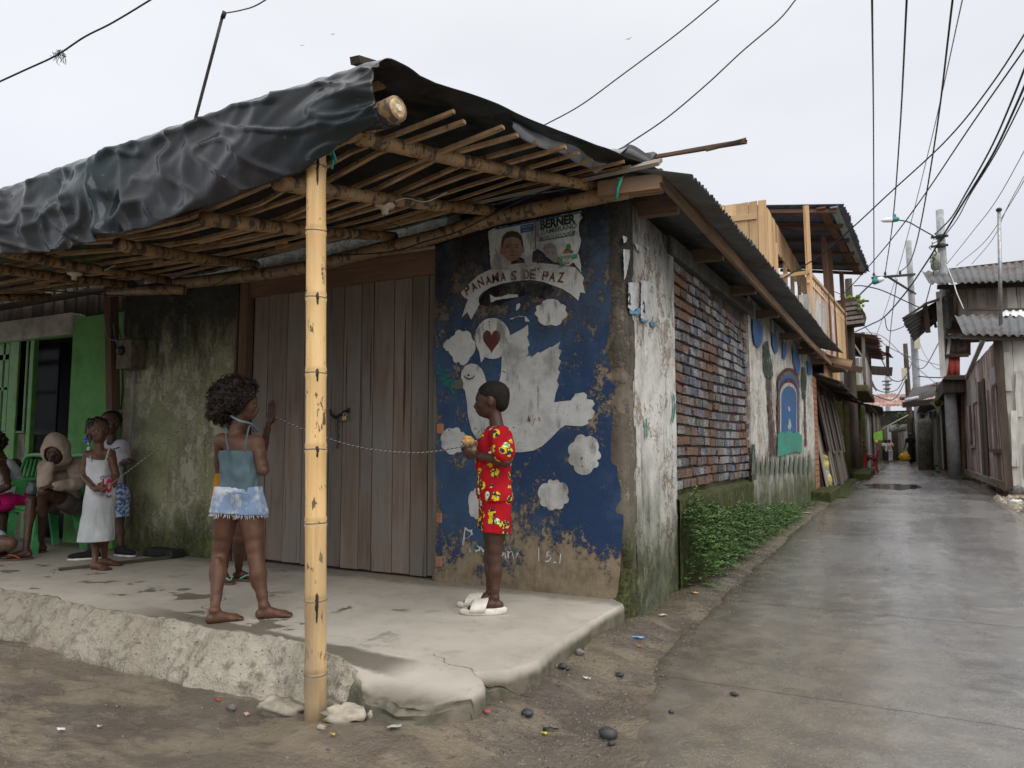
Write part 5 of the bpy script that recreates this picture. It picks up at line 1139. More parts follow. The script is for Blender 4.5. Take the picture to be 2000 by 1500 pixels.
for t in (.02, .2, .4, .6, .8, .97): a_, b_ = A.lerp(B, t), Cc.lerp(D, t); plank('roof_joist', a_.lerp(b_, .05) - Vector((0, 0, .09)), a_.lerp(b_, .7) - Vector((0, 0, .09)), .09, .07, M['frame_wood'], tim, seed=int(t * 99))
a_, b_ = A.lerp(Cc, .13) - Vector((0, 0, .05)), B.lerp(D, .10) - Vector((0, 0, .05)); plank('eave_board', a_, b_, .16, .03, M['frame_wood'], tim, up=(0, 0, 1) if 0 else (0, 0, 1), seed=4)
a_, b_ = A.lerp(Cc, .06) - Vector((0, 0, .04)), B.lerp(D, .05) - Vector((0, 0, .04)); plank('eave_board', a_, b_, .14, .02, blue_wood, tim, seed=5)
for pxt, pyt, pxb, pyb in ((1574, 402, 1581, 560), (1608, 462, 1613, 570), (1619, 487, 1625, 580), (1643, 530, 1649, 620)):
    b_ = at(pxb, pyb, z=ZR - .25) if False else None
    t = (pxb - 1578) / (1652 - 1578); base = rl(max(0.0, min(1, t)), ZF - .3); dpt = (Vector(base) - Vector(CAM)).dot(Vector(fw)); tp_ = at(pxt, pyt, d=dpt); plank('post', base, tp_, .10, .10, M['new_wood'] if pxt < 1600 else M['frame_wood'], tim, seed=pxt)
plank('under_beam', (-1.45, 16.2, 2.75), (-.8, 16.2, 2.55), .09, .14, M['batten_wood'], tim); plank('under_beam', (-1.45, 18.4, 2.85), (-.7, 18.4, 2.62), .09, .14, M['frame_wood'], tim)
board_wall(tim, 'board', (-1.5, 18.5, 2.35), (0, 5.0, 0), (0, 0, .9), (1, 0, 0), 12, M['new_wood'], 17)

# ---------------------------------------------------------------- right row
RX = 1.9
ph = thing('pink_house', (RX, 17.7, 0), 'weathered pink plank house on block footings, right of the road, with corrugated awning', 'house')
MB().box((RX + .04, 17.8, 0), (RX + 4.5, 28.6, 3.2)).build('wall', M['dark_wood'], ph)
boards(ph, (17.75, 28.6), 34, .12, 3.15, RX, [M['pink_wood'], M['pink_wood'], M['old_wood'], M['white_wood'] if 0 else M['pink_wood']], 41, am=.008)
def at_r(px, py): return at(px, py, x=RX)
def rpanel(name, x0, x1, y0, y1, mat, proud=.03, parent=ph, lab=None, frame_m=None):
    a, b = at_r(x0, y0), at_r(x1, y1); ya, yb = sorted((at_r(x0, (y0 + y1) / 2).y, at_r(x1, (y0 + y1) / 2).y)); zt, zb = max(at_r((x0 + x1) / 2, y0).z, at_r((x0 + x1) / 2, y1).z), min(at_r((x0 + x1) / 2, y0).z, at_r((x0 + x1) / 2, y1).z)
    o = tag(MB().box((RX - proud, ya, zb), (RX + .02, yb, zt)).build(name, mat, parent), lab)
    if frame_m:
        for y in (ya, yb): plank('frame', (RX - proud - .02, y, zb), (RX - proud - .02, y, zt), .10, .04, frame_m, parent, up=(1, 0, 0), seed=int(y * 10))
        plank('sill', (RX - proud - .03, ya - .1, zb), (RX - proud - .03, yb + .1, zb), .08, .05, frame_m, parent, up=(1, 0, 0))
    return o
rpanel('door', 1921, 1930, 738, 948, M['dark_wood'], .035, frame_m=M['old_wood'])
w1 = rpanel('shutter', 1937, 1962, 752, 880, M['pink_wood'], .03, frame_m=M['old_wood'])
for i in range(5):
    px = 1939 + i * 5; a, b = at_r(px, 752), at_r(px, 878); plank('slat', (RX - .05, a.y, a.z), (RX - .05, a.y, at(px, 878, y=a.y).z if False else b.z), .12, .02, M['pink_wood'], ph, up=(1, 0, 0), seed=i)
rpanel('shutter', 1896, 1905, 790, 872, M['frame_wood'], .03, frame_m=M['pink_wood']); rpanel('pale_board', 1900, 1909, 742, 788, M['white_wood'], .04)
for i in range(7):
    y = 18 + i * 1.55; MB().blob((RX + .12, y, .0), (.22, .42, .22), 8, 6, .5, 2, i).build('footing_stone', M['rubble'], ph, True)
plank('sill_beam', (RX - .02, 17.7, .10), (RX - .02, 28.5, .08), .16, .14, M['old_wood'], ph, up=(1, 0, 0))
board_wall(ph, 'board', (RX - .02, 17.72, .0), (4.2, 0, 0), (0, 0, 3.1), (0, -1, 0), 20, [M['white_wood'], M['white_wood'], M['old_wood']], 45, am=.008)
plank('corner_post', (RX - .02, 17.68, .05), (RX - .08, 17.68, 3.15), .14, .10, M['dark_wood'], ph, up=(0, 1, 0))
for i, (xx, zz, hh) in enumerate([(.10, .5, 1.1), (.22, 1.5, .9), (.05, 2.0, .8), (.30, .3, .7)]): plank('loose_board', (RX + xx, 17.66, zz), (RX + xx + .03, 17.64, zz + hh), .12, .02, M['white_wood'], ph, up=(0, 1, 0), seed=50 + i, am=.01)
c00, c10 = at(1880, 653, y=17.3), at(2040, 657, y=17.3); c01, c11 = at(1864, 617, y=19.6), at(2040, 612, y=19.6)
corrugated('awning_sheet', c00, c10, c01, c11, M['roof_metal'], ph, nv=3, rag=.02, pitch=.16, amp=.026, per=6, seed=3)
corrugated('patch_sheet', at(1952, 620, y=19.3) + Vector((0, 0, .03)), at(2040, 622, y=19.3) + Vector((0, 0, .03)), at(1952, 610, y=19.7) + Vector((0, 0, .03)), at(2040, 608, y=19.7) + Vector((0, 0, .03)), corr_metal('pale_tin', (.6, .6, .6), (.72, .72, .72), amt=.1, metal=.1), ph, pitch=.13, amp=.02, nv=1)
plank('awning_beam', c00 + Vector((0, .1, -.05)), c10 + Vector((0, .1, -.05)), .07, .08, M['dark_wood'], ph)
plank('ridge_board', at(1890, 605, y=19.8), at(2040, 604, y=19.8), .07, .05, M['dark_wood'], ph)
u0 = at(1872, 614, y=26.2); u1z = at(1900, 550, y=26.2).z
board_wall(ph, 'board', (u0.x, 26.2, u0.z - .25), (6.2, 0, 0), (0, 0, u1z - u0.z + .3), (0, -1, 0), 24, [M['old_wood'], M['white_wood'], M['old_wood']], 47)
MB().box((u0.x + .02, 26.3, u0.z - .2), (u0.x + 6.1, 32, u1z)).build('upper_wall', M['dark_wood'], ph)
corrugated('roof_sheet', at(1814, 555, y=25.2), at(2040, 547, y=25.2), at(1800, 531, y=28.6), at(2040, 507, y=28.6), M['roof_metal'], ph, nv=3, pitch=.19, amp=.032, per=6, seed=6)
plank('ridge_board', at(1852, 527, y=28.7), at(2040, 506, y=28.7), .10, .07, M['dark_wood'], ph)
plank('eave_beam', at(1830, 561, y=25.9), at(2040, 555, y=25.9), .12, .12, M['dark_wood'], ph)
plank('side_eave', at(1888, 738, y=26.5), at(1922, 660, y=20), .10, .05, M['white_wood'], ph)
tag(rpanel('meter_box', 1945, 1956, 718, 752, plain('grey_enamel', (.42, .43, .44), .5), .12, None), 'grey electricity meter on the pink planks above the shutter', 'meter')
m2 = thing('mast', tuple(at(1955, 645, y=18.4)), 'thin galvanised pipe mast standing on the corrugated awning', 'mast')
MB().tube([at(1955, 645, y=18.4), at(1951, 412, y=18.4)], .035, 8).build('pipe', M['steel'], m2, True); MB().blob(at(1951, 410, y=18.4), (.06, .06, .05), 8, 6).build('cap', M['iron'], m2, True)

# balcony house with the red corrugated parapet
rh = thing('balcony_house', (1.5, 27, 0), 'ramshackle house with a red corrugated balcony and a tilted rusty awning', 'house')
Y2 = 29.0
MB().box((1.75, 28.8, -.2), (5, 36, 2.9)).build('wall', M['dark_wood'], rh); boards(rh, (28.8, 36), 20, 0, 2.85, 1.72, [M['frame_wood'], M['old_wood'], M['dark_wood']], 51)
f0 = at(1841, 740, y=27); f1 = at(1890, 735, y=27)
MB().box((f0.x, 26.9, f0.z - .45), (f1.x + .3, 33, f0.z)).build('balcony_floor', M['dark_wood'], rh)
def ypoly(name, pts, y, mat, parent, th=.03, lab=None, cat=None):
    P = [at(*p, y=y) for p in pts]; o = MB().prism(P, (0, th, 0)).build(name, mat, parent)
    bm = bmesh.new(); bm.from_mesh(o.data); bmesh.ops.recalc_face_normals(bm, faces=bm.faces); bm.to_mesh(o.data); bm.free(); return tag(o, lab, cat)
def corr_y(name, x0, y0, x1, y1, y, mat, parent, pitch=.13, amp=.02):
    a, b, c, d = at(x0, y1, y=y), at(x1, y1, y=y), at(x0, y0, y=y), at(x1, y0, y=y); return corrugated(name, a, b, c, d, mat, parent, pitch=pitch, amp=amp, nv=2, per=5)
tag(corr_y('parapet_sheet', 1846, 697, 1875, 735, 26.9, M['red_metal'], rh, .16), 'red corrugated parapet')
rmet = corr_metal('brown_tin', (.12, .09, .075), (.19, .155, .13), amt=.5, metal=.1, rough=.7)
corr_y('wall_sheet', 1846, 662, 1896, 694, 27.3, rmet, rh, .17); corrugated('roof_sheet', at(1846, 657, y=26.7), at(1902, 660, y=26.7), at(1850, 622, y=28.3), at(1890, 612, y=28.3), rmet, rh, pitch=.17, amp=.02, nv=2, per=5)
corrugated('eave_sheet', at(1846, 660, y=26.5), at(1904, 662, y=26.5), at(1846, 655, y=26.8), at(1904, 657, y=26.8), M['roof_metal'], rh, pitch=.17, amp=.025, nv=1, per=5)
plank('balcony_rail', at(1843, 695, y=26.8), at(1892, 694, y=26.8), .08, .1, M['dark_wood'], rh); plank('balcony_sill', at(1843, 737, y=26.8), at(1892, 737, y=26.8), .10, .14, M['dark_wood'], rh)
plank('white_post', at(1833, 570, y=26.6), at(1842, 735, y=26.6), .15, .10, M['white_wood'], rh, seed=3)
plank('post', at(1856, 652, y=26.9), at(1846, 735, y=26.9), .08, .08, M['white_wood'], rh, seed=4)
MB().add([at(1836, 560, y=28.5), at(1866, 558, y=28.5), at(1870, 660, y=28.5), at(1838, 640, y=28.5)], [(0, 1, 2, 3)]).build('upper_wall', M['dark_wood'], rh).modifiers.new('t', 'SOLIDIFY').thickness = .1
corrugated('tilted_awning', at(1762, 624, y=25.6), at(1786, 668, y=26.6), at(1846, 578, y=27.4), at(1850, 612, y=28.2), M['roof_dark'], rh, pitch=.14, amp=.025, nv=3, rag=.06, per=5, seed=4)
plank('awning_edge', at(1806, 594, y=26.4), at(1862, 575, y=26.8), .10, .08, M['old_wood'], rh); plank('awning_strut', at(1806, 594, y=26.5), at(1813, 650, y=26.5), .14, .04, M['dark_wood'], rh); plank('awning_edge', at(1764, 622, y=25.6), at(1808, 594, y=26.4), .08, .05, M['dark_wood'], rh)
plank('awning_strut', at(1820, 600, y=27), at(1828, 640, y=27), .08, .05, M['dark_wood'], rh); plank('awning_strut', at(1812, 628, y=26.8), at(1842, 622, y=26.8), .05, .05, M['dark_wood'], rh)
# ground floor panels between the big pole and the pink house
ypoly('timber_panel', [(1872, 775), (1888, 765), (1890, 945), (1874, 945)], 28.4, M['frame_wood'], rh); ypoly('panel', [(1882, 760), (1895, 742), (1898, 945), (1886, 945)], 28.2, M['moss_base'], rh)
for px in (1873, 1881, 1889): plank('post', at(px - 1, 770, y=28.15), at(px + 2, 942, y=28.15), .09, .06, M['dark_wood'] if px != 1881 else M['fascia_wood'], rh, up=(0, 1, 0), seed=px)

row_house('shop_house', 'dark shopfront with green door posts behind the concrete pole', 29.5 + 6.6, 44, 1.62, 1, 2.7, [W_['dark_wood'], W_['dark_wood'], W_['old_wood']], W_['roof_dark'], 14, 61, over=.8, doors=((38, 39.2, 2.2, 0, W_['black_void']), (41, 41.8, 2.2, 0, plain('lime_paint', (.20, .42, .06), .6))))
row_house('shop_house', 'pale blue plank house with dark door openings', 44.3, 53, 1.40, 1, 2.9, [blue_wood, blue_wood, W_['white_wood']], W_['roof_dark'], 16, 62, over=.6, doors=((46, 47, 2.2, 0, W_['dark_wood']), (49.5, 50.4, 2.2, 0, W_['dark_wood'])))
row_house('shop_house', 'mustard and white plank house at the far end on the right', 53.4, 62, 1.25, 1, 2.8, [W_['white_wood'], W_['old_wood'], plain('mustard_paint', (.16, .13, .02), .8)], W_['roof_rust'], 14, 63, over=.5)
eav = thing('shop_awning', tuple(at(1800, 770, y=34)), 'sagging dark sheet awning with laths over the shopfronts, right of the alley', 'awning')
corrugated('sheet', at(1768, 792, y=33.5), at(1842, 768, y=31.5), at(1782, 758, y=36), at(1842, 745, y=34), M['roof_dark'], eav, nv=2, rag=.03, pitch=.15, amp=.02, per=5)
plank('fascia', at(1765, 791, y=33.4), at(1842, 783, y=31.5), .12, .22, M['dark_wood'], eav); plank('lath', at(1798, 792, y=32.5), at(1832, 786, y=31.8), .05, .04, M['cable_white'], eav)
MB().tube([at(1768, 783, y=33.2), at(1795, 777, y=33.2)], .09, 8).build('tube_light_cover', plain('white_tin', (.68, .70, .74), .4), eav, True)
lan = thing('star_lantern', tuple(at(1832, 786, y=30.5)), 'yellowish star shaped paper lantern hanging by the concrete pole', 'lantern')
s5 = []
cc = at(1831, 787, y=30.5)
for i in range(8):
    r_ = .34 if i % 2 == 0 else .17; r_ *= 1.25 if i in (2, 6) else 1; s5.append(cc + Vector((math.cos(i * math.pi / 4) * r_ * .75, 0, math.sin(i * math.pi / 4) * r_)))
MB().prism(s5, (0, .18, 0)).build('paper_star', plain('aged_paper', (.34, .33, .17), .7), lan); MB().blob(cc + Vector((0, -.02, 0)), (.10, .03, .12), 8, 6).build('dark_centre', M['dark_wood'], lan, True)
MB().tube([cc + Vector((0, 0, .4)), cc + Vector((0, 0, .75))], .015, 5).build('string', M['cable'], lan); MB().tube([cc + Vector((0, 0, .62)), cc + Vector((0, 0, .66))], [.22, .10], 10).build('cap', M['frame_wood'], lan)
dk = tag(MB().tube([at(1809, 918, y=36), at(1806, 828, y=36), at(1806, 818, y=36)], [.30, .29, .24], 14).build('drum_pillar', M['concrete_mould'], None, True), 'stout dark concrete pillar with pale top outside the shopfront', 'pillar')
sg = ypoly('sign_board', [(1706, 846), (1723, 840), (1724, 860), (1714, 860), (1706, 858)], 41, plain('lime_sign', (.28, .62, .10), .6), None, .08, 'lime green signboard on the left wall far down the alley', 'sign')
kk = [at(1712, 848, y=40.9)]
# bulbs of stuff beneath it
tag(MB().blob(at(1711, 863, y=40), (.09, .09, .09), 8, 6).build('yellow_lamp_shade', plain('yellow_shade', (.70, .38, .03), .5), None, True), 'small yellow shade hanging under the lime green signboard', 'lamp shade')
hp_ = tag(MB().beam(at(1665, 700, y=30), at(1712, 763, y=30), .06, .06).build('white_pipe', M['cable_white'], None), 'white pipe slanting down in front of the mossy house balcony', 'pipe')
hb = tag(MB().beam(at(1722, 838, y=50), at(1774, 810, y=50), .07, .05).build('bamboo_rod', plain('pale_rod', (.50, .47, .30), .6), None), 'pale rod slanting across the end of the alley', 'rod')

# ---------------------------------------------------------------- poles, lamps, insulators
def pole(name, pb, pt, rb_, rt_, mat, lab, cat='utility pole', n=14):
    t = thing(name, tuple(pb), lab, cat); MB().tube([Vector(pb).lerp(Vector(pt), k / 6) for k in range(7)], [rb_ + (rt_ - rb_) * k / 6 for k in range(7)], n).build('shaft', mat, t, True); return t
P1b, P1t = at(1866, 941, d=23.2), at(1835, 411, d=24.5)
P1 = pole('utility_pole', P1b, P1t, .195, .115, M['pole_concrete'], 'thick pale concrete pole at the right verge, passing behind the awnings')
for py in (462, 480): a = at(1837, py, d=24.2); MB().box((a.x - .28, a.y - .05, a.z - .03), (a.x + .22, a.y + .05, a.z + .03)).build('clamp', M['iron'], P1); MB().tube([a + Vector((0, 0, -.04)), a + Vector((0, 0, .04))], .15, 14).build('band', M['iron'], P1)
tr = thing('transformer', tuple(at(1827, 510, d=24)), 'stained pale transformer can on the thick concrete pole', 'transformer')
a, b = at(1828, 495, d=23.9), at(1828, 527, d=23.9); MB().tube([b, b.lerp(a, .9), a], [.125, .125, .10], 14).build('can', plain('stained_cream', (.36, .38, .30), .7, .3, 12), tr, True)
for k in range(6): t = k * math.pi / 3; MB().box((b.x + .13 * math.cos(t) - .012, b.y + .13 * math.sin(t) - .012, b.z + .05), (b.x + .13 * math.cos(t) + .012, b.y + .13 * math.sin(t) + .012, a.z - .08)).build('fin', M['concrete_mould'], tr)
MB().tube([a, a + Vector((0, 0, .09))], .02, 6).build('bushing', M['iron'], tr)
ins = thing('cable_cluster', tuple(at(1824, 462, d=23.8)), 'knot of terminals and looped cable ends on the concrete pole', 'cable joint')
for k in range(9): r_ = random.Random(k); a = at(1822 + r_.uniform(-4, 5), 455 + k * 6, d=23.8); MB().tube(bez([a, a + Vector((r_.uniform(-.1, .1), 0, -.06)), a + Vector((r_.uniform(-.1, .1), 0, -.14))], 4), .014, 5).build('loop', M['cable'], ins)
def street_lamp(head, arm_pts, d, lab, flip=1):
    t = thing('street_lamp', tuple(at(*arm_pts[-1], d=d)), lab, 'street lamp', 'street lamps'); P = [at(*p, d=d) for p in arm_pts]
    MB().tube(bez(P, 6), .022, 6).build('arm', M['iron'], t, True); u = (at(head[2], head[3], d=d) - at(head[0], head[1], d=d)); L = u.length; a = at(head[0], head[1], d=d)
    MB().tube([a, a + u * .15, a + u * .55, a + u * .62], [.02, .07, .085, .06], 10).build('lens', M['lamp_glass'], t, True)
    MB().tube([a + u * .55, a + u * .62, a + u * .92, a + u], [.06, .085, .08, .03], 10).build('housing', M['lamp_green'], t, True); c = a + u * .75
    MB().box((c.x - .05, c.y - .05, c.z + .05), (c.x + .05, c.y + .05, c.z + .16)).build('photocell', plain('photocell_blue', (.10, .25, .40), .5), t); return t
street_lamp((1721, 431, 1756, 428), [(1756, 430), (1775, 434), (1800, 448), (1823, 461)], 23.6, 'street lamp with green housing on a long arm from the concrete pole')
street_lamp((1727, 543, 1704, 552), [(1704, 552), (1690, 565), (1672, 583)], 21, 'smaller street lamp on a short arm above the mossy platform')
P2 = pole('utility_pole', at(1799, 905, d=38), at(1774, 470, d=38), .20, .14, M['pole_concrete'], 'pale leaning concrete pole behind the tilted awning, with crossarm')
a, b = at(1704, 543, d=36), at(1786, 536, d=38); MB().beam(a, b, .12, .12).build('crossarm', M['iron'], P2); MB().beam(at(1735, 541, d=36.6), at(1788, 574, d=38), .08, .08).build('brace', M['iron'], P2)
for px, py in ((1707, 536), (1729, 534), (1758, 532)):
    c = at(px, py + 4, d=36.6); mb = MB().tube([c, c + Vector((0, 0, .06)), c + Vector((0, 0, .07)), c + Vector((0, 0, .13)), c + Vector((0, 0, .14)), c + Vector((0, 0, .2))], [.03, .07, .05, .07, .04, .03], 8); mb.build('insulator', M['iron'], P2, True)
c = at(1791, 662, d=37.6); MB().box((c.x - .13, c.y - .1, c.z - .5), (c.x + .13, c.y + .1, c.z + .5)).build('box', M['ceramic'], P2)
P3 = pole('wooden_pole', at(1782, 905, d=46), at(1768, 671, d=46), .20, .13, M['dark_wood'], 'dark wooden pole at the middle of the alley, farther than the pale one')
c = at(1768, 730, d=45.8); MB().box((c.x - .2, c.y - .1, c.z - .35), (c.x + .1, c.y + .1, c.z + .35)).build('junction_box', M['ceramic'], P3)
P4 = pole('wooden_pole', at(1671, 915, y=23.9), at(1657, 545, y=23.9), .13, .10, M['dark_wood'], 'dark wooden pole in front of the mossy house')
pl4 = thing('mossy_ledge', tuple(at(1660, 610, y=23.5)), 'dark boarded ledge with moss on top, wrapped round the wooden pole', 'ledge')
ypts = [(1630, 588), (1668, 580), (1690, 612), (1686, 628), (1640, 636)]
ypoly('board_face', ypts, 23.2, M['dark_wood'], pl4, .9)
for k in range(5): ypoly('slat', [(1634 + k, 594 + k * 9), (1676 + k * 3, 588 + k * 9), (1677 + k * 3, 594 + k * 9), (1635 + k, 600 + k * 9)], 23.15, M['old_wood'], pl4, .05)
mg = plain('bright_moss', (.16, .24, .02), .95, .5, 30)
mb = MB()
for k in range(26): r_ = random.Random(k); p = at(1651 + r_.uniform(0, 26), 583 + r_.uniform(-3, 3) + (k % 3), y=23.3); mb.blob(p, r_.uniform(.04, .09), 6, 4, .4, 3, k)
for k in range(10): r_ = random.Random(k + 50); p = at(1676 + r_.uniform(0, 10), 588 + r_.uniform(-2, 18), y=23.1); mb.blob(p, r_.uniform(.03, .06), 6, 4, .4, 3, k)
mb.build('moss', mg, pl4, True, 'stuff')
plank('stick', at(1680, 588, y=23.2), at(1697, 588, y=23.2), .05, .05, M['dark_wood'], pl4)
P5 = pole('utility_pole', at(1738, 900, d=62), at(1732, 735, d=62), .25, .16, M['pole_concrete'], 'distant pole bristling with crossarms at the far end of the alley')
for k, py in enumerate((745, 752, 760, 772)): w_ = 18 - k * 2; MB().beam(at(1732 - w_ / 2, py, d=61.8), at(1732 + w_ / 2, py - 1, d=61.8), .10, .10).build('crossarm', M['iron'], P5)
for k in range(4):
    r_ = random.Random(k); a = at(1700 + k * 6, 748 + k * 9, y=45)
sol = pole('roof_mast', at(366, 246, y=6.5) - Vector((.25, 0, 1.1)), at(435, 30, y=6.5), .022, .020, M['iron'], 'slanting rusty pipe mast rising behind the canopy', 'mast', 8)
a = at(437, 26, y=6.5); MB().tube([a - Vector((.02, 0, .06)), a + Vector((.02, 0, .02))], .030, 8).build('cap', M['cable'], sol, True)

# ---------------------------------------------------------------- wires
WR = [  # label, points, depth near, depth far, radius, material
 ('black cable crossing the upper left corner of the sky', [(-20, 168), (50, 136), (110, 108), (165, 72), (220, 44), (293, 0), (340, -30)], 7, 7, .011, 'cable'),
 ('cable leaving the slanting pipe mast', [(437, 26), (470, 20), (505, 8), (560, -30)], 8.0, 7, .009, 'cable'),
 ('black cable rising from behind the canopy rim', [(1048, 252), (1130, 208), (1210, 150), (1320, 68), (1403, 0), (1450, -40)], 9, 8, .010, 'cable'),
 ('black cable rising from the corner of the tin roof', [(1218, 287), (1300, 232), (1380, 165), (1450, 100), (1520, 40), (1556, -3), (1590, -45)], 7, 7, .009, 'cable'),
 ('leftmost of the three wires running up from the crossarm', [(1703, -20), (1706, 250), (1707, 535)], 14, 36.6, .028, 'cable'),
 ('middle of the three wires running up from the crossarm', [(1772, -20), (1758, 250), (1744, 430), (1729, 533)], 14, 36.6, .028, 'cable'),
 ('right of the three wires running up from the crossarm', [(1863, -20), (1830, 250), (1798, 440), (1778, 510), (1758, 531)], 14, 36.6, .028, 'cable'),
 ('thin pale wire right of the crossarm wires', [(1884, -20), (1815, 290), (1752, 535), (1700, 690)], 16, 50, .020, 'cable_pale'),
 ('long diagonal cable from the timber balcony to the top right', [(1480, 575), (1531, 543), (1604, 497), (1672, 438), (1732, 382), (1850, 272), (1940, 160), (2030, 20)], 14, 9, .014, 'cable'),
 ('second diagonal cable, from the wooden pole to the top right', [(1640, 580), (1664, 557), (1736, 474), (1806, 380), (1900, 240), (2030, 55)], 22, 10, .016, 'cable'),
 ('thick twisted cable sweeping up past the concrete pole', [(1670, 648), (1700, 634), (1728, 618), (1770, 570), (1808, 515), (1830, 480), (1880, 398), (1940, 300), (1985, 205), (2030, 100)], 28, 12, .028, 'cable'),
 ('upper twisted service cable from the concrete pole to the right edge', [(1826, 458), (1858, 425), (1886, 378), (1935, 290), (1975, 200), (2030, 60)], 23.6, 12, .026, 'cable'),
 ('lower service cable from the concrete pole to the right edge', [(1828, 482), (1868, 430), (1895, 380), (1950, 290), (2030, 130)], 23.6, 12, .018, 'cable'),
 ('cable from the mossy ledge to the tilted awning', [(1668, 558), (1690, 559), (1725, 568), (1768, 588), (1795, 600)], 23, 26, .024, 'cable'),
 ('fine wire left of the thin mast', [(1849, 516), (1900, 452), (1950, 385), (2030, 240)], 24, 15, .012, 'cable_pale'),
 ('fine wire crossing the thin mast', [(1868, 519), (1925, 470), (1975, 395), (2030, 300)], 24, 15, .012, 'cable_pale'),
 ('fine wire right of the thin mast', [(1898, 516), (1940, 465), (1970, 400), (2030, 290)], 22, 15, .010, 'cable_pale'),
 ('drooping service wire over the far roofs', [(1680, 660), (1720, 700), (1740, 740), (1765, 740), (1785, 700)], 30, 40, .030, 'cable'),
 ('service wire from the dark pole down to the left houses', [(1660, 640), (1690, 700), (1712, 760), (1750, 762), (1768, 735)], 25, 45, .030, 'cable'),
 ('pale wire web between the poles', [(1662, 590), (1700, 650), (1760, 690), (1840, 715)], 25, 32, .018, 'cable_pale'),
 ('pale wire from the crossarm to the far pole', [(1752, 545), (1740, 640), (1733, 735)], 38, 62, .035, 'cable_pale'),
 ('pale wire sagging from the leaning pole to the right houses', [(1780, 600), (1800, 680), (1830, 720), (1850, 700)], 38, 30, .022, 'cable_pale'),
 ('wire between dark wooden pole and red balcony', [(1770, 690), (1800, 720), (1842, 655)], 45, 28, .024, 'cable'),
 ('wire from dark wooden pole toward the shop awning', [(1770, 740), (1745, 780), (1700, 770)], 45, 40, .035, 'cable'),
 ('horizontal double wire by the red balcony', [(1794, 735), (1815, 737), (1842, 738)], 30, 28, .03, 'cable'),
 ('service wire dropping behind the timber balcony', [(1618, 566), (1640, 574), (1662, 590)], 18, 24, .014, 'cable'),
 ('hooked service wire over the middle of the alley', [(1728, 620), (1735, 645), (1760, 640), (1790, 622)], 30, 30, .022, 'cable'),
 ('slack white wire on the upper storey of the pink house', [(1848, 516), (1862, 550), (1868, 570), (1882, 603)], 21, 19, .016, 'cable_white'),
 ('pale wire from the mossy house to the dark pole', [(1665, 650), (1720, 655), (1770, 700), (1840, 760)], 28, 35, .018, 'cable_pale'),
 ('wire dropping beside the thick pole to the tilted awning', [(1826, 520), (1818, 555), (1806, 600)], 24, 26, .022, 'cable'),
]
for lab, pts, d0, d1, r_, m_ in WR:
    n = len(pts); cord('overhead_cable', [at(*p, d=d0 + (d1 - d0) * i / (n - 1)) for i, p in enumerate(pts)], r_ * .8, M[m_], lab, 'cable', 'overhead cables', 8, 5)
# plant scrap caught on the first cable
mb = MB(); r_ = random.Random(3)
for k in range(22):
    a = at(118 + r_.uniform(-8, 8), 100 + r_.uniform(-4, 6), d=7); q = [a]
    for j in range(4): q.append(q[-1] + Vector((r_.uniform(-.03, .03), r_.uniform(-.02, .02), r_.uniform(-.055, .012))))
    mb.tube(bez(q, 3), .0022, 4)
tag(mb.build('dry_tangle', M['cable'], None), 'withered plant tangle hanging from the cable at upper left', 'plant tangle', None, 'stuff')
# birds
def bird(px, py, d, s, lab, tilt):
    c = at(px, py, d=d); t = thing('bird', tuple(c), lab, 'bird'); f = Vector(rt); u = Vector((0, 0, 1)); g_ = Vector(fw)
    MB().blob(c, (.10 * s, .10 * s, .055 * s), 8, 6).build('body', M['cable'], t, True)
    for sg_ in (-1, 1):
        a = c; b = c + (f * sg_ * .22 + u * (.10 + tilt * sg_)) * s; e_ = c + (f * sg_ * .52 + u * (.02 + tilt * 1.6 * sg_)) * s
        MB().add([a + u * .04 * s + g_ * .09 * s, a - u * .02 * s - g_ * .1 * s, b + g_ * .1 * s, b - u * .05 * s - g_ * .1 * s, e_], [(0, 1, 3, 2), (2, 3, 4)]).build('wing', M['cable'], t).modifiers.new('t', 'SOLIDIFY').thickness = .02 * s
    MB().tube([c, c + f * .20 * s - u * .02 * s], [.03 * s, .015 * s], 6).build('tail', M['cable'], t)
bird(1228, 76, 30, .30, 'dark bird banking above the middle of the street', .12); bird(650, 67, 45, .32, 'small bird gliding above the canopy peak, upper of two', .02); bird(590, 89, 45, .30, 'small bird gliding lower and left of the other small one', -.02)
# ---------------------------------------------------------------- porch of the green house, at the left
GY = 4.30
gh = thing('green_house', (-6.9, GY, 0), 'lime green house front with dark open doorway and barred window, left of the stained wall', 'house')
def gpx(x0, x1, z0, z1, y0=GY, y1=GY + .15): 
    a, b = at(x0, 900, y=y0), at(x1, 900, y=y0); return (a.x, y0, z0), (b.x, y1, z1)
a = at(143, 645, y=GY); b = at(232, 610, y=GY); zt = b.z
MB().box((a.x, GY, -.1), (-6.17, GY + .16, zt)).build('wall', M['green_paint'], gh)
tag(MB().box((-6.24, GY - .05, -.05), (-6.185, GY, zt)).build('wall_return', M['green_paint'], gh), None)
al = at(-160, 650, y=GY)
lz0, lz1 = at(100, 657, y=GY).z, at(100, 617, y=GY).z
MB().box((al.x, GY - .03, lz0), (a.x, GY + .12, lz1)).build('lintel', M['grey_paint'], gh, bevel=.01)
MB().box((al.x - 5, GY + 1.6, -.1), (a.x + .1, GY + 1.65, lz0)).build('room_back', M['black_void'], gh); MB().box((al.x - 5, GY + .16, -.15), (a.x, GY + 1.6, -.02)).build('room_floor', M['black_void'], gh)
MB().box((a.x + .01, GY + .16, -.1), (a.x + .08, GY + 1.6, lz0)).build('room_side', M['black_void'], gh); MB().box((al.x - 5, GY + .13, lz0), (-6.2, GY + 1.7, lz0 + .08)).build('room_ceiling', M['black_void'], gh)
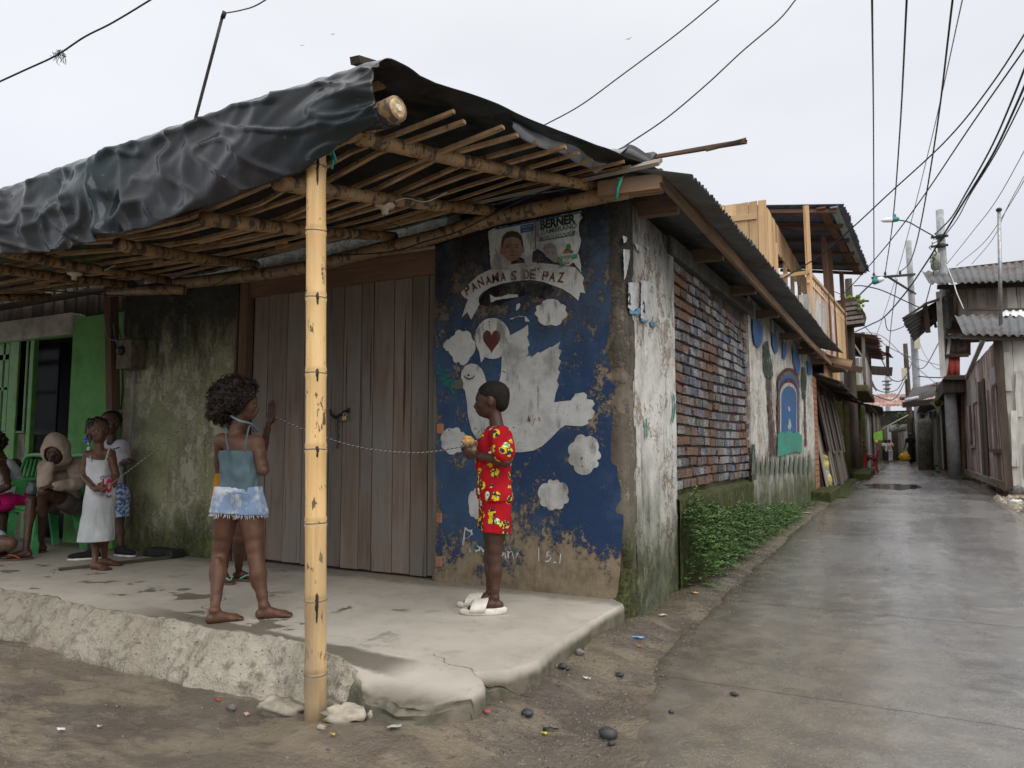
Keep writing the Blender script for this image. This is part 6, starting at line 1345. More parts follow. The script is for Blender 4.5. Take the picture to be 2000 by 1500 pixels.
def gbar(x0, x1, y0, y1, dy=0, th=.05, name='door_frame', mat='green_trim'):
    p, q = at(x0, y1, y=GY + dy), at(x1, y0, y=GY + dy); MB().box((p.x, GY + dy, p.z), (q.x, GY + dy + th, q.z)).build(name, M[mat], gh, bevel=.004)
zb_ = at(30, 660, y=GY).z
gbar(-120, 142, 654, 664); gbar(44, 60, 664, 1085, .01); gbar(136, 143, 664, 1080, .01); gbar(14, 21, 664, 1085, .01); gbar(-100, 46, 842, 848, .02, .03)
for k in range(9): gbar(22 + k * 3.0 - 26 * 0, 23 + k * 3.0, 666, 842, .03, .012, 'window_bar', 'iron' if k % 2 else 'green_trim')
for k in range(10): gbar(-98 + k * 12, -96 + k * 12, 666, 842, .03, .012, 'window_bar', 'green_trim')
for yy in (700, 760, 820): gbar(-100, 46, yy, yy + 3, .03, .012, 'window_bar', 'green_trim')
MB().box((al.x, GY + .05, -.1), (at(46, 900, y=GY).x, GY + .12, at(30, 848, y=GY).z)).build('wall', M['concrete_mould'], gh)
MB().box((al.x, GY + .30, at(30, 848, y=GY).z), (at(46, 900, y=GY).x, GY + .32, lz0)).build('window_glass', plain('dim_glass', (.02, .022, .028), .2), gh)
for k in range(13):
    x = -8.6 + k * .185; plank('slat', (x, GY + .1, lz1), (x, GY + .1, 2.75), .10, .03, M['dark_wood'], gh, up=(0, 1, 0), seed=k, am=.006)
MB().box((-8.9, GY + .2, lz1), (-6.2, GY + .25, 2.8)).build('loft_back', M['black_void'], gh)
plank('loft_rail', (-8.9, GY + .02, 2.36), (-6.25, GY + .02, 2.40), .06, .04, M['dark_wood'], gh, up=(0, 1, 0))
a, b = at(222, 1060, y=GY - .12), at(214, 560, y=GY - .12); plank('timber_post', at(221, 800, y=4.14), at(217, 560, y=4.14), .085, .08, M['frame_wood'], gh, up=(0, 1, 0), seed=2)
plank('timber_post', at(221, 1070, y=4.2), at(221, 800, y=4.14), .08, .07, M['green_trim'], gh, up=(0, 1, 0), seed=2)
mt = thing('meter_box', tuple(at(250, 690, y=4.12)), 'old rusty brown electricity meter box with loose wires on the stained wall', 'meter box')
p, q = at(234, 722, y=4.12), at(268, 662, y=4.12); rb = plain('rusty_enamel', (.13, .105, .075), .7, .35, 20)
MB().box((p.x, 4.08, p.z), (q.x, 4.21, q.z)).build('case', rb, mt, bevel=.006)
MB().tube([((p.x + q.x) / 2 - .035, 4.085, (p.z + q.z) / 2 + .03), ((p.x + q.x) / 2 - .035, 4.05, (p.z + q.z) / 2 + .03)], [.042, .036], 14).build('dial', M['iron'], mt, True); MB().box((q.x - .035, 4.07, p.z + .01), (q.x - .002, 4.08, q.z - .01)).build('cover', rb, mt)
for k in range(5):
    r_ = random.Random(k); c = at(205 + k * 8, 625 + r_.uniform(-8, 8), y=4.1)
    MB().tube(bez([c, c + Vector((.03, 0, -.1)), c + Vector((.12, -.02, -.16 - .03 * k)), Vector(((p.x + q.x) / 2, 4.09, q.z - .02 - .02 * k))], 6), .004, 5).build('loose_wire', M['cable'] if k % 2 else M['cable_pale'], mt)
cord('wall_pipe', [at(262, 722, y=4.19), at(259, 820, y=4.19), at(250, 900, y=4.18), at(247, 990, y=4.18), at(243, 1030, y=4.16), at(239, 1075, y=4.12)], .009, M['cable_pale'], 'pale conduit running down the stained wall from the meter box', 'pipe')
cord('wall_pipe', [at(238, 722, y=4.20), at(240, 760, y=4.2), at(236, 800, y=4.2)], .005, M['cable'], 'thin black wire below the meter box', 'wire')
case_ = thing('black_case', tuple(at(325, 1078, z=0)), 'flat black case lying at the foot of the stained wall', 'case')
p = at(286, 1085, z=0); q = at(366, 1088, z=0); MB().box((p.x, p.y - .04, 0.0), (q.x - .02, p.y + .10, .065)).build('body', plain('black_plastic', (.02, .02, .02), .5, .2, 20), case_, bevel=.012); MB().beam((q.x - .25, p.y - .055, .035), (q.x - .1, p.y - .055, .035), .02, .012).build('handle', M['cable'], case_)
tag(plank('floor_lath', at(115, 1112, z=.012), at(330, 1088, z=.014), .035, .018, M['dark_wood'], None, seed=3), 'thin dark lath lying on the porch floor behind the girl in white', 'lath')
tag(plank('floor_lath', at(270, 1082, z=.012), at(365, 1078, z=.012), .06, .02, M['dark_wood'], None, seed=4), 'short grey lath beside the black case', 'lath')

# ---------------------------------------------------------------- people
import openvdb as vdb
def sdf_mesh(prims, vox, k=.012, cuts=(), off=0.0, sub=()):
    """one continuous surface round all primitives: (a, b, ra, rb) tapered limbs or ('e', centre, radii, 3x3 axes)"""
    lo = np.array([1e9] * 3); hi = -lo
    for p in prims:
        if p[0] == 'e': c = np.array(p[1]); r = max(p[2]); lo = np.minimum(lo, c - r); hi = np.maximum(hi, c + r)
        else:
            for c, r in ((p[0], p[2]), (p[1], p[3])): c = np.array(c); lo = np.minimum(lo, c - r); hi = np.maximum(hi, c + r)
    pad = 4 * vox + k + max(off, 0); lo -= pad; hi += pad; n = np.ceil((hi - lo) / vox).astype(int) + 1
    D = np.full(n, .1, np.float32); ax = [lo[i] + np.arange(n[i]) * vox for i in range(3)]
    for p in prims:
        if p[0] == 'e': c = np.array(p[1]); r = max(p[2]); a, b = c - r, c + r
        else: a = np.minimum(np.array(p[0]) - p[2], np.array(p[1]) - p[3]); b = np.maximum(np.array(p[0]) + p[2], np.array(p[1]) + p[3])
        m = 3 * vox + k + max(off, 0); i0 = np.maximum(((a - m - lo) / vox).astype(int), 0); i1 = np.minimum(((b + m - lo) / vox).astype(int) + 2, n)
        X, Y, Z = np.meshgrid(*[ax[i][i0[i]:i1[i]] for i in range(3)], indexing='ij')
        if p[0] == 'e':
            A = np.array(p[3]) if len(p) > 3 and p[3] is not None else np.eye(3); X, Y, Z = X - c[0], Y - c[1], Z - c[2]; r = p[2]
            u = [A[j][0] * X + A[j][1] * Y + A[j][2] * Z for j in range(3)]
            k0 = np.sqrt(sum((u[j] / r[j]) ** 2 for j in range(3))); k1 = np.sqrt(sum((u[j] / r[j] ** 2) ** 2 for j in range(3))) + 1e-9; d = k0 * (k0 - 1) / k1
        else:
            A, B = np.array(p[0]), np.array(p[1]); BA = B - A; L = BA @ BA + 1e-12
            t = np.clip(((X - A[0]) * BA[0] + (Y - A[1]) * BA[1] + (Z - A[2]) * BA[2]) / L, 0, 1)
            d = np.sqrt((X - A[0] - BA[0] * t) ** 2 + (Y - A[1] - BA[1] * t) ** 2 + (Z - A[2] - BA[2] * t) ** 2) - (p[2] + (p[3] - p[2]) * t)
        s = D[i0[0]:i1[0], i0[1]:i1[1], i0[2]:i1[2]]; kk = p[4] if p[0] != 'e' and len(p) > 4 else k
        h = np.maximum(kk - np.abs(s - d), 0) / kk; D[i0[0]:i1[0], i0[1]:i1[1], i0[2]:i1[2]] = np.minimum(s, d) - h * h * kk * .25
    D -= off
    if len(cuts) or len(sub): X, Y, Z = np.meshgrid(*ax, indexing='ij')
    for c, r, A in sub:
        u = [A[j][0] * (X - c[0]) + A[j][1] * (Y - c[1]) + A[j][2] * (Z - c[2]) for j in range(3)]
        k0 = np.sqrt(sum((u[j] / r[j]) ** 2 for j in range(3))); k1 = np.sqrt(sum((u[j] / r[j] ** 2) ** 2 for j in range(3))) + 1e-9; D = np.maximum(D, -(k0 * (k0 - 1) / k1).astype(np.float32))
    if len(cuts):
        for nn, c in cuts:
            nn = np.array(nn) / np.linalg.norm(nn); D = np.maximum(D, ((X - c[0]) * nn[0] + (Y - c[1]) * nn[1] + (Z - c[2]) * nn[2]).astype(np.float32))
    G = vdb.FloatGrid(background=.1); G.copyFromArray(D.astype(np.float32)); G.gridClass = vdb.GridClass.LEVEL_SET
    P, T, Q = G.convertToPolygons(isovalue=0.0, adaptivity=0.0)
    return P.astype(float) * vox + lo, Q[:, ::-1]
def skin_mesh(name, P, Q, mat, parent, disp=None, lab=None):
    if disp is not None: P = disp(P)
    m = bpy.data.meshes.new(name); m.vertices.add(len(P)); m.vertices.foreach_set('co', P.ravel()); m.loops.add(len(Q) * 4); m.loops.foreach_set('vertex_index', Q.ravel().astype(np.int32))
    m.polygons.add(len(Q)); m.polygons.foreach_set('loop_start', np.arange(0, len(Q) * 4, 4, dtype=np.int32)); m.update(calc_edges=True); m.validate(); m.shade_smooth(); m.materials.append(mat)
    return tag(obj(name, m, parent), lab)
def skin_mat(name, c, c2=None):
    t = NT(name, .48, .35); n = t.noise(9, 4, .6); n2 = t.noise(60, 3, .6); c = C4(c); c2 = C4(c2 or tuple(min(1, x * 1.45) for x in c[:3]))
    k = t.mix(t.rng(n, .35, .68), c, c2); k = t.mix(t.rng(n2, .6, .75, 0, .3), k, tuple(x * .6 for x in c[:3])); t.col(k); t.rough(t.rng(n, .3, .7, .40, .56)); t.bump(n2, .0015)
    t.b.inputs['Subsurface Weight'].default_value = .06; t.b.inputs['Subsurface Radius'].default_value = (.01, .004, .002); t.b.inputs['Subsurface Scale'].default_value = .4; return t.m
def cloth_mat(name, c, var=.25, st=(1, 1, .35), weave=True, c2=None, rough=.9):
    t = NT(name, rough, .15); n = t.noise(14, 5, .6, st); n2 = t.noise(260, 2, .5); n3 = t.noise(4, 4, .6); c = C4(c)
    k = t.mix(t.rng(n3, .35, .68), tuple(x * (1 - var) for x in c[:3]), tuple(min(1, x * (1 + var * .6)) for x in c[:3])) if c2 is None else t.mix(t.rng(t.math('ADD', t.math('MULTIPLY', n, .5), t.math('MULTIPLY', n3, .5)), .44, .56), c, c2)
    t.col(k); t.bump(t.math('ADD', n, t.math('MULTIPLY', n2, .15)), .006); return t.m
HAIR = plain('black_hair', (.012, .009, .008), .55, .4, 60, bump=.003)
EYEW, EYED, LIP = plain('eye_white', (.26, .24, .22), .3, .05, 5), plain('eye_dark', (.01, .008, .007), .15, .1, 5), plain('lip', (.14, .05, .045), .45, .2, 20)
def V3(*a): return Vector(a)
def axes(f, u):
    f = Vector(f).normalized(); r = f.cross(Vector(u)).normalized(); u = r.cross(f).normalized(); return r, f, u      # right, forward, up
def head_prims(c, f, u, s=1.0):
    r, f, u = axes(f, u); A = [tuple(r), tuple(f), tuple(u)]; E = lambda x, y, z, a, b, d: ('e', tuple(c + (r * x + f * y + u * z) * s), (a * s, b * s, d * s), A)
    return [E(0, -.008, .022, .071, .088, .082), E(0, .022, -.045, .052, .056, .050), E(0, .030, .004, .060, .056, .060), E(0, .062, -.066, .020, .016, .015), E(0, .082, -.020, .011, .014, .016), E(0, .090, -.028, .0155, .010, .0085),
            E(0, .078, -.046, .021, .010, .006), E(0, .076, -.055, .019, .010, .006), E(-.071, -.004, -.008, .010, .015, .026), E(.071, -.004, -.008, .010, .015, .026), E(-.034, .052, -.024, .020, .02, .02), E(.034, .052, -.024, .020, .02, .02), E(0, .070, .018, .046, .014, .010)], (r, f, u)
def hand_prims(w, d, pn, s=1.0, curl=.35, side=1):
    """w wrist, d direction of the fingers, pn the way the palm faces; thumb on +side"""
    d = Vector(d).normalized(); pn = Vector(pn); pn = (pn - d * pn.dot(d)).normalized(); lat = d.cross(pn).normalized() * side; P = []
    P.append(('e', tuple(w + d * .036 * s), (.026 * s, .036 * s, .0125 * s), [tuple(lat), tuple(d), tuple(pn)]))
    for i, (o, L) in enumerate(((.019, .052), (.0065, .060), (-.0065, .056), (-.019, .044))):
        a = w + d * .055 * s + lat * o * s; dd = (d + lat * o * 3).normalized(); k1 = dd * math.cos(curl) + pn * math.sin(curl); k2 = dd * math.cos(curl * 2.4) + pn * math.sin(curl * 2.4); k3 = dd * math.cos(curl * 3.6) + pn * math.sin(curl * 3.6)
        b = a + k1 * L * .45 * s; c = b + k2 * L * .32 * s; e = c + k3 * L * .25 * s
        P += [(tuple(a), tuple(b), .0078 * s, .0068 * s, .003), (tuple(b), tuple(c), .0068 * s, .0062 * s, .003), (tuple(c), tuple(e), .0062 * s, .0052 * s, .003)]
    a = w + d * .018 * s + lat * .018 * s; b = a + (lat * .75 + d * .6 + pn * .35).normalized() * .026 * s; c = b + (lat * .25 + d * .85 + pn * .5).normalized() * .024 * s
    P += [(tuple(a), tuple(b), .011 * s, .009 * s, .006), (tuple(b), tuple(c), .009 * s, .0066 * s, .003)]
    return P
def foot_prims(ank, fwd, s=1.0, flat=0):
    f = Vector(fwd); f.z = 0; f.normalize(); r = f.cross(Vector((0, 0, 1))); g = Vector((ank[0], ank[1], flat)); P = []
    P += [(tuple(g - f * .020 * s + V3(0, 0, .024 * s)), tuple(g + f * .03 * s + V3(0, 0, .028 * s)), .024 * s, .024 * s), (tuple(g + f * .02 * s + V3(0, 0, .030 * s)), tuple(g + f * .10 * s + V3(0, 0, .017 * s)), .026 * s, .018 * s),
          ('e', tuple(g + f * .095 * s + V3(0, 0, .015 * s)), (.036 * s, .034 * s, .015 * s), [tuple(r), tuple(f), (0, 0, 1)])]
    for i in range(5): a = g + f * .115 * s + r * (i - 2) * .014 * s + V3(0, 0, .011 * s); P.append((tuple(a), tuple(a + f * (.022 - abs(i - 1.5) * .003) * s), .0085 * s, .0075 * s, .003))
    return P
def limb(pts, rad):
    return [(tuple(pts[i]), tuple(pts[i + 1]), rad[i], rad[i + 1]) for i in range(len(pts) - 1)]
def arm_prims(sh, el, wr, s=1.0):
    sh, el, wr = map(Vector, (sh, el, wr)); return limb([sh, sh.lerp(el, .3), sh.lerp(el, .75), el], [.040 * s, .036 * s, .029 * s, .027 * s]) + limb([el, el.lerp(wr, .25), el.lerp(wr, .8), wr], [.027 * s, .028 * s, .020 * s, .018 * s])
def leg_prims(hp, kn, an, s=1.0, f=None):
    hp, kn, an = map(Vector, (hp, kn, an)); ex = []
    if f is not None:
        f = Vector(f).normalized(); c1 = kn.lerp(an, .30) - f * .012 * s; ex = [('e', tuple(kn + f * .020 * s), (.026 * s, .026 * s, .030 * s), None), ('e', tuple(c1), (.036 * s, .036 * s, .085 * s), None), (tuple(hp.lerp(kn, .2) - f * .01 * s), tuple(hp.lerp(kn, .6)), .066 * s, .056 * s), ('e', tuple(an + Vector((0, 0, .012))), (.029 * s, .029 * s, .018 * s), None)]
    return ex + limb([hp, hp.lerp(kn, .35), hp.lerp(kn, .8), kn], [.068 * s, .062 * s, .046 * s, .042 * s]) + limb([kn, kn.lerp(an, .3), kn.lerp(an, .75), an], [.041 * s, .042 * s, .027 * s, .023 * s])
def torso_prims(shL, shR, hpL, hpR, f, s=1.0, w=1.0):
    shL, shR, hpL, hpR = map(Vector, (shL, shR, hpL, hpR)); m = (shL + shR) / 2; h = (hpL + hpR) / 2; up = (m - h).normalized(); r, ff, uu = axes(f, up); A = [tuple(r), tuple(ff), tuple(uu)]; L = (m - h).length
    E = lambda t, y, a, b, c: ('e', tuple(h.lerp(m, t) + ff * y * s), (a * s * w, b * s, c), A)
    return [E(.92, .0, .085, .055, L * .20), E(.72, .008, .096, .068, L * .30), E(.40, .012, .084, .066, L * .32), E(.05, .0, .098, .074, L * .25), (tuple(m), tuple(shL), .045 * s, .042 * s), (tuple(m), tuple(shR), .045 * s, .042 * s)], (r, ff, uu)
def eyes(c, ax_, s, parent, open_=1.0):
    r, f, u = ax_
    for sg_ in (-1, 1):
        p = c + (r * sg_ * .028 + f * .0745 + u * -.002) * s; e = MB().blob((0, 0, 0), (.0115 * s, .006 * s, .0062 * s * open_), 10, 6).build('eye', EYEW, parent, True, None, Matrix.Translation(p) @ Matrix((tuple(r), tuple(f), tuple(u))).transposed().to_4x4())
        MB().blob(p + f * .0042 * s, .0046 * s, 8, 6).build('pupil', EYED, e, True)
        MB().tube(bez([p + (r * -.015 + u * .016) * s, p + (f * .007 + u * .020) * s, p + (r * .015 + u * .016) * s], 4), .0024 * s, 5).build('eyebrow', HAIR, parent, True)
def wrinkle(amp, fr, seed=0, st=(1, 1, .35), zfall=None):
    def f(P):
        out = P.copy(); c = P.mean(0)
        for i, p in enumerate(P):
            k = mnoise.noise(Vector((p[0] * fr * st[0] + seed, p[1] * fr * st[1], p[2] * fr * st[2]))) + .5 * mnoise.noise(Vector((p[0] * fr * 2.3 + seed, p[1] * fr * 2.3, p[2] * fr * .9)))
            d = np.array([p[0] - c[0], p[1] - c[1], 0]); L = np.linalg.norm(d) + 1e-6; out[i] += d / L * k * amp
        return out
    return f
RTV, UPZ = Vector(rt), Vector((0, 0, 1)); FWD = Vector((fw[0], fw[1], 0)).normalized()
def px_fn(Y): return lambda a, b, dy=0.0: at(a, b, y=Y + dy)

# ---- the curly haired girl in a teal camisole, seen from behind
S = skin_mat('skin_warm', (.085, .040, .024))
g1 = thing('person', tuple(at(470, 1205, z=0)), 'curly haired child in teal camisole and frayed denim shorts, seen from behind', 'person')
p = px_fn(2.88)
face = (RTV * .95 + FWD * .35 + UPZ * -.05); fw1 = (RTV * .45 + FWD * .9)
shL, shR = p(434, 862, -.02), p(500, 866, .05); hpL, hpR = p(447, 968, -.02), p(486, 970, .04)
ankL, ankR = at(419, 1196, z=.055), at(516, 1187, z=.055); knL, knR = p(430, 1086, -.02), p(500, 1092, .03)
hc = p(470, 790, .04)
hp_, hax = head_prims(hc, face, UPZ, .98)
tp_, tax = torso_prims(shL, shR, hpL, hpR, fw1, 1.05, 1.12)
elb = p(514, 918, .02); wr = p(492, 868, .16)
body = hp_ + tp_ + [(tuple(p(462, 845, .02)), tuple(hc - UPZ * .04), .040, .036)] + arm_prims(shR, elb, wr, 1.06) + hand_prims(wr, p(486, 838, .2) - wr, -RTV, .95, .8)
elL = p(428, 905, .14); wL = p(455, 880, .22); body += arm_prims(shL, elL, wL, 1.0) + hand_prims(wL, p(470, 850, .25) - wL, RTV, .95, .6)
body += leg_prims(hpL, knL, ankL, .98, fw1) + leg_prims(hpR, knR, ankR, .98, fw1) + foot_prims(ankL, RTV * .8 + FWD * .55, 1.02) + foot_prims(ankR, RTV * .95 + FWD * .30, 1.02)
skin_mesh('body', *sdf_mesh(body, .0046, .016), S, g1); eyes(hc, hax, .98, g1)
camt = cloth_mat('teal_cotton', (.135, .205, .235), .35)
cp = [q for q in tp_]; top_z = p(470, 880, 0).z; bot = p(466, 952, 0).z
P_, Q_ = sdf_mesh(tp_[:3] + [(tuple((hpL + hpR) / 2 + tax[0] * sg_ * .042 + tax[1] * .004), tuple((shL + shR) / 2 - UPZ * .09 + tax[0] * sg_ * .034), .064, .054) for sg_ in (-1, 1)], .005, .04, cuts=(((0, 0, 1), (0, 0, top_z)), ((0, 0, -1), (0, 0, bot - .022)), (tuple(RTV + UPZ * .7), tuple(p(503, 878, 0))), (tuple(-RTV + UPZ * .7), tuple(p(421, 876, 0)))), off=.012)
cm_ = skin_mesh('camisole', P_, Q_, camt, g1, wrinkle(.013, 16, 3, (1, 1, .8)))
for sg_, sh in ((0, shL), (1, shR)):
    base = p(446 if sg_ == 0 else 478, 880, -.075 if sg_ == 0 else -.06); tpx = p(441 if sg_ == 0 else 488, 832, -.01); MB().tube(bez([base, base.lerp(tpx, .5) + Vector(-FWD) * .012, tpx, tpx + FWD * .07 - UPZ * .03], 5), .0042, 6).build('strap', camt, cm_, True)
tag(MB().tube(bez([p(450, 812, -.02), p(468, 822, -.05), p(490, 828, .02), p(503, 842, .10)], 6), [.007] * 19, 8).build('neck_scarf', cloth_mat('grey_blue_scarf', (.16, .24, .27)), g1, True), None)
den = cloth_mat('pale_denim', (.20, .27, .40), .2, (1, 1, .8), c2=(.50, .54, .58))
hz = p(466, 1000, 0).z
sp = [tp_[3], (tuple(hpL + UPZ * .06), tuple(hpL.lerp(knL, .24)), .060, .082), (tuple(hpR + UPZ * .06), tuple(hpR.lerp(knR, .27)), .060, .084), (tuple(hpL + UPZ * .02), tuple(hpR + UPZ * .02), .068, .068)]
P_, Q_ = sdf_mesh(sp, .005, .012, cuts=(((0, 0, 1), (0, 0, p(466, 950, 0).z)), (tuple(RTV * -.05 - UPZ), tuple(p(466, 1003, 0)))), off=.006)
sh_ = skin_mesh('denim_shorts', P_, Q_, den, g1, wrinkle(.007, 20, 8, (1, 1, 1)))
def fringe(centre_pts, rad, z, n, L, mat, parent, seed):
    mb = MB(); r_ = random.Random(seed)
    for c, ra in zip(centre_pts, rad):
        for i in range(n):
            t = 2 * math.pi * i / n + r_.uniform(-.05, .05); a = Vector((c.x + ra * math.cos(t), c.y + ra * math.sin(t), c.z)); l = L * r_.uniform(.35, 1.3)
            mb.tube([a + UPZ * .012, a - UPZ * l * .5 + Vector((r_.uniform(-.004, .004), r_.uniform(-.004, .004), 0)), a - UPZ * l + Vector((math.cos(t) * .01, math.sin(t) * .01, 0))], [.003, .0024, .001], 4)
    return mb.build('frayed_hem', mat, parent, True)
cL, cR = hpL.lerp(knL, .27), hpR.lerp(knR, .27); cL.z, cR.z = p(466, 1003, 0).z + .004, p(466, 1003, 0).z - .002; fringe([cL, cR], [.080, .083], 0, 60, .022, cloth_mat('frayed_thread', (.55, .58, .60), .1), sh_, 3)
MB().tube([p(441 + i * 6.5, 962 + (1 if i else 0), -.105 + .006 * i) for i in range(6)], .0022, 4).build('seam', camt, sh_)
for (x0, x1, dy) in ((447, 459, -.100), (472, 487, -.085)):
    q = [p(x0, 966, dy), p(x1, 966, dy + .01), p(x1 - 1, 984, dy + .008), p((x0 + x1) / 2, 990, dy), p(x0 + 1, 984, dy)]; MB().tube(q + [q[0]], .0018, 4).build('pocket_stitching', camt, sh_)
# hair: a dense mass with many small coils on it
hcn = p(455, 776, .02)
P_, Q_ = sdf_mesh([('e', tuple(hcn), (.132, .130, .115), None), ('e', tuple(p(436, 802, .0)), (.088, .095, .078), None), ('e', tuple(p(464, 756, .03)), (.10, .11, .066), None)], .006, .03, off=-.012)
curl = NT('curly_hair', .5, .35); n = curl.noise(30, 4, .7); curl.col(curl.mix(curl.rng(n, .5, .72), (.014, .009, .007), (.075, .038, .018))); curl.bump(n, .01); curl = curl.m
def fuzz(P):
    out = P.copy(); c = P.mean(0)
    for i, q in enumerate(P): d = (q - c) / (np.linalg.norm(q - c) + 1e-6); out[i] += d * (.016 * mnoise.noise(Vector(q * 45)) + .010 * mnoise.noise(Vector(q * 90)))
    return out
hr = skin_mesh('hair', P_, Q_, curl, g1, fuzz)
mb = MB(); r_ = random.Random(4)
for k in range(620):
    q = Vector(P_[r_.randrange(len(P_))]); d = (q - Vector(P_.mean(0))).normalized()
    if d.dot(face.normalized()) > .72 and q.z < hcn.z + .055: continue
    e1 = d.orthogonal().normalized(); e2 = d.cross(e1); a0 = r_.uniform(0, 6); L = r_.uniform(.02, .042); ra = r_.uniform(.0045, .0085); gdir = (d * .8 + Vector((0, 0, -.35)) + Vector((r_.uniform(-.4, .4), r_.uniform(-.4, .4), r_.uniform(-.4, .3)))).normalized()
    pts = [q - d * .008 + gdir * L * t / 9 + (e1 * math.cos(a0 + t * 1.3) + e2 * math.sin(a0 + t * 1.3)) * ra for t in range(10)]
    mb.tube(pts, [.0028] * 8 + [.002, .001], 4)
o = mb.build('hair_coils', curl, hr, True, 'stuff')

# ---- child hidden behind her: raised hand, orange clothes, mint flip-flops
S2 = skin_mat('skin_deep', (.060, .028, .018))
g2 = thing('person', tuple(at(462, 1128, z=0)), 'child mostly hidden behind the curly haired one, hand raised, mint flip flops', 'person')
p = px_fn(3.42); hc2 = p(452, 812)
hp2, hax2 = head_prims(hc2, -FWD * .5 + RTV * .6, UPZ, .95); shA, shB = p(432, 872), p(486, 872); hA, hB = p(441, 975), p(472, 975); tp2, _ = torso_prims(shA, shB, hA, hB, -FWD, .95)
aA, aB = at(437, 1122, z=.05), at(466, 1119, z=.05); wrist = p(524, 830, -.25); e2 = p(513, 876, -.16)
b2 = hp2 + tp2 + [(tuple(p(458, 858)), tuple(hc2 - UPZ * .03), .036, .034)] + arm_prims(shB, e2, wrist, .92) + hand_prims(wrist, UPZ * 1.0 + RTV * .25, -RTV * .5 + FWD * -.8, 1.25, .12, 1) + arm_prims(shA, p(428, 925), p(436, 968, -.05), .9) + \
    leg_prims(hA, p(440, 1055), aA, .88) + leg_prims(hB, p(468, 1052), aB, .88) + foot_prims(aA, RTV * .5 - FWD * .6, .95, .012) + foot_prims(aB, RTV * .95 - FWD * .2, .95, .012)
skin_mesh('body', *sdf_mesh(b2, .005, .014), S2, g2)
P_, Q_ = sdf_mesh([q for q in tp2] + [(tuple(hA), tuple(hA.lerp(p(440, 1055), .4)), .09, .08), (tuple(hB), tuple(hB.lerp(p(468, 1052), .4)), .08, .075)], .006, .02, cuts=(((0, 0, -1), (0, 0, .60)), ((0, 0, 1), (0, 0, shA.z + .0))), off=.010)
skin_mesh('orange_dress', P_, Q_, cloth_mat('orange_cloth', (.62, .27, .03)), g2, wrinkle(.008, 16, 5))
q_ = [p(411, 988, -.15), p(420, 925, -.15), p(436, 925, -.1), p(434, 990, -.1)]; MB().prism(q_, FWD * .01).build('cloth_flare', cloth_mat('orange_cloth_hem', (.62, .27, .03)), g2)
P_, Q_ = sdf_mesh([('e', tuple(hc2 + UPZ * .03 + FWD * .012), (.076, .088, .082), None)], .006, .01); skin_mesh('hair', P_, Q_, HAIR, g2, fuzz)
def flipflop(ank, fwd_, sole, strap, parent, s=1.0, name='flip_flop'):
    f = Vector(fwd_); f.z = 0; f.normalize(); r = f.cross(UPZ); g = Vector((ank[0], ank[1], 0)); pts = []
    for i in range(24):
        t = 2 * math.pi * i / 24; y = math.cos(t); w_ = .040 + .008 * y; pts.append(g + (f * (.055 + .105 * y) + r * w_ * math.sin(t)) * s + UPZ * .002)
    so = MB().prism(pts, UPZ * .014).build(name, sole, parent); a = g + f * .125 * s + UPZ * .026
    for sg_ in (-1, 1): MB().tube(bez([a, g + (f * .09 + r * .028 * sg_) * s + UPZ * .045 * s, g + (f * .03 + r * .036 * sg_) * s + UPZ * .018], 5), .0055, 5).build('strap', strap, so, True)
    return so
mint = plain('mint_rubber', (.16, .48, .36), .5, .1, 20); sole_ = plain('worn_sole', (.12, .075, .05), .8, .3, 20)
flipflop(aA, RTV * .5 - FWD * .6, sole_, mint, g2); flipflop(aB, RTV * .95 - FWD * .2, sole_, mint, g2)

# ---- the boy in the red printed set
S3 = skin_mat('skin_dark', (.055, .026, .017))
g3 = thing('person', tuple(at(948, 1190, z=0)), 'child in red printed shirt and shorts with white slides, by the dove mural', 'person')
p = px_fn(3.62); f3 = -RTV; face3 = (-RTV * 1.0 + FWD * .12 - UPZ * .06)
hc3 = p(960, 783); hp3, hax3 = head_prims(hc3, face3, UPZ * 1 - RTV * .08, 1.02)
shN, shF = p(978, 852, -.10), p(966, 850, .10); hN, hF = p(972, 985, -.05), p(962, 985, .06)
tp3, tax3 = torso_prims(shN, shF, hN, hF, f3, 1.04)
elN = p(987, 902, -.13); wN = p(930, 888, -.12); elF = p(975, 902, .10); wF = p(926, 884, .02)
kN, kF = p(967, 1092, -.05), p(958, 1090, .05); aN, aF = at(967, 1172, y=3.56), at(957, 1160, y=3.68); aN.z, aF.z = .075, .075
b3 = hp3 + tp3 + [(tuple(p(973, 845)), tuple(hc3 - UPZ * .04 + RTV * .012), .040, .036)] + arm_prims(shN, elN, wN, 1.0) + hand_prims(wN, -RTV + UPZ * .25, FWD + UPZ * .5, .95, .75, 1) + arm_prims(shF, elF, wF, .95) + hand_prims(wF, -RTV + UPZ * .5, -FWD + UPZ * .3, .92, .6, -1) + \
    leg_prims(hN, kN, aN, .80, f3) + leg_prims(hF, kF, aF, .78, f3) + foot_prims(aN, -RTV - FWD * .05, 1.05, .020) + foot_prims(aF, -RTV + FWD * .15, 1.05, .020)
skin_mesh('body', *sdf_mesh(b3, .0046, .014), S3, g3); eyes(hc3, hax3, 1.02, g3, .7)
r3, ff3, u3 = hax3
P_, Q_ = sdf_mesh([('e', tuple(hc3 + u3 * .038 - ff3 * .014), (.077, .092, .076), [tuple(r3), tuple(ff3), tuple(u3)]), ('e', tuple(hc3 + u3 * .0 - ff3 * .050), (.066, .050, .066), [tuple(r3), tuple(ff3), tuple(u3)])], .004, .015, cuts=((tuple(ff3 * 1.0 - u3 * .55), tuple(hc3 + ff3 * .052 + u3 * .03)),))
hair3 = NT('cropped_hair', .75, .2); n = hair3.noise(150, 3, .7); hair3.col(hair3.mix(hair3.rng(n, .4, .7), (.010, .008, .007), (.028, .020, .016))); hair3.bump(n, .004); skin_mesh('hair', P_, Q_, hair3.m, g3)
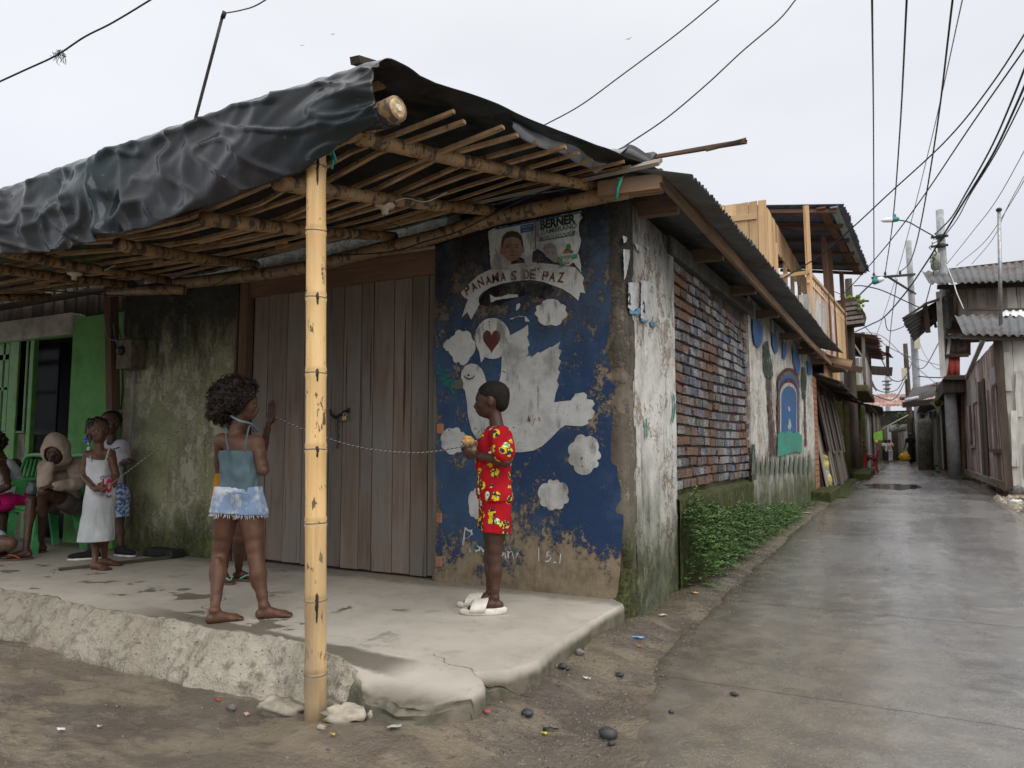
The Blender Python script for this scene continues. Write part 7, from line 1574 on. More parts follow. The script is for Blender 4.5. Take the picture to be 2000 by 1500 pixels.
def print_mat():
    t = NT('red_comic_print', .9, .15); base = t.mix(t.rng(t.noise(5, 4, .6), .35, .65), (.42, .010, .018), (.33, .007, .014))
    def spots(sc, off, thr, col, inner=None, ithr=.5, isc=60, pick=None):
        mp = t.n.new('ShaderNodeMapping'); mp.inputs['Scale'].default_value = (sc, sc, sc); mp.inputs['Location'].default_value = off; t.l.new(t.tc, mp.inputs[0])
        v = t.n.new('ShaderNodeTexVoronoi'); v.inputs['Scale'].default_value = 1; v.inputs['Randomness'].default_value = .65; t.l.new(mp.outputs[0], v.inputs[0])
        m = t.rng(v.outputs[0], thr, thr - .03); c = col
        if inner is not None: c = t.mix(t.rng(t.noise(isc, 2, .5, off=off), ithr, ithr + .02), col, inner)
        if pick is not None: s = t.n.new('ShaderNodeSeparateColor'); t.l.new(v.outputs[1], s.inputs[0]); m = t.math('MULTIPLY', m, t.rng(s.outputs[0], pick - .01, pick + .01))
        return m, c
    c = base
    m, k = spots(15, (1, 2, 3), .40, (.66, .48, .015), (.035, .03, .06), .475, 48); c = t.mix(m, c, k)
    m, k = spots(15, (7.3, 5.1, 1.7), .30, (.12, .42, .05), (.78, .78, .74), .50, 75, .55); c = t.mix(m, c, k)
    m, k = spots(19, (3.9, 8.2, 6.4), .17, (.02, .02, .03), (.6, .6, .58), .5, 90, .5); c = t.mix(m, c, k)
    t.col(c); t.bump(t.noise(14, 4, .6, (1, 1, .3)), .006); return t.m
RP = print_mat()
hemz = p(965, 976).z
sl = [(tuple(shN), tuple(shN.lerp(elN, .62)), .050, .054), (tuple(shF), tuple(shF.lerp(elF, .6)), .050, .052)]
P_, Q_ = sdf_mesh(tp3 + sl + [(tuple(hN + UPZ * .05), tuple(hN - UPZ * .02), .074, .082), (tuple(hF + UPZ * .05), tuple(hF - UPZ * .02), .074, .082), (tuple(p(966, 868)), tuple(p(965, 955)), .082, .088), ('e', tuple(p(964, 900)), (.085, .086, .12), [tuple(r3), tuple(ff3), tuple(u3)])], .0046, .016, cuts=(((0, 0, -1), (0, 0, hemz)), (tuple(u3 + ff3 * .35), tuple(p(970, 822)))), off=.010)
skin_mesh('red_shirt', P_, Q_, RP, g3, wrinkle(.009, 17, 2, (1, 1, .6)))
P_, Q_ = sdf_mesh([(tuple(hN + UPZ * .03), tuple(hN.lerp(kN, .56)), .072, .078), (tuple(hF + UPZ * .03), tuple(hF.lerp(kF, .52)), .072, .076), ('e', tuple((hN + hF) / 2), (.090, .083, .09), [tuple(r3), tuple(ff3), tuple(u3)])], .0048, .02, cuts=(((-.08 * RTV.x, -.08 * RTV.y, -1), tuple(p(965, 1036))), ((0, 0, 1), (0, 0, hN.z + .06))), off=.006)
skin_mesh('red_shorts', P_, Q_, RP, g3, wrinkle(.007, 17, 6, (1, 1, .5)))
WHT = plain('scuffed_white_rubber', (.66, .62, .55), .55, .2, 18)
def slide(ank, fwd_, parent, s=1.0):
    f = Vector(fwd_); f.z = 0; f.normalize(); r = f.cross(UPZ); g = Vector((ank[0], ank[1], 0)); vs, fs = [], []; N = 28
    for j, (z, gx) in enumerate(((.0, .92), (.006, 1.0), (.024, 1.02), (.030, .95))):
        for i in range(N): t = 2 * math.pi * i / N; y = math.cos(t); w_ = (.046 + .007 * y) * gx; vs.append(g + (f * (.062 + .125 * y * gx) + r * w_ * math.sin(t)) * s + UPZ * z * (1 + .25 * (y < -.5)))
    for j in range(3):
        for i in range(N): fs.append((j * N + i, j * N + (i + 1) % N, (j + 1) * N + (i + 1) % N, (j + 1) * N + i))
    fs += [tuple(range(N - 1, -1, -1)), tuple(range(3 * N, 4 * N))]; so = MB().add(vs, fs).build('slide_sandal', WHT, parent, True); vs, fs = [], []
    for j in range(7):
        for i in range(13):
            t = math.pi * i / 12; y = .055 + .085 * j / 6; hgt = .062 - .012 * j / 6; vs.append(g + (f * (y - .02 * math.sin(t)) + r * .049 * math.cos(t)) * s + UPZ * (.018 + hgt * math.sin(t) ** .7) * s)
    for j in range(6):
        for i in range(12): fs.append((j * 13 + i, j * 13 + i + 1, j * 13 + 14 + i, j * 13 + 13 + i))
    o = MB().add(vs, fs).build('strap', WHT, so, True); o.modifiers.new('t', 'SOLIDIFY').thickness = .006; return so
slide(aN, -RTV - FWD * .05, g3, 1.0); slide(aF, -RTV + FWD * .15, g3, 1.0)
br_ = thing('bread_roll', tuple(p(914, 868, -.08)), 'filled bread roll in a paper napkin held in the hand of the child in red', 'bread roll')
bc = p(915, 864, -.08); bm_ = plain('toasted_bread', (.52, .31, .12), .8, .3, 40, bump=.004)
MB().blob(bc, (.038, .034, .030), 12, 8, .35, 3, 2).build('roll', bm_, br_, True); MB().blob(bc + UPZ * .024 - RTV * .004, (.024, .022, .014), 10, 6, .6, 5, 4).build('filling', plain('filling', (.70, .36, .06), .5, .3, 60), br_, True)
vs, fs = [], []
for i in range(13):
    for j in range(5): t = math.pi * (.1 + 1.3 * i / 12); r_ = .040 + .006 * math.sin(i * 2 + j) - j * .005; vs.append(bc + Vector((math.cos(t) * r_, math.sin(t) * r_, .012 - .016 * j)) + RTV * j * .010)
for i in range(12):
    for j in range(4): fs.append((i * 5 + j, i * 5 + 5 + j, i * 5 + 6 + j, i * 5 + j + 1))
MB().add(vs, fs).build('paper_napkin', plain('napkin', (.62, .56, .44), .8, .2, 30), br_, True).modifiers.new('t', 'SOLIDIFY').thickness = .0015

# ---- the small girl in the long white top
g4 = thing('person', tuple(at(200, 1110, z=0)), 'small child in long white sleeveless dress with red lettering, barefoot, holding the rope end', 'person')
p = px_fn(3.50); f4 = (RTV * .75 - FWD * .65); face4 = (RTV * .70 - FWD * .70)
hc4 = p(192, 842); hp4, hax4 = head_prims(hc4, face4, UPZ, .96); s1, s2 = p(172, 890, -.05), p(215, 886, .06); h1, h2 = p(185, 985, -.02), p(205, 985, .03)
tp4, tax4 = torso_prims(s1, s2, h1, h2, f4, .90); e1_, w1_ = p(163, 930, -.07), p(186, 956, -.13); a1, a2 = at(186, 1100, z=.045), at(204, 1093, z=.045)
b4 = hp4 + tp4 + [(tuple(p(194, 882)), tuple(hc4 - UPZ * .03), .035, .033)] + arm_prims(s1, e1_, w1_, .92) + hand_prims(w1_, RTV * 1 + UPZ * .15, FWD * .8 + UPZ * .2, .92, .85, 1) + arm_prims(s2, p(226, 925, .05), p(222, 950, .06), .9) + \
    leg_prims(h1, p(187, 1045, .02), a1, .74) + leg_prims(h2, p(203, 1042, .03), a2, .74) + foot_prims(a1, RTV * .9 - FWD * .35, .98) + foot_prims(a2, RTV * 1 - FWD * .05, .98)
skin_mesh('body', *sdf_mesh(b4, .005, .014), S, g4); eyes(hc4, hax4, .96, g4)
wht = cloth_mat('white_cotton', (.50, .52, .53), .18, (1, 1, .22)); ct = (h1 + h2) / 2; hz4 = p(195, 1056).z
r4, ff4, u4 = tax4; A4 = [tuple(r4), tuple(ff4), (0, 0, 1)]
P_, Q_ = sdf_mesh(tp4[:4] + [(tuple(ct + UPZ * .12 + Vector(r4) * .022), (ct.x + r4.x * .024 - FWD.x * .03, ct.y + r4.y * .024 - FWD.y * .03, hz4 - .02), .072, .088), (tuple(ct + UPZ * .12 - Vector(r4) * .022), (ct.x - r4.x * .024 - FWD.x * .03, ct.y - r4.y * .024 - FWD.y * .03, hz4 - .02), .072, .088)], .0052, .03, cuts=(((0, 0, -1), (0, 0, hz4)), (tuple(UPZ + Vector(f4) * .35), tuple(p(196, 898, -.02)))), off=.010)
dr = skin_mesh('white_dress', P_, Q_, wht, g4, wrinkle(.008, 15, 1, (1.4, 1.4, .15)))
for px0, px1 in ((178, 174), (206, 214)):
    a, b = p(px0, 900, -.085), p(px1, 876, -.03); MB().tube(bez([a, a.lerp(b, .6), b, b + FWD * .06 - UPZ * .01], 4), .005, 5).build('strap', wht, dr, True)
MB().blob(p(173, 877, -.05), (.014, .012, .02), 8, 6, .4, 4).build('bow', wht, dr, True)
RDP, PUP = plain('red_print', (.42, .02, .05), .8), plain('purple_print', (.16, .04, .18), .8)
lp = p(203, 953, 0); nrm4 = Vector(f4).normalized(); rr4 = Vector((nrm4.y, -nrm4.x, 0)) * -1
def hit(px, py):
    o = at(px, py, y=3.1); 
    v = P_; scr = Vector(CAM); d = (o - scr).normalized(); w = v - np.array(scr); t = w @ np.array(d); dist = np.linalg.norm(w - np.outer(t, np.array(d)), axis=1); m = dist < .012
    tt = t[m].min() if m.any() else (p(px, py) - scr).length; return scr + d * (tt - .006)
O_ = hit(199, 960); E_ = hit(219, 960); rv = (E_ - O_).normalized(); letters('shirt_lettering', 'LO', O_ + UPZ * .0, rv, (0, 0, 1), .125, RDP, dr, off=tuple(-np.array(FWD)), bold=.008, fit=(E_ - O_).length)
mb = MB()
for cx, cy, r0 in ((200, 934, .020), (197, 950, .017), (200, 966, .018)):
    c = hit(cx, cy); mb.tube([c + rv * math.cos(t) * r0 * (1 - t / 12) + UPZ * math.sin(t) * r0 * (1 - t / 12) for t in [i * .5 for i in range(18)]], .0018, 4)
for i in range(7):
    t = math.pi * (.15 + .7 * i / 6); c = hit(213, 936); mb.tube([c + (rv * math.cos(t) + UPZ * math.sin(t)) * .022, c + (rv * math.cos(t) + UPZ * math.sin(t)) * .040], [.003, .001], 4); c = hit(213, 966); mb.tube([c + (rv * math.cos(t) - UPZ * math.sin(t)) * .012, c + (rv * math.cos(t) - UPZ * math.sin(t)) * .028], [.003, .001], 4)
mb.build('printed_scrolls', PUP, dr, False, 'stuff')
r4h, f4h, u4h = hax4
P_h, Q_ = sdf_mesh([('e', tuple(hc4 + u4h * .030 - f4h * .016), (.074, .086, .072), [tuple(r4h), tuple(f4h), tuple(u4h)]), ('e', tuple(hc4 - u4h * .0 - f4h * .052), (.06, .04, .06), [tuple(r4h), tuple(f4h), tuple(u4h)])], .005, .012, cuts=((tuple(f4h - u4h * .5), tuple(hc4 + f4h * .042 + u4h * .03)),)); h4 = skin_mesh('hair', P_h, Q_, HAIR, g4, fuzz)
for k in range(9):
    r_ = random.Random(k); a = p(170 + k * 1.2, 822 + k * 3, .02 - .01 * k); MB().tube(bez([a + V3(.03, 0, .02), a, a + V3(-.012, 0, -.04), a + V3(-.004 + r_.uniform(-.01, .01), -.01, -.085)], 4), [.008, .007, .0075, .006, .007, .006, .0065, .006, .006, .005, .005, .004, .004], 6).build('braid', HAIR, h4, True)
BL = plain('blue_beads', (.05, .10, .45), .4, .2, 10)
for k, (dx, dy_, m_) in enumerate(((168, 855, BL), (172, 861, BL), (177, 858, WHT), (174, 866, WHT), (167, 862, BL))): MB().blob(p(dx, dy_, -.04), (.014, .012, .013), 8, 6, .5, 4, k).build('hair_bobble', m_, h4, True)

# ---- boy leaning at the wall behind her
g5 = thing('person', tuple(at(232, 1075, z=0)), 'child in white T-shirt and blue patterned shorts leaning on the wall behind the white dress', 'person')
p = px_fn(3.98); hc5 = p(217, 826); hp5, hx5 = head_prims(hc5, RTV * .55 - FWD * .8 - UPZ * .1, UPZ, 1.0); s1, s2 = p(202, 872), p(236, 872, .05); h1, h2 = p(208, 975), p(230, 975); tp5, _ = torso_prims(s1, s2, h1, h2, -FWD, .98)
k1, k2 = p(205, 1025), p(232, 1025); a1, a2 = at(180, 1078, z=.06), at(236, 1072, z=.06)
b5 = hp5 + tp5 + [(tuple(p(218, 864)), tuple(hc5 - UPZ * .03), .038, .036)] + arm_prims(s2, p(240, 905, -.02), p(252, 898, -.10), .95) + hand_prims(p(252, 898, -.10), -FWD * .6 + RTV * .4, -UPZ, .9, .9) + arm_prims(s1, p(200, 915), p(205, 945), .9) + leg_prims(h1, k1, a1, .95) + leg_prims(h2, k2, a2, .95)
skin_mesh('body', *sdf_mesh(b5, .0065, .014), S3, g5); eyes(hc5, hx5, 1.0, g5)
P_, Q_ = sdf_mesh(tp5 + [(tuple(s2), tuple(s2.lerp(p(240, 905, -.02), .75)), .052, .054), (tuple(s1), tuple(s1.lerp(p(200, 915), .75)), .05, .052)], .0065, .016, cuts=(((0, 0, -1), (0, 0, p(218, 968).z)),), off=.010)
tsh = skin_mesh('white_shirt', P_, Q_, cloth_mat('white_knit', (.46, .46, .52), .2), g5, wrinkle(.008, 16, 4)); MB().beam(p(222, 877, -.085), p(233, 874, -.08), .006, .010).build('chest_stripe', M['cable'], tsh)
P_, Q_ = sdf_mesh([(tuple(h1 + UPZ * .04), tuple(h1.lerp(k1, .75)), .088, .072), (tuple(h2 + UPZ * .04), tuple(h2.lerp(k2, .75)), .088, .072)], .0065, .02, cuts=(((0, 0, -1), (0, 0, p(218, 1008).z)),), off=.006)
t = NT('blue_floral', .9, .15); vv = t.noise(38, 3, .6); t.col(t.mix(t.rng(vv, .48, .54), (.06, .14, .30), (.42, .48, .55))); skin_mesh('shorts', P_, Q_, t.m, g5, wrinkle(.007, 16, 9))
P_, Q_ = sdf_mesh([('e', tuple(hc5 + UPZ * .034 + FWD * .01), (.078, .086, .076), None)], .006, .01, cuts=((tuple(-FWD - UPZ * .6), tuple(hc5 - FWD * .03 + UPZ * .045)),)); skin_mesh('hair', P_, Q_, hair3.m, g5)
def shoe(ank, fwd_, parent, up_m, s=1.0):
    f = Vector(fwd_); f.z = 0; f.normalize(); g = Vector((ank[0], ank[1], 0)); r = f.cross(UPZ); A = [tuple(r), tuple(f), (0, 0, 1)]
    P_, Q_ = sdf_mesh([('e', tuple(g + f * .05 * s + UPZ * .035), (.040 * s, .12 * s, .030), A), ('e', tuple(g + UPZ * .05), (.036 * s, .05 * s, .045), A)], .006, .02, cuts=(((0, 0, -1), (0, 0, .018)),)); u_ = skin_mesh('shoe', P_, Q_, up_m, parent)
    P_, Q_ = sdf_mesh([('e', tuple(g + f * .05 * s + UPZ * .010), (.044 * s, .125 * s, .016), A)], .006, .01, cuts=(((0, 0, -1), (0, 0, .001)),)); skin_mesh('sole', P_, Q_, WHT, u_)
BKC = cloth_mat('black_canvas', (.02, .02, .024)); shoe(a1, -RTV * .9 - FWD * .5, g5, BKC); shoe(a2, RTV * .9 - FWD * .4, g5, BKC)

# ---- plastic chairs
def plastic_chair(pos, yaw, mat, lab, s=1.0):
    """moulded armchair; local +y is the way the sitter faces"""
    t = thing('plastic_chair', pos, lab, 'chair'); Mx = Matrix.Translation(Vector(pos)) @ Matrix.Rotation(yaw, 4, 'Z') @ Matrix.Scale(s, 4)
    def B(name, mb, sm=True, th=None):
        mb.v = [Mx @ v for v in mb.v]; o = mb.build(name, mat, t, sm)
        if th: o.modifiers.new('t', 'SOLIDIFY').thickness = th
        return o
    vs, fs = [], []; n = 9
    for j in range(n):
        for i in range(n): x = -.21 + .42 * i / (n - 1); y = -.19 + .40 * j / (n - 1); vs.append(V3(x * (1 + .08 * (j / 8)), y, .42 - .012 * (1 - (x / .21) ** 2) + .012 * (j > 7) * -1))
    for j in range(n - 1):
        for i in range(n - 1): fs.append((j * n + i, j * n + i + 1, (j + 1) * n + i + 1, (j + 1) * n + i))
    B('seat', MB().add(vs, fs), True, .012)
    for sx in (-1, 1):
        for sy, ztop in ((1, .64), (-1, .42)):
            x0, y0 = .235 * sx, .19 * sy; x1, y1 = .285 * sx, .25 * sy; q = MB()
            for k in range(5):
                a, b = k / 5, (k + 1) / 5
                def pt(u): return V3(x1 + (x0 - x1) * u, y1 + (y0 - y1) * u, (ztop - .0) * u)
                w0, w1 = .055 + .035 * a, .055 + .035 * b; d_ = V3(0, -sy, 0)
                q.add([pt(a), pt(a) + d_ * w0, pt(b) + d_ * w1, pt(b), pt(a) + V3(-sx * .03, 0, 0), pt(a) + d_ * w0 + V3(-sx * .03, 0, 0), pt(b) + d_ * w1 + V3(-sx * .03, 0, 0), pt(b) + V3(-sx * .03, 0, 0)], [(0, 1, 2, 3), (4, 7, 6, 5), (0, 3, 7, 4), (1, 5, 6, 2), (0, 4, 5, 1), (3, 2, 6, 7)])
            B('leg', q, False)
        q = MB().tube(bez([V3(.24 * sx, .20, .60), V3(.25 * sx, .17, .645), V3(.26 * sx, .0, .655), V3(.25 * sx, -.17, .66), V3(.22 * sx, -.24, .70)], 5), [.022] * 21, 8); B('armrest', q)
    q = MB()
    for i in range(5): x = -.13 + .065 * i; q.tube([V3(x, -.20, .42), V3(x * 1.05, -.245, .62), V3(x * 1.1, -.285, .84)], [.016, .015, .015], 6)
    B('back_slats', q); B('back_frame', MB().tube(bez([V3(-.20, -.19, .42), V3(-.225, -.25, .66), V3(-.20, -.285, .84), V3(-.1, -.30, .885), V3(.1, -.30, .885), V3(.20, -.285, .84), V3(.225, -.25, .66), V3(.20, -.19, .42)], 5), .022, 8)); 
    q = MB().box((-.22, .17, .36), (.22, .20, .42)); B('apron', q, False); return t
GP_ = plain('green_plastic', (.085, .36, .13), .4, .2, 8); RPl = plain('red_plastic', (.45, .02, .03), .4, .2, 8)
cpos = at(112, 1068, z=0); cp = (cpos.x + .06, 3.92, 0)
fh = (RTV * -.55 - FWD * .85); yaw_h = math.atan2(fh.y, fh.x) - math.pi / 2
plastic_chair(cp, yaw_h, GP_, 'green plastic armchair under the child in the beige hood', .92)
c2 = at(28, 1060, z=0); plastic_chair((c2.x - .02, 3.95, 0), yaw_h + .1, GP_, 'green plastic armchair under the woman in white vest and pink shorts', .92)

# ---- the hooded child on the chair
g6 = thing('person', (cp[0], cp[1], 0), 'seated child in beige hooded sweatshirt resting cheek on hand, orange flip flops', 'person')
p = px_fn(3.80); hc6 = p(109, 882, -.12); hp6, hx6 = head_prims(hc6, RTV * .25 - FWD - UPZ * .12, UPZ - RTV * .12, 1.05)
s1, s2 = p(90, 912, -.02), p(146, 908, .08); h1, h2 = p(118, 985, .12), p(145, 985, .14); tp6, tx6 = torso_prims(s1, s2, h1, h2, -FWD, 1.05)
k1, k2 = p(61, 978, -.22), p(84, 960, -.24); a1, a2 = at(50, 1078, z=.06), at(80, 1066, z=.06)
e1_, w1_ = p(86, 945, -.22), p(98, 905, -.20); e2_, w2_ = p(150, 945, .0), p(104, 950, -.20)
b6 = hp6 + tp6 + [(tuple(p(114, 905, -.04)), tuple(hc6), .042, .040)] + leg_prims(h1, k1, a1, .92, -FWD) + leg_prims(h2, k2, a2, .92, -FWD) + foot_prims(a1, -RTV * .9 - FWD * .5, 1.1, .014) + foot_prims(a2, -RTV * .5 - FWD * .8, 1.1, .014) + arm_prims(s1, e1_, w1_, 1) + arm_prims(s2, e2_, w2_, 1) + \
    hand_prims(w2_, -RTV, -UPZ, .95, .5) + hand_prims(w1_, UPZ + RTV * .2, RTV, .95, .4)
skin_mesh('body', *sdf_mesh(b6, .006, .014), S3, g6); eyes(hc6, hx6, 1.05, g6)
hood = cloth_mat('beige_fleece', (.33, .265, .21), .2, (1, 1, .6)); r6, f6, u6 = hx6; A6 = [tuple(r6), tuple(f6), tuple(u6)]
P_, Q_ = sdf_mesh(tp6 + arm_prims(s1, e1_, w1_.lerp(e1_, .1), 1.22) + arm_prims(s2, e2_, w2_.lerp(e2_, .12), 1.25) + [('e', tuple(p(128, 965, .06)), (.11, .10, .10), None), ('e', tuple(p(112, 905, -.03)), (.09, .085, .06), None)], .006, .02, off=.014)
skin_mesh('sweatshirt', P_, Q_, hood, g6, wrinkle(.010, 15, 5, (1, 1, 1)))
# hood: a deep shell with the face opening cut away
hcen = hc6 - f6 * .012 + u6 * .012
P_, Q_ = sdf_mesh([('e', tuple(hcen), (.108, .118, .128), A6), ('e', tuple(hcen + u6 * .085 - f6 * .01), (.050, .075, .062), A6), ('e', tuple(hcen - u6 * .09 - f6 * .03), (.10, .085, .06), A6)], .005, .04, sub=(((hc6 + f6 * .075 - u6 * .030), (.067, .085, .086), A6), ((hc6 + f6 * .0), (.088, .095, .105), A6)))
hd = skin_mesh('hood', P_, Q_, hood, g6, wrinkle(.008, 14, 7, (1, 1, 1)))
org = plain('orange_rubber', (.50, .13, .04), .5, .2, 15); flipflop(a1, -RTV * .9 - FWD * .5, sole_, org, g6, 1.08); flipflop(a2, -RTV * .5 - FWD * .8, sole_, org, g6, 1.08)
P_, Q_ = sdf_mesh([(tuple(h1), tuple(h1.lerp(k1, .35)), .085, .075), (tuple(h2), tuple(h2.lerp(k2, .35)), .085, .075)], .007, .02, off=.008); skin_mesh('shorts', P_, Q_, cloth_mat('grey_brown_cloth', (.12, .11, .10)), g6, wrinkle(.007, 16, 9))

# ---- woman at the frame edge
g7 = thing('person', tuple(at(12, 1060, z=0)), 'seated woman in white vest and pink shorts at the left frame edge', 'person')
p = px_fn(3.78); hc7 = p(-14, 868, -.12); hp7, hx7 = head_prims(hc7, -RTV * .8 - FWD * .6, UPZ, 1.1); s1, s2 = p(-8, 912, -.12), p(30, 906, .10); h1, h2 = p(32, 975, .05), p(52, 975, .20); tp7, tx7 = torso_prims(s1, s2, h1, h2, -RTV - FWD * .4, 1.12)
k1, k2 = p(-25, 985, -.25), p(2, 985, -.05); a1, a2 = p(-20, 1082, -.25), p(4, 1075, -.1); a1.z = a2.z = .06
b7 = hp7 + tp7 + [(tuple(p(4, 900, -.02)), tuple(hc7), .046, .042)] + arm_prims(s1.lerp(s2, .35) + RTV * .0, p(14, 950, -.16), p(-25, 968, -.25), 1.15) + arm_prims(s2, p(20, 945, .1), p(-15, 960, -.1), 1.1) + hand_prims(p(-25, 968, -.25), -RTV, -UPZ, 1.05, .4) + leg_prims(h1, k1, a1, 1.12) + leg_prims(h2, k2, a2, 1.12) + foot_prims(a1, -RTV, 1.15) + foot_prims(a2, -RTV, 1.15)
skin_mesh('body', *sdf_mesh(b7, .0065, .016), S3, g7)
P_, Q_ = sdf_mesh(tp7[:4] + [('e', tuple(p(40, 955, .1)), (.13, .12, .09), None)], .0065, .02, cuts=((tuple(UPZ * 1 - RTV * .55), tuple(p(2, 893, -.05))), ((0, 0, -1), (0, 0, p(40, 968, .05).z))), off=.012); skin_mesh('white_vest', P_, Q_, cloth_mat('white_vest_cloth', (.44, .45, .52), .2), g7, wrinkle(.008, 15, 4))
P_, Q_ = sdf_mesh([(tuple(h1), tuple(h1.lerp(k1, .52)), .105, .085), (tuple(h2), tuple(h2.lerp(k2, .5)), .105, .085), (tuple(h1), tuple(h2), .105, .10)], .0065, .02, cuts=(((0, 0, 1), (0, 0, h1.z + .055)),), off=.008); skin_mesh('pink_shorts', P_, Q_, cloth_mat('hot_pink_cloth', (.60, .015, .16), .2), g7, wrinkle(.007, 16, 9))
P_, Q_ = sdf_mesh([('e', tuple(hc7 + UPZ * .03 + RTV * .02), (.085, .09, .088), None)], .006, .01); skin_mesh('hair', P_, Q_, HAIR, g7, fuzz)
# ---- crouching child cut by the frame: knee, shorts and shin
g8 = thing('person', tuple(at(-20, 1095, z=0)), 'crouching child in pale blue shorts, cut by the left frame edge, knee showing', 'person')
p = px_fn(3.35); kn = p(20, 1062); h1 = p(-55, 1048, .02); an = p(-48, 1098, .02); an.z = .05; kn2 = p(0, 1075, .22); hc8 = p(-75, 905); hp8, hx8 = head_prims(hc8, RTV, UPZ, 1.0); tp8, _ = torso_prims(p(-75, 945, -.09), p(-70, 945, .09), h1, h1 + FWD * .14, RTV * .9 + UPZ * .1, 1.0)
b8 = hp8 + tp8 + [(tuple(p(-75, 935)), tuple(hc8), .04, .04)] + leg_prims(h1, kn, an, 1.12) + leg_prims(h1 + FWD * .14, kn2, an + FWD * .15, 1.0) + foot_prims(an, RTV, 1.05) + arm_prims(p(-75, 945, -.09), p(-60, 1000, -.1), p(-25, 1020, -.05), 1) + foot_prims(an + FWD * .15, RTV, 1.05)
skin_mesh('body', *sdf_mesh(b8, .0065, .016), S, g8); P_, Q_ = sdf_mesh([(tuple(h1), tuple(h1.lerp(kn, .60)), .10, .083), (tuple(h1 + FWD * .14), tuple((h1 + FWD * .14).lerp(kn2, .6)), .10, .08)], .0065, .02, off=.008); skin_mesh('shorts', P_, Q_, cloth_mat('pale_blue_cloth', (.33, .45, .55), .2), g8, wrinkle(.007, 16, 9))
P_, Q_ = sdf_mesh(tp8, .008, .02, off=.012); skin_mesh('shirt', P_, Q_, cloth_mat('dull_shirt', (.25, .25, .28)), g8, wrinkle(.007, 16, 9)); P_, Q_ = sdf_mesh([('e', tuple(hc8 + UPZ * .03), (.08, .085, .08), None)], .007, .01); skin_mesh('hair', P_, Q_, HAIR, g8)

# ---- rope
def rope(pts, lab, r_=.0034, turns=26):
    t = thing('rope', tuple(pts[0]), lab, 'rope'); P = bez(pts, 40); cum = 0; A = [[], [], []]
    for i, q in enumerate(P):
        d = (P[min(i + 1, len(P) - 1)] - P[max(0, i - 1)]).normalized(); e1 = d.cross(UPZ).normalized(); e2 = e1.cross(d)
        if i: cum += (q - P[i - 1]).length
        for k in range(3): a = cum * 2 * math.pi / .028 + k * 2.094; A[k].append(q + (e1 * math.cos(a) + e2 * math.sin(a)) * r_ * .55)
    for k, m_ in enumerate((plain('rope_white', (.42, .41, .39), .8), plain('rope_dark', (.05, .05, .055), .8), plain('rope_grey', (.10, .10, .10), .8))): MB().tube(A[k], r_ * .62, 5).build('strand', m_, t, True)
    return t
hr_ = Vector(w1_) ; 
rope([at(196, 960, y=3.36), at(215, 947, y=3.30), at(300, 882, y=3.2), at(404, 797, y=3.08), at(455, 770, y=3.1), at(500, 796, y=3.16), at(520, 806, y=3.18), at(600, 841, y=3.26), at(700, 873, y=3.36), at(800, 884, y=3.46), at(860, 880, y=3.50), at(925, 868, y=3.52)], 'thin black and white twisted rope stretched between the children across the porch')
# ---------------------------------------------------------------- plants, stones, litter, far people
def ground_at(px, py, z0=-.12):
    p = at(px, py, z=z0)
    for _ in range(3):
        z = float(mud_z(p.x, p.y)) if p.x < float(road_l(p.y)) or p.x > float(road_r(p.y)) else float(road_z(p.y)) + .012
        p = at(px, py, z=z)
    return p
leafm = NT('weed_leaf', .6, .3); n = leafm.noise(9, 4, .6); n2 = leafm.noise(70, 2, .5); leafm.col(leafm.mix(leafm.rng(n2, .4, .62), leafm.mix(leafm.rng(n, .38, .64), (.07, .13, .035), (.17, .24, .07)), (.09, .17, .07))); leafm.b.inputs['Transmission Weight'].default_value = 0; leafm = leafm.m
def sprigs(name, spots, kind='stuff', lab=None, cat=None, seed=0):
    r_ = random.Random(seed); vs, fs = [], []
    for (b, d, L) in spots:
        b = Vector(b); d = Vector(d).normalized(); e1 = d.cross(UPZ); e1 = e1.normalized() if e1.length > .01 else Vector((1, 0, 0)); n = 6
        for k in range(1, n + 1):
            c = b + d * L * k / n + Vector((0, 0, -.35 * L * (k / n) ** 2))
            for sg_ in (-1, 1):
                w_ = L * .26 * (1.1 - .5 * k / n) * r_.uniform(.7, 1.2); q = (e1 * sg_ + d * .45 + Vector((r_.uniform(-.3, .3), r_.uniform(-.3, .3), r_.uniform(-.2, .4)))).normalized(); s2 = q.cross(Vector((r_.uniform(-.3, .3), r_.uniform(-.3, .3), 1))).normalized() * w_ * .36
                i = len(vs); vs += [c, c + q * w_ * .5 + s2, c + q * w_, c + q * w_ * .5 - s2]; fs.append((i, i + 1, i + 2, i + 3))
    o = obj(name, mesh_of(name, vs, fs, leafm, False), None, None, kind); return tag(o, lab, cat)
r_ = random.Random(8); sp_ = []
for i in range(1700):
    y = 5.38 + 6.0 * r_.random() ** 1.35; den = .5 + .5 * mnoise.noise(Vector((y * 2.2, 3, 0)))
    top = (.58 - .075 * (y - 5.4)) * (.45 + .95 * den); top = max(.05, top)
    u = r_.random(); xo = .02 + .15 * (1.1 - u) * (.6 + .8 * den) * r_.random() ** .6; z = -.10 + top * u ** .8
    sp_.append(((WX + xo, y, z), (r_.uniform(.1, 1), r_.uniform(-.8, .6), r_.uniform(-.1, .9)), r_.uniform(.06, .17)))
sprigs('weeds', sp_, lab='low green weeds spilling from the foot of the brick wall')
sp_ = []
for i in range(160):
    y = 9.6 + 5 * r_.random(); sp_.append(((WX + .02 + .10 * r_.random(), y, -.08), (r_.uniform(-.2, 1), r_.uniform(-.6, .6), 1), r_.uniform(.04, .10)))
for i in range(60): y = r_.uniform(4.4, 5.3); sp_.append(((WX + .02 + .04 * r_.random(), y, -.11), (r_.uniform(.2, 1), r_.uniform(-.6, .6), .7), r_.uniform(.01, .03)))
sprigs('small_weeds', sp_)
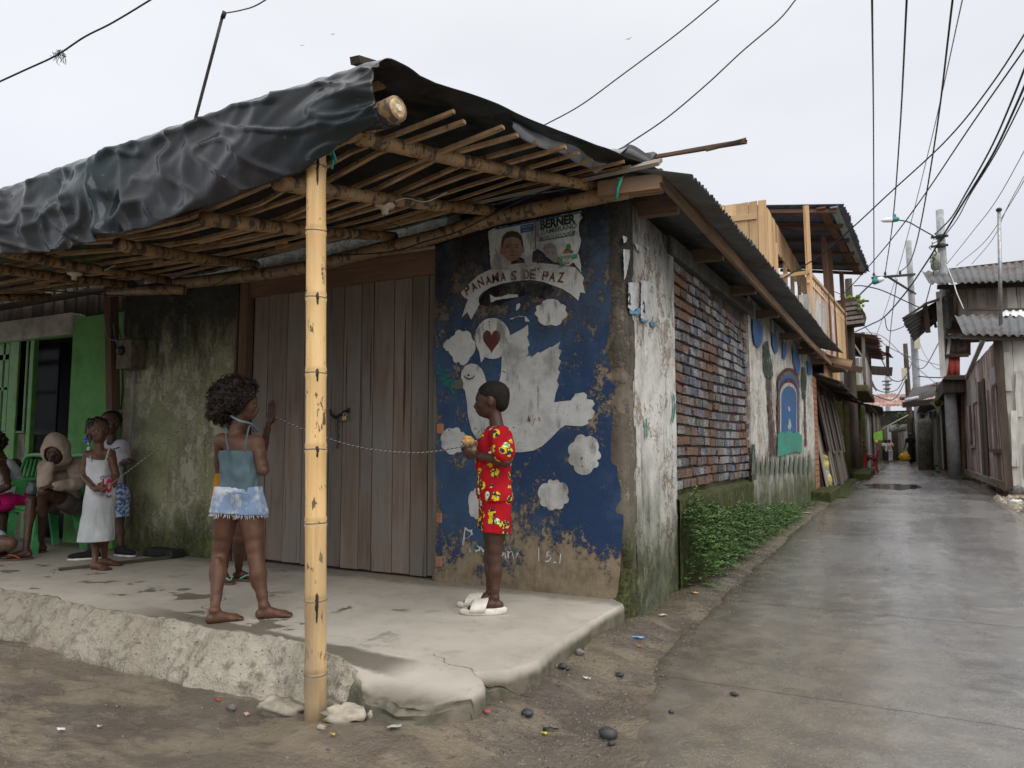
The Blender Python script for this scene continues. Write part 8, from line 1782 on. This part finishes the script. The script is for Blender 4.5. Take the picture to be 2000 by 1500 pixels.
for px, py, s_, lab in ((1886, 938, .35, 'small green plant at the foot of the pink plank house'), (1826, 918, .45, 'leafy plant at the verge before the dark shopfronts'), (1835, 925, .3, 'little weed beside the thick concrete pole'), (1242, 1158, .03, None), (492, 1356, .04, None)):
    b = ground_at(px, py); q = [(tuple(b), (r_.uniform(-1, 1), r_.uniform(-1, 1), r_.uniform(.4, 1.4)), s_ * r_.uniform(.5, 1)) for _ in range(16)]
    sprigs('weed_plant', q, None if lab else 'stuff', lab, 'plant' if lab else None, int(px))
# loose stones
def stone(px, py, rx, ry, rz, mat, lab, seed, name='stone', amp=.35, sink=.3, cat='stone'):
    p = ground_at(px, py); tag(MB().blob(p + Vector((0, 0, rz * (1 - sink))), (rx, ry, rz), 14, 10, amp, 2.2, seed).build(name, mat, None, True), lab, cat)
PB, RB = M['pebble'], M['rubble']; pale = plain('pale_stone', (.34, .30, .235), .85, .4, 8, bump=.012)
stone(548, 1392, .12, .060, .035, pale, 'flat pale stone lying just left of the bamboo post foot', 1, sink=.35, amp=.5); stone(674, 1408, .085, .055, .035, pale, 'pale stone just right of the bamboo post foot', 2, sink=.35, amp=.6)
stone(628, 1424, .020, .012, .010, pale, 'tiny ochre stone touching the foot of the bamboo post', 21)
stone(1188, 1441, .036, .027, .022, PB, 'smooth dark pebble, largest on the wet road', 3, amp=.15); stone(1194, 1456, .014, .012, .010, PB, 'small dark pebble touching the largest pebble', 4, amp=.15)
stone(1030, 1398, .026, .02, .015, PB, 'oval grey pebble between the slab tip and the largest pebble', 5, amp=.15); stone(1099, 1306, .022, .018, .014, PB, 'black pebble by the slab edge crack, left of a pair', 6, amp=.3); stone(1108, 1309, .014, .013, .011, PB, 'black pebble by the slab edge crack, right of a pair', 7, amp=.3)
stone(1132, 1278, .022, .018, .015, RB, 'grey lump of rubble in the mud strip beside the slab', 8); stone(1210, 1322, .02, .014, .012, PB, 'dark chip on the mud near the road edge', 9); stone(1434, 1358, .018, .010, .008, PB, 'dark chip on the brown part of the road', 10); stone(1311, 1393, .010, .009, .008, PB, 'tiny dark stone on the brown part of the road', 11)
stone(452, 1387, .022, .018, .015, RB, 'brown knob of rubble in front of the kerb', 12); stone(725, 1405, .018, .013, .02, pale, 'upright pale chip in front of the slab tip', 13)
def scrap(px, py, L, w_, col, lab, seed, ang=0.0, slab=False):
    p = at(px, py, z=.008) if slab else ground_at(px, py); r2 = random.Random(seed); vs, fs = [], []; ca, sa = math.cos(ang), math.sin(ang)
    for i in range(5):
        for j in range(3): x, y = (i / 4 - .5) * L, (j / 2 - .5) * w_ * (1 - .5 * abs(i - 2) / 2); vs.append(p + Vector((x * ca - y * sa, x * sa + y * ca, .008 + r2.uniform(0, .010))))
    for i in range(4):
        for j in range(2): fs.append((i * 3 + j, i * 3 + 3 + j, i * 3 + 4 + j, i * 3 + j + 1))
    o = MB().add(vs, fs).build('litter_scrap', plain('scrap', col, .5, .1, 30), None, True); o.modifiers.new('t', 'SOLIDIFY').thickness = .002; tag(o, lab, 'litter')
for a in [(1246, 1248, .07, .03, (.16, .32, .55), 'blue and white wrapper on the mud beside the road edge', 1, .2), (1250, 1266, .03, .015, (.45, .15, .08), 'small rust red scrap below the blue wrapper', 2, .1), (951, 1395, .035, .02, (.50, .08, .08), 'pink red scrap right of the slab tip', 3, -.3),
          (424, 1371, .035, .015, (.48, .03, .04), 'red scrap on the mud in front of the kerb', 4, 0), (482, 1400, .025, .02, (.5, .3, .25), 'pink and white scrap left of the flat pale stone', 5, .5), (119, 1430, .035, .018, (.6, .6, .6), 'white scrap at lower left of the mud', 6, .1),
          (194, 1423, .02, .012, (.35, .42, .4), 'pale grey scrap right of the white one', 7, .4), (650, 1440, .02, .015, (.55, .35, .08), 'orange scrap below the pale stone by the post', 8, 0), (770, 1425, .05, .03, (.45, .47, .42), 'crumpled clear wrapper in front of the slab tip', 9, .7), (1082, 1305, .03, .02, (.6, .55, .42), 'cream shell fragment by the slab edge', 10, .4), (1146, 1329, .035, .014, (.55, .52, .45), 'white crescent scrap on the mud strip', 11, 0),
          (1294, 1204, .05, .02, (.55, .52, .42), 'curled straw coloured scrap by the road edge', 12, .6), (1357, 1160, .05, .025, (.50, .33, .16), 'tan leaf on the road edge', 13, -.2), (1063, 1438, .02, .014, (.6, .5, .05), 'yellow scrap left of the largest pebble', 14, 0), (1076, 1430, .06, .015, (.03, .03, .03), 'black twig shaped scrap left of the largest pebble', 15, .5), (1262, 1183, .02, .015, (.5, .2, .06), 'orange chip beside the corner base', 16, 0)]: scrap(*a)
for k, (px, py) in enumerate([(1527, 1024), (1535, 1020), (1546, 1012), (1551, 1006), (1560, 1000), (1520, 1026), (1478, 1040), (1575, 1002)]):
    scrap(px, py, .14, .07, [(.15, .3, .5), (.6, .6, .58), (.65, .65, .62), (.6, .28, .04), (.5, .5, .48), (.55, .57, .6), (.5, .42, .3), (.4, .38, .3)][k], ['blue plastic bag scrap in the roadside litter', 'white bag crumpled beside the blue scrap', 'second white wrapper farther along the roadside litter', 'orange wrapper in the roadside litter', 'grey wrapper past the orange one', 'pale wrapper nearest in the roadside litter', 'straw coloured stick by the weeds', 'dull scrap farthest in the roadside litter'][k], k, .5 * k)
# grit
vs, fs = [], []; r_ = random.Random(5)
def grit(x, y, z, s_):
    i = len(vs); q = [(1, 0, 0), (-1, 0, 0), (0, 1, 0), (0, -1, 0), (0, 0, 1)]
    for v in q: vs.append((x + v[0] * s_ * r_.uniform(.6, 1.3), y + v[1] * s_ * r_.uniform(.6, 1.3), z + v[2] * s_ * r_.uniform(.5, 1)))
    fs.extend([(i, i + 2, i + 4), (i + 2, i + 1, i + 4), (i + 1, i + 3, i + 4), (i + 3, i, i + 4)])
for k in range(3600):
    if k % 2: x, y = r_.uniform(-6, -.3), r_.uniform(.9, 2.5)
    else: y = 2.3 + 5 * r_.random() ** 1.6; x = r_.uniform(-1.48, -.95)
    z = float(mud_z(x, y)) if x < float(road_l(y)) else float(road_z(y)) + .012 - .035 * float(sstep(2.6, 1.0, y)); grit(x, y, z, r_.choice([.003, .004, .005, .009]))
obj('gravel', mesh_of('gravel', vs, fs, plain('grit', (.13, .115, .095), .8, .5, 60), False), None, None, 'stuff')
vs, fs = [], []
for k in range(900):
    y = r_.uniform(11, 17.4); x = float(road_r(y)) + r_.random() ** 1.3 * 2.4 + .02; grit(x, y, -.12 + r_.uniform(0, .10) * min(1, (x - float(road_r(y))) * 2), r_.choice([.02, .03, .05, .08]))
obj('rubble_heap', mesh_of('rubble_heap', vs, fs, [pale], False), None, None, 'stuff')
for k, (px, py, c_) in enumerate([(1975, 968, (.45, .43, .4)), (1985, 985, (.62, .6, .58)), (1993, 975, (.30, .16, .09)), (1965, 958, (.3, .28, .25))]): stone(px, py, .12, .09, .05, plain('debris', c_, .8, .3, 9), ['grey debris lump on the rubble at the right verge', 'white debris lump on the rubble at the right verge', 'rust brown debris lump on the rubble at the right verge', 'small grey debris lump nearest the pink house'][k], 40 + k, 'debris', .5)
# footing slabs of the left row, and a puddle
MB().box((-1.35, 15.6, -.3), (-.95, 19.6, -.055)).build('doorstep', M['moss_base'], lean_h, bevel=.02); MB().box((-1.3, 24.2, -.3), (-.85, 30, .12)).build('doorstep', M['moss_base'], moss_h, bevel=.03)
wat = NT('puddle_water', .08, .6); wat.col((.07, .066, .06)); wat.bump(wat.noise(8, 2, .5), .001, .3)
c = at(1745, 950, z=-.085); P = [c + Vector((math.cos(t) * .62 * (1 + .35 * mnoise.noise(Vector((math.cos(t) * 2, math.sin(t) * 2, 1)))), math.sin(t) * 1.5 * (1 + .4 * mnoise.noise(Vector((math.cos(t) * 2, math.sin(t) * 2, 7)))), 0)) for t in [i * 2 * math.pi / 48 for i in range(48)]]
for q in P: q.z = -.0835
obj('puddle', mesh_of('puddle', P, [tuple(range(48))], wat.m), kind='structure')
# sack standing in a bucket by the brick pier
MB().box((-1.46, 14.3, -.3), (-1.12, 16.6, .098)).build('plinth', M['moss_base'], house, bevel=.02)
b = at(1604, 948, z=.10); bu = thing('rubbish_sack', tuple(b), 'yellow woven sack slumped in a pale blue and white bucket by the brick pier', 'sack')
MB().tube([b, b + UPZ * .02, b + UPZ * .27, b + UPZ * .30], [.125, .13, .15, .155], 18).build('bucket', flat_print('bucket_print', (.50, .56, .62), .0, c2=(.20, .34, .50)), bu, True)
def crump(P):
    out = P.copy(); c = P.mean(0)
    for i, q in enumerate(P): d = (q - c) / (np.linalg.norm(q - c) + 1e-6); out[i] += d * .03 * mnoise.noise(Vector(q * 12)) + d * .012 * mnoise.noise(Vector(q * 34))
    return out
P_, Q_ = sdf_mesh([('e', tuple(b + UPZ * .40), (.165, .165, .17), None), ('e', tuple(b + UPZ * .56 + Vector((.02, 0, 0))), (.13, .14, .07), None), ('e', tuple(b + Vector((.14, .03, .12))), (.07, .09, .13), None)], .014, .04); skin_mesh('sack', P_, Q_, cloth_mat('yellow_weave', (.46, .40, .14), .3, (1, 1, 1)), bu, crump)
cr_ = at(1704, 926, z=-.09); plastic_chair((cr_.x - .1, 31.4, -.09), R(88), RPl, 'red plastic chair standing at the left edge of the alley', 1.0)

# people far down the alley
def far_person(px, py, hgt, lab, shirt, trousers, pose='stand', face=-FWD, z=-.1, skinm=None, bag=None, vox=.014):
    g = at(px, py, z=z); t = thing('person', tuple(g), lab, 'person'); s = hgt / 1.25; sk = skinm or S3; W = lambda x, y, zz: g + RTV * x * hgt + Vector(face) * y * hgt + UPZ * zz * hgt
    hc = W(.0, .03, .93); hp, hx = head_prims(hc, face, UPZ, .95 * hgt / 1.45 * 1.0); s1, s2 = W(-.115, 0, .80), W(.115, 0, .80); h1, h2 = W(-.05, 0, .50), W(.05, 0, .50); tp, _ = torso_prims(s1, s2, h1, h2, face, s * .95)
    step = .06 if pose == 'walk' else .0
    k1, k2 = W(-.055, step, .27), W(.055, -step * .3, .27); a1, a2 = W(-.055, step * .7, .04), W(.06, -step * 1.6, .05)
    if pose == 'walk': e1, w1, e2, w2 = W(-.17, .0, .66), W(-.24, .04, .53), W(.18, -.02, .68), W(.29, -.02, .56)
    else: e1, w1, e2, w2 = W(-.15, .0, .64), W(-.13, .06, .50), W(.15, .0, .64), W(.12, .08, .52)
    b = hp + tp + [(tuple(W(0, 0, .82)), tuple(hc), .04 * s, .038 * s)] + arm_prims(s1, e1, w1, s) + arm_prims(s2, e2, w2, s) + hand_prims(w1, w1 - e1, face, s, .3) + hand_prims(w2, w2 - e2, face, s, .3) + leg_prims(h1, k1, a1, s * .95) + leg_prims(h2, k2, a2, s * .95) + foot_prims(a1, face, s, g.z) + foot_prims(a2, face, s, g.z)
    skin_mesh('body', *sdf_mesh(b, vox * .8, .02), sk, t)
    P_, Q_ = sdf_mesh(tp + [(tuple(s1), tuple(s1.lerp(e1, .4)), .05 * s, .05 * s), (tuple(s2), tuple(s2.lerp(e2, .4)), .05 * s, .05 * s)], vox, .02, cuts=(((0, 0, -1), tuple(W(0, 0, .47))),), off=.02); skin_mesh('shirt', P_, Q_, shirt, t, wrinkle(.012, 9, 1))
    P_, Q_ = sdf_mesh([(tuple(h1), tuple(k1), .08 * s, .06 * s), (tuple(k1), tuple(a1), .06 * s, .05 * s), (tuple(h2), tuple(k2), .08 * s, .06 * s), (tuple(k2), tuple(a2), .06 * s, .05 * s)], vox, .03, cuts=(((0, 0, -1), tuple(W(0, 0, .08))),), off=.012); skin_mesh('trousers', P_, Q_, trousers, t, wrinkle(.012, 9, 3))
    P_, Q_ = sdf_mesh([('e', tuple(hc + UPZ * .04 - Vector(face) * .02), (.085 * s, .09 * s, .08 * s), None)], vox, .01); skin_mesh('hair', P_, Q_, HAIR, t); return t, w1
t, w1 = far_person(1781, 907, 1.74, 'woman in black dress walking down the alley, one arm out', cloth_mat('black_cloth', (.015, .015, .018)), cloth_mat('black_skirt', (.015, .015, .018)), 'walk')
b = at(1768, 893, z=None, y=at(1781, 907, z=-.1).y - .1); P_, Q_ = sdf_mesh([('e', tuple(b), (.33, .2, .24), None), ('e', tuple(b + UPZ * .22), (.12, .1, .12), None)], .02, .05)
yb_ = thing('shopping_bag', tuple(b), 'bulging orange yellow bag carried by the woman in black', 'bag'); skin_mesh('bag', P_, Q_, plain('yellow_plastic', (.62, .33, .02), .45, .25, 5), yb_, crump); MB().tube([b + UPZ * .2, Vector(w1)], .02, 5).build('handle', plain('yellow_handle', (.62, .33, .02)), yb_)
far_person(1731, 903, 1.42, 'far child in white shirt and dark trousers, left of a pair', cloth_mat('far_white', (.5, .5, .5)), cloth_mat('far_dark', (.03, .03, .04)), face=RTV * .8 - FWD * .4); far_person(1739, 903, 1.42, 'far child in pink shirt and pale skirt, right of a pair', cloth_mat('far_pink', (.5, .28, .28)), cloth_mat('far_pale', (.45, .45, .5)), face=-RTV * .8 - FWD * .4)
# someone sitting at the doorway with legs stretched to the red chair
ps = thing('person', (-1.15, 31.6, -.1), 'person sitting in a left doorway, legs stretched over the red chair', 'person'); q = px_fn(31.6)
hcx = q(1684, 866); hpx, _ = head_prims(hcx, RTV, UPZ, 1.1); b = hpx + [(tuple(q(1683, 872)), tuple(q(1682, 893)), .15, .17)] + leg_prims(q(1683, 896), q(1698, 893), q(1708, 899), 1.3) + arm_prims(q(1686, 875), q(1690, 884), q(1694, 878), 1.2) + foot_prims(q(1708, 899), RTV, 1.2, q(1708, 901).z) + [('e', tuple(q(1710, 898)), (.06, .06, .09), None)]
skin_mesh('body', *sdf_mesh(b, .014, .03), S2, ps); P_, Q_ = sdf_mesh([(tuple(q(1683, 896)), tuple(q(1692, 894)), .15, .12), (tuple(q(1683, 880)), tuple(q(1682, 896)), .15, .17)], .016, .03, off=.02); skin_mesh('clothes', P_, Q_, cloth_mat('brown_cloth', (.10, .06, .05)), ps)
P_, Q_ = sdf_mesh([('e', tuple(hcx + UPZ * .04 - RTV * .02), (.10, .10, .09), None)], .014, .01); skin_mesh('hair', P_, Q_, HAIR, ps)
# things seen only as glimpses in the alley
tag(MB().tube([at(1770, 775, y=40), at(1770, 781, y=40)], [.3, .3], 10).build('water_tank', M['roof_metal'], None, True), 'small tin drum under the shop awning', 'drum')
vine = []
for k in range(150): c_ = at(1757 + r_.uniform(-10, 12), 822 + r_.uniform(-16, 20), y=56); vine.append((tuple(c_), (r_.uniform(-1, 1), r_.uniform(-1, 0), r_.uniform(-1, .6)), r_.uniform(.25, .55)))
sprigs('hanging_plant', vine, None, 'yellow green plant hanging under the dark sheet at the alley end', 'plant', 9)
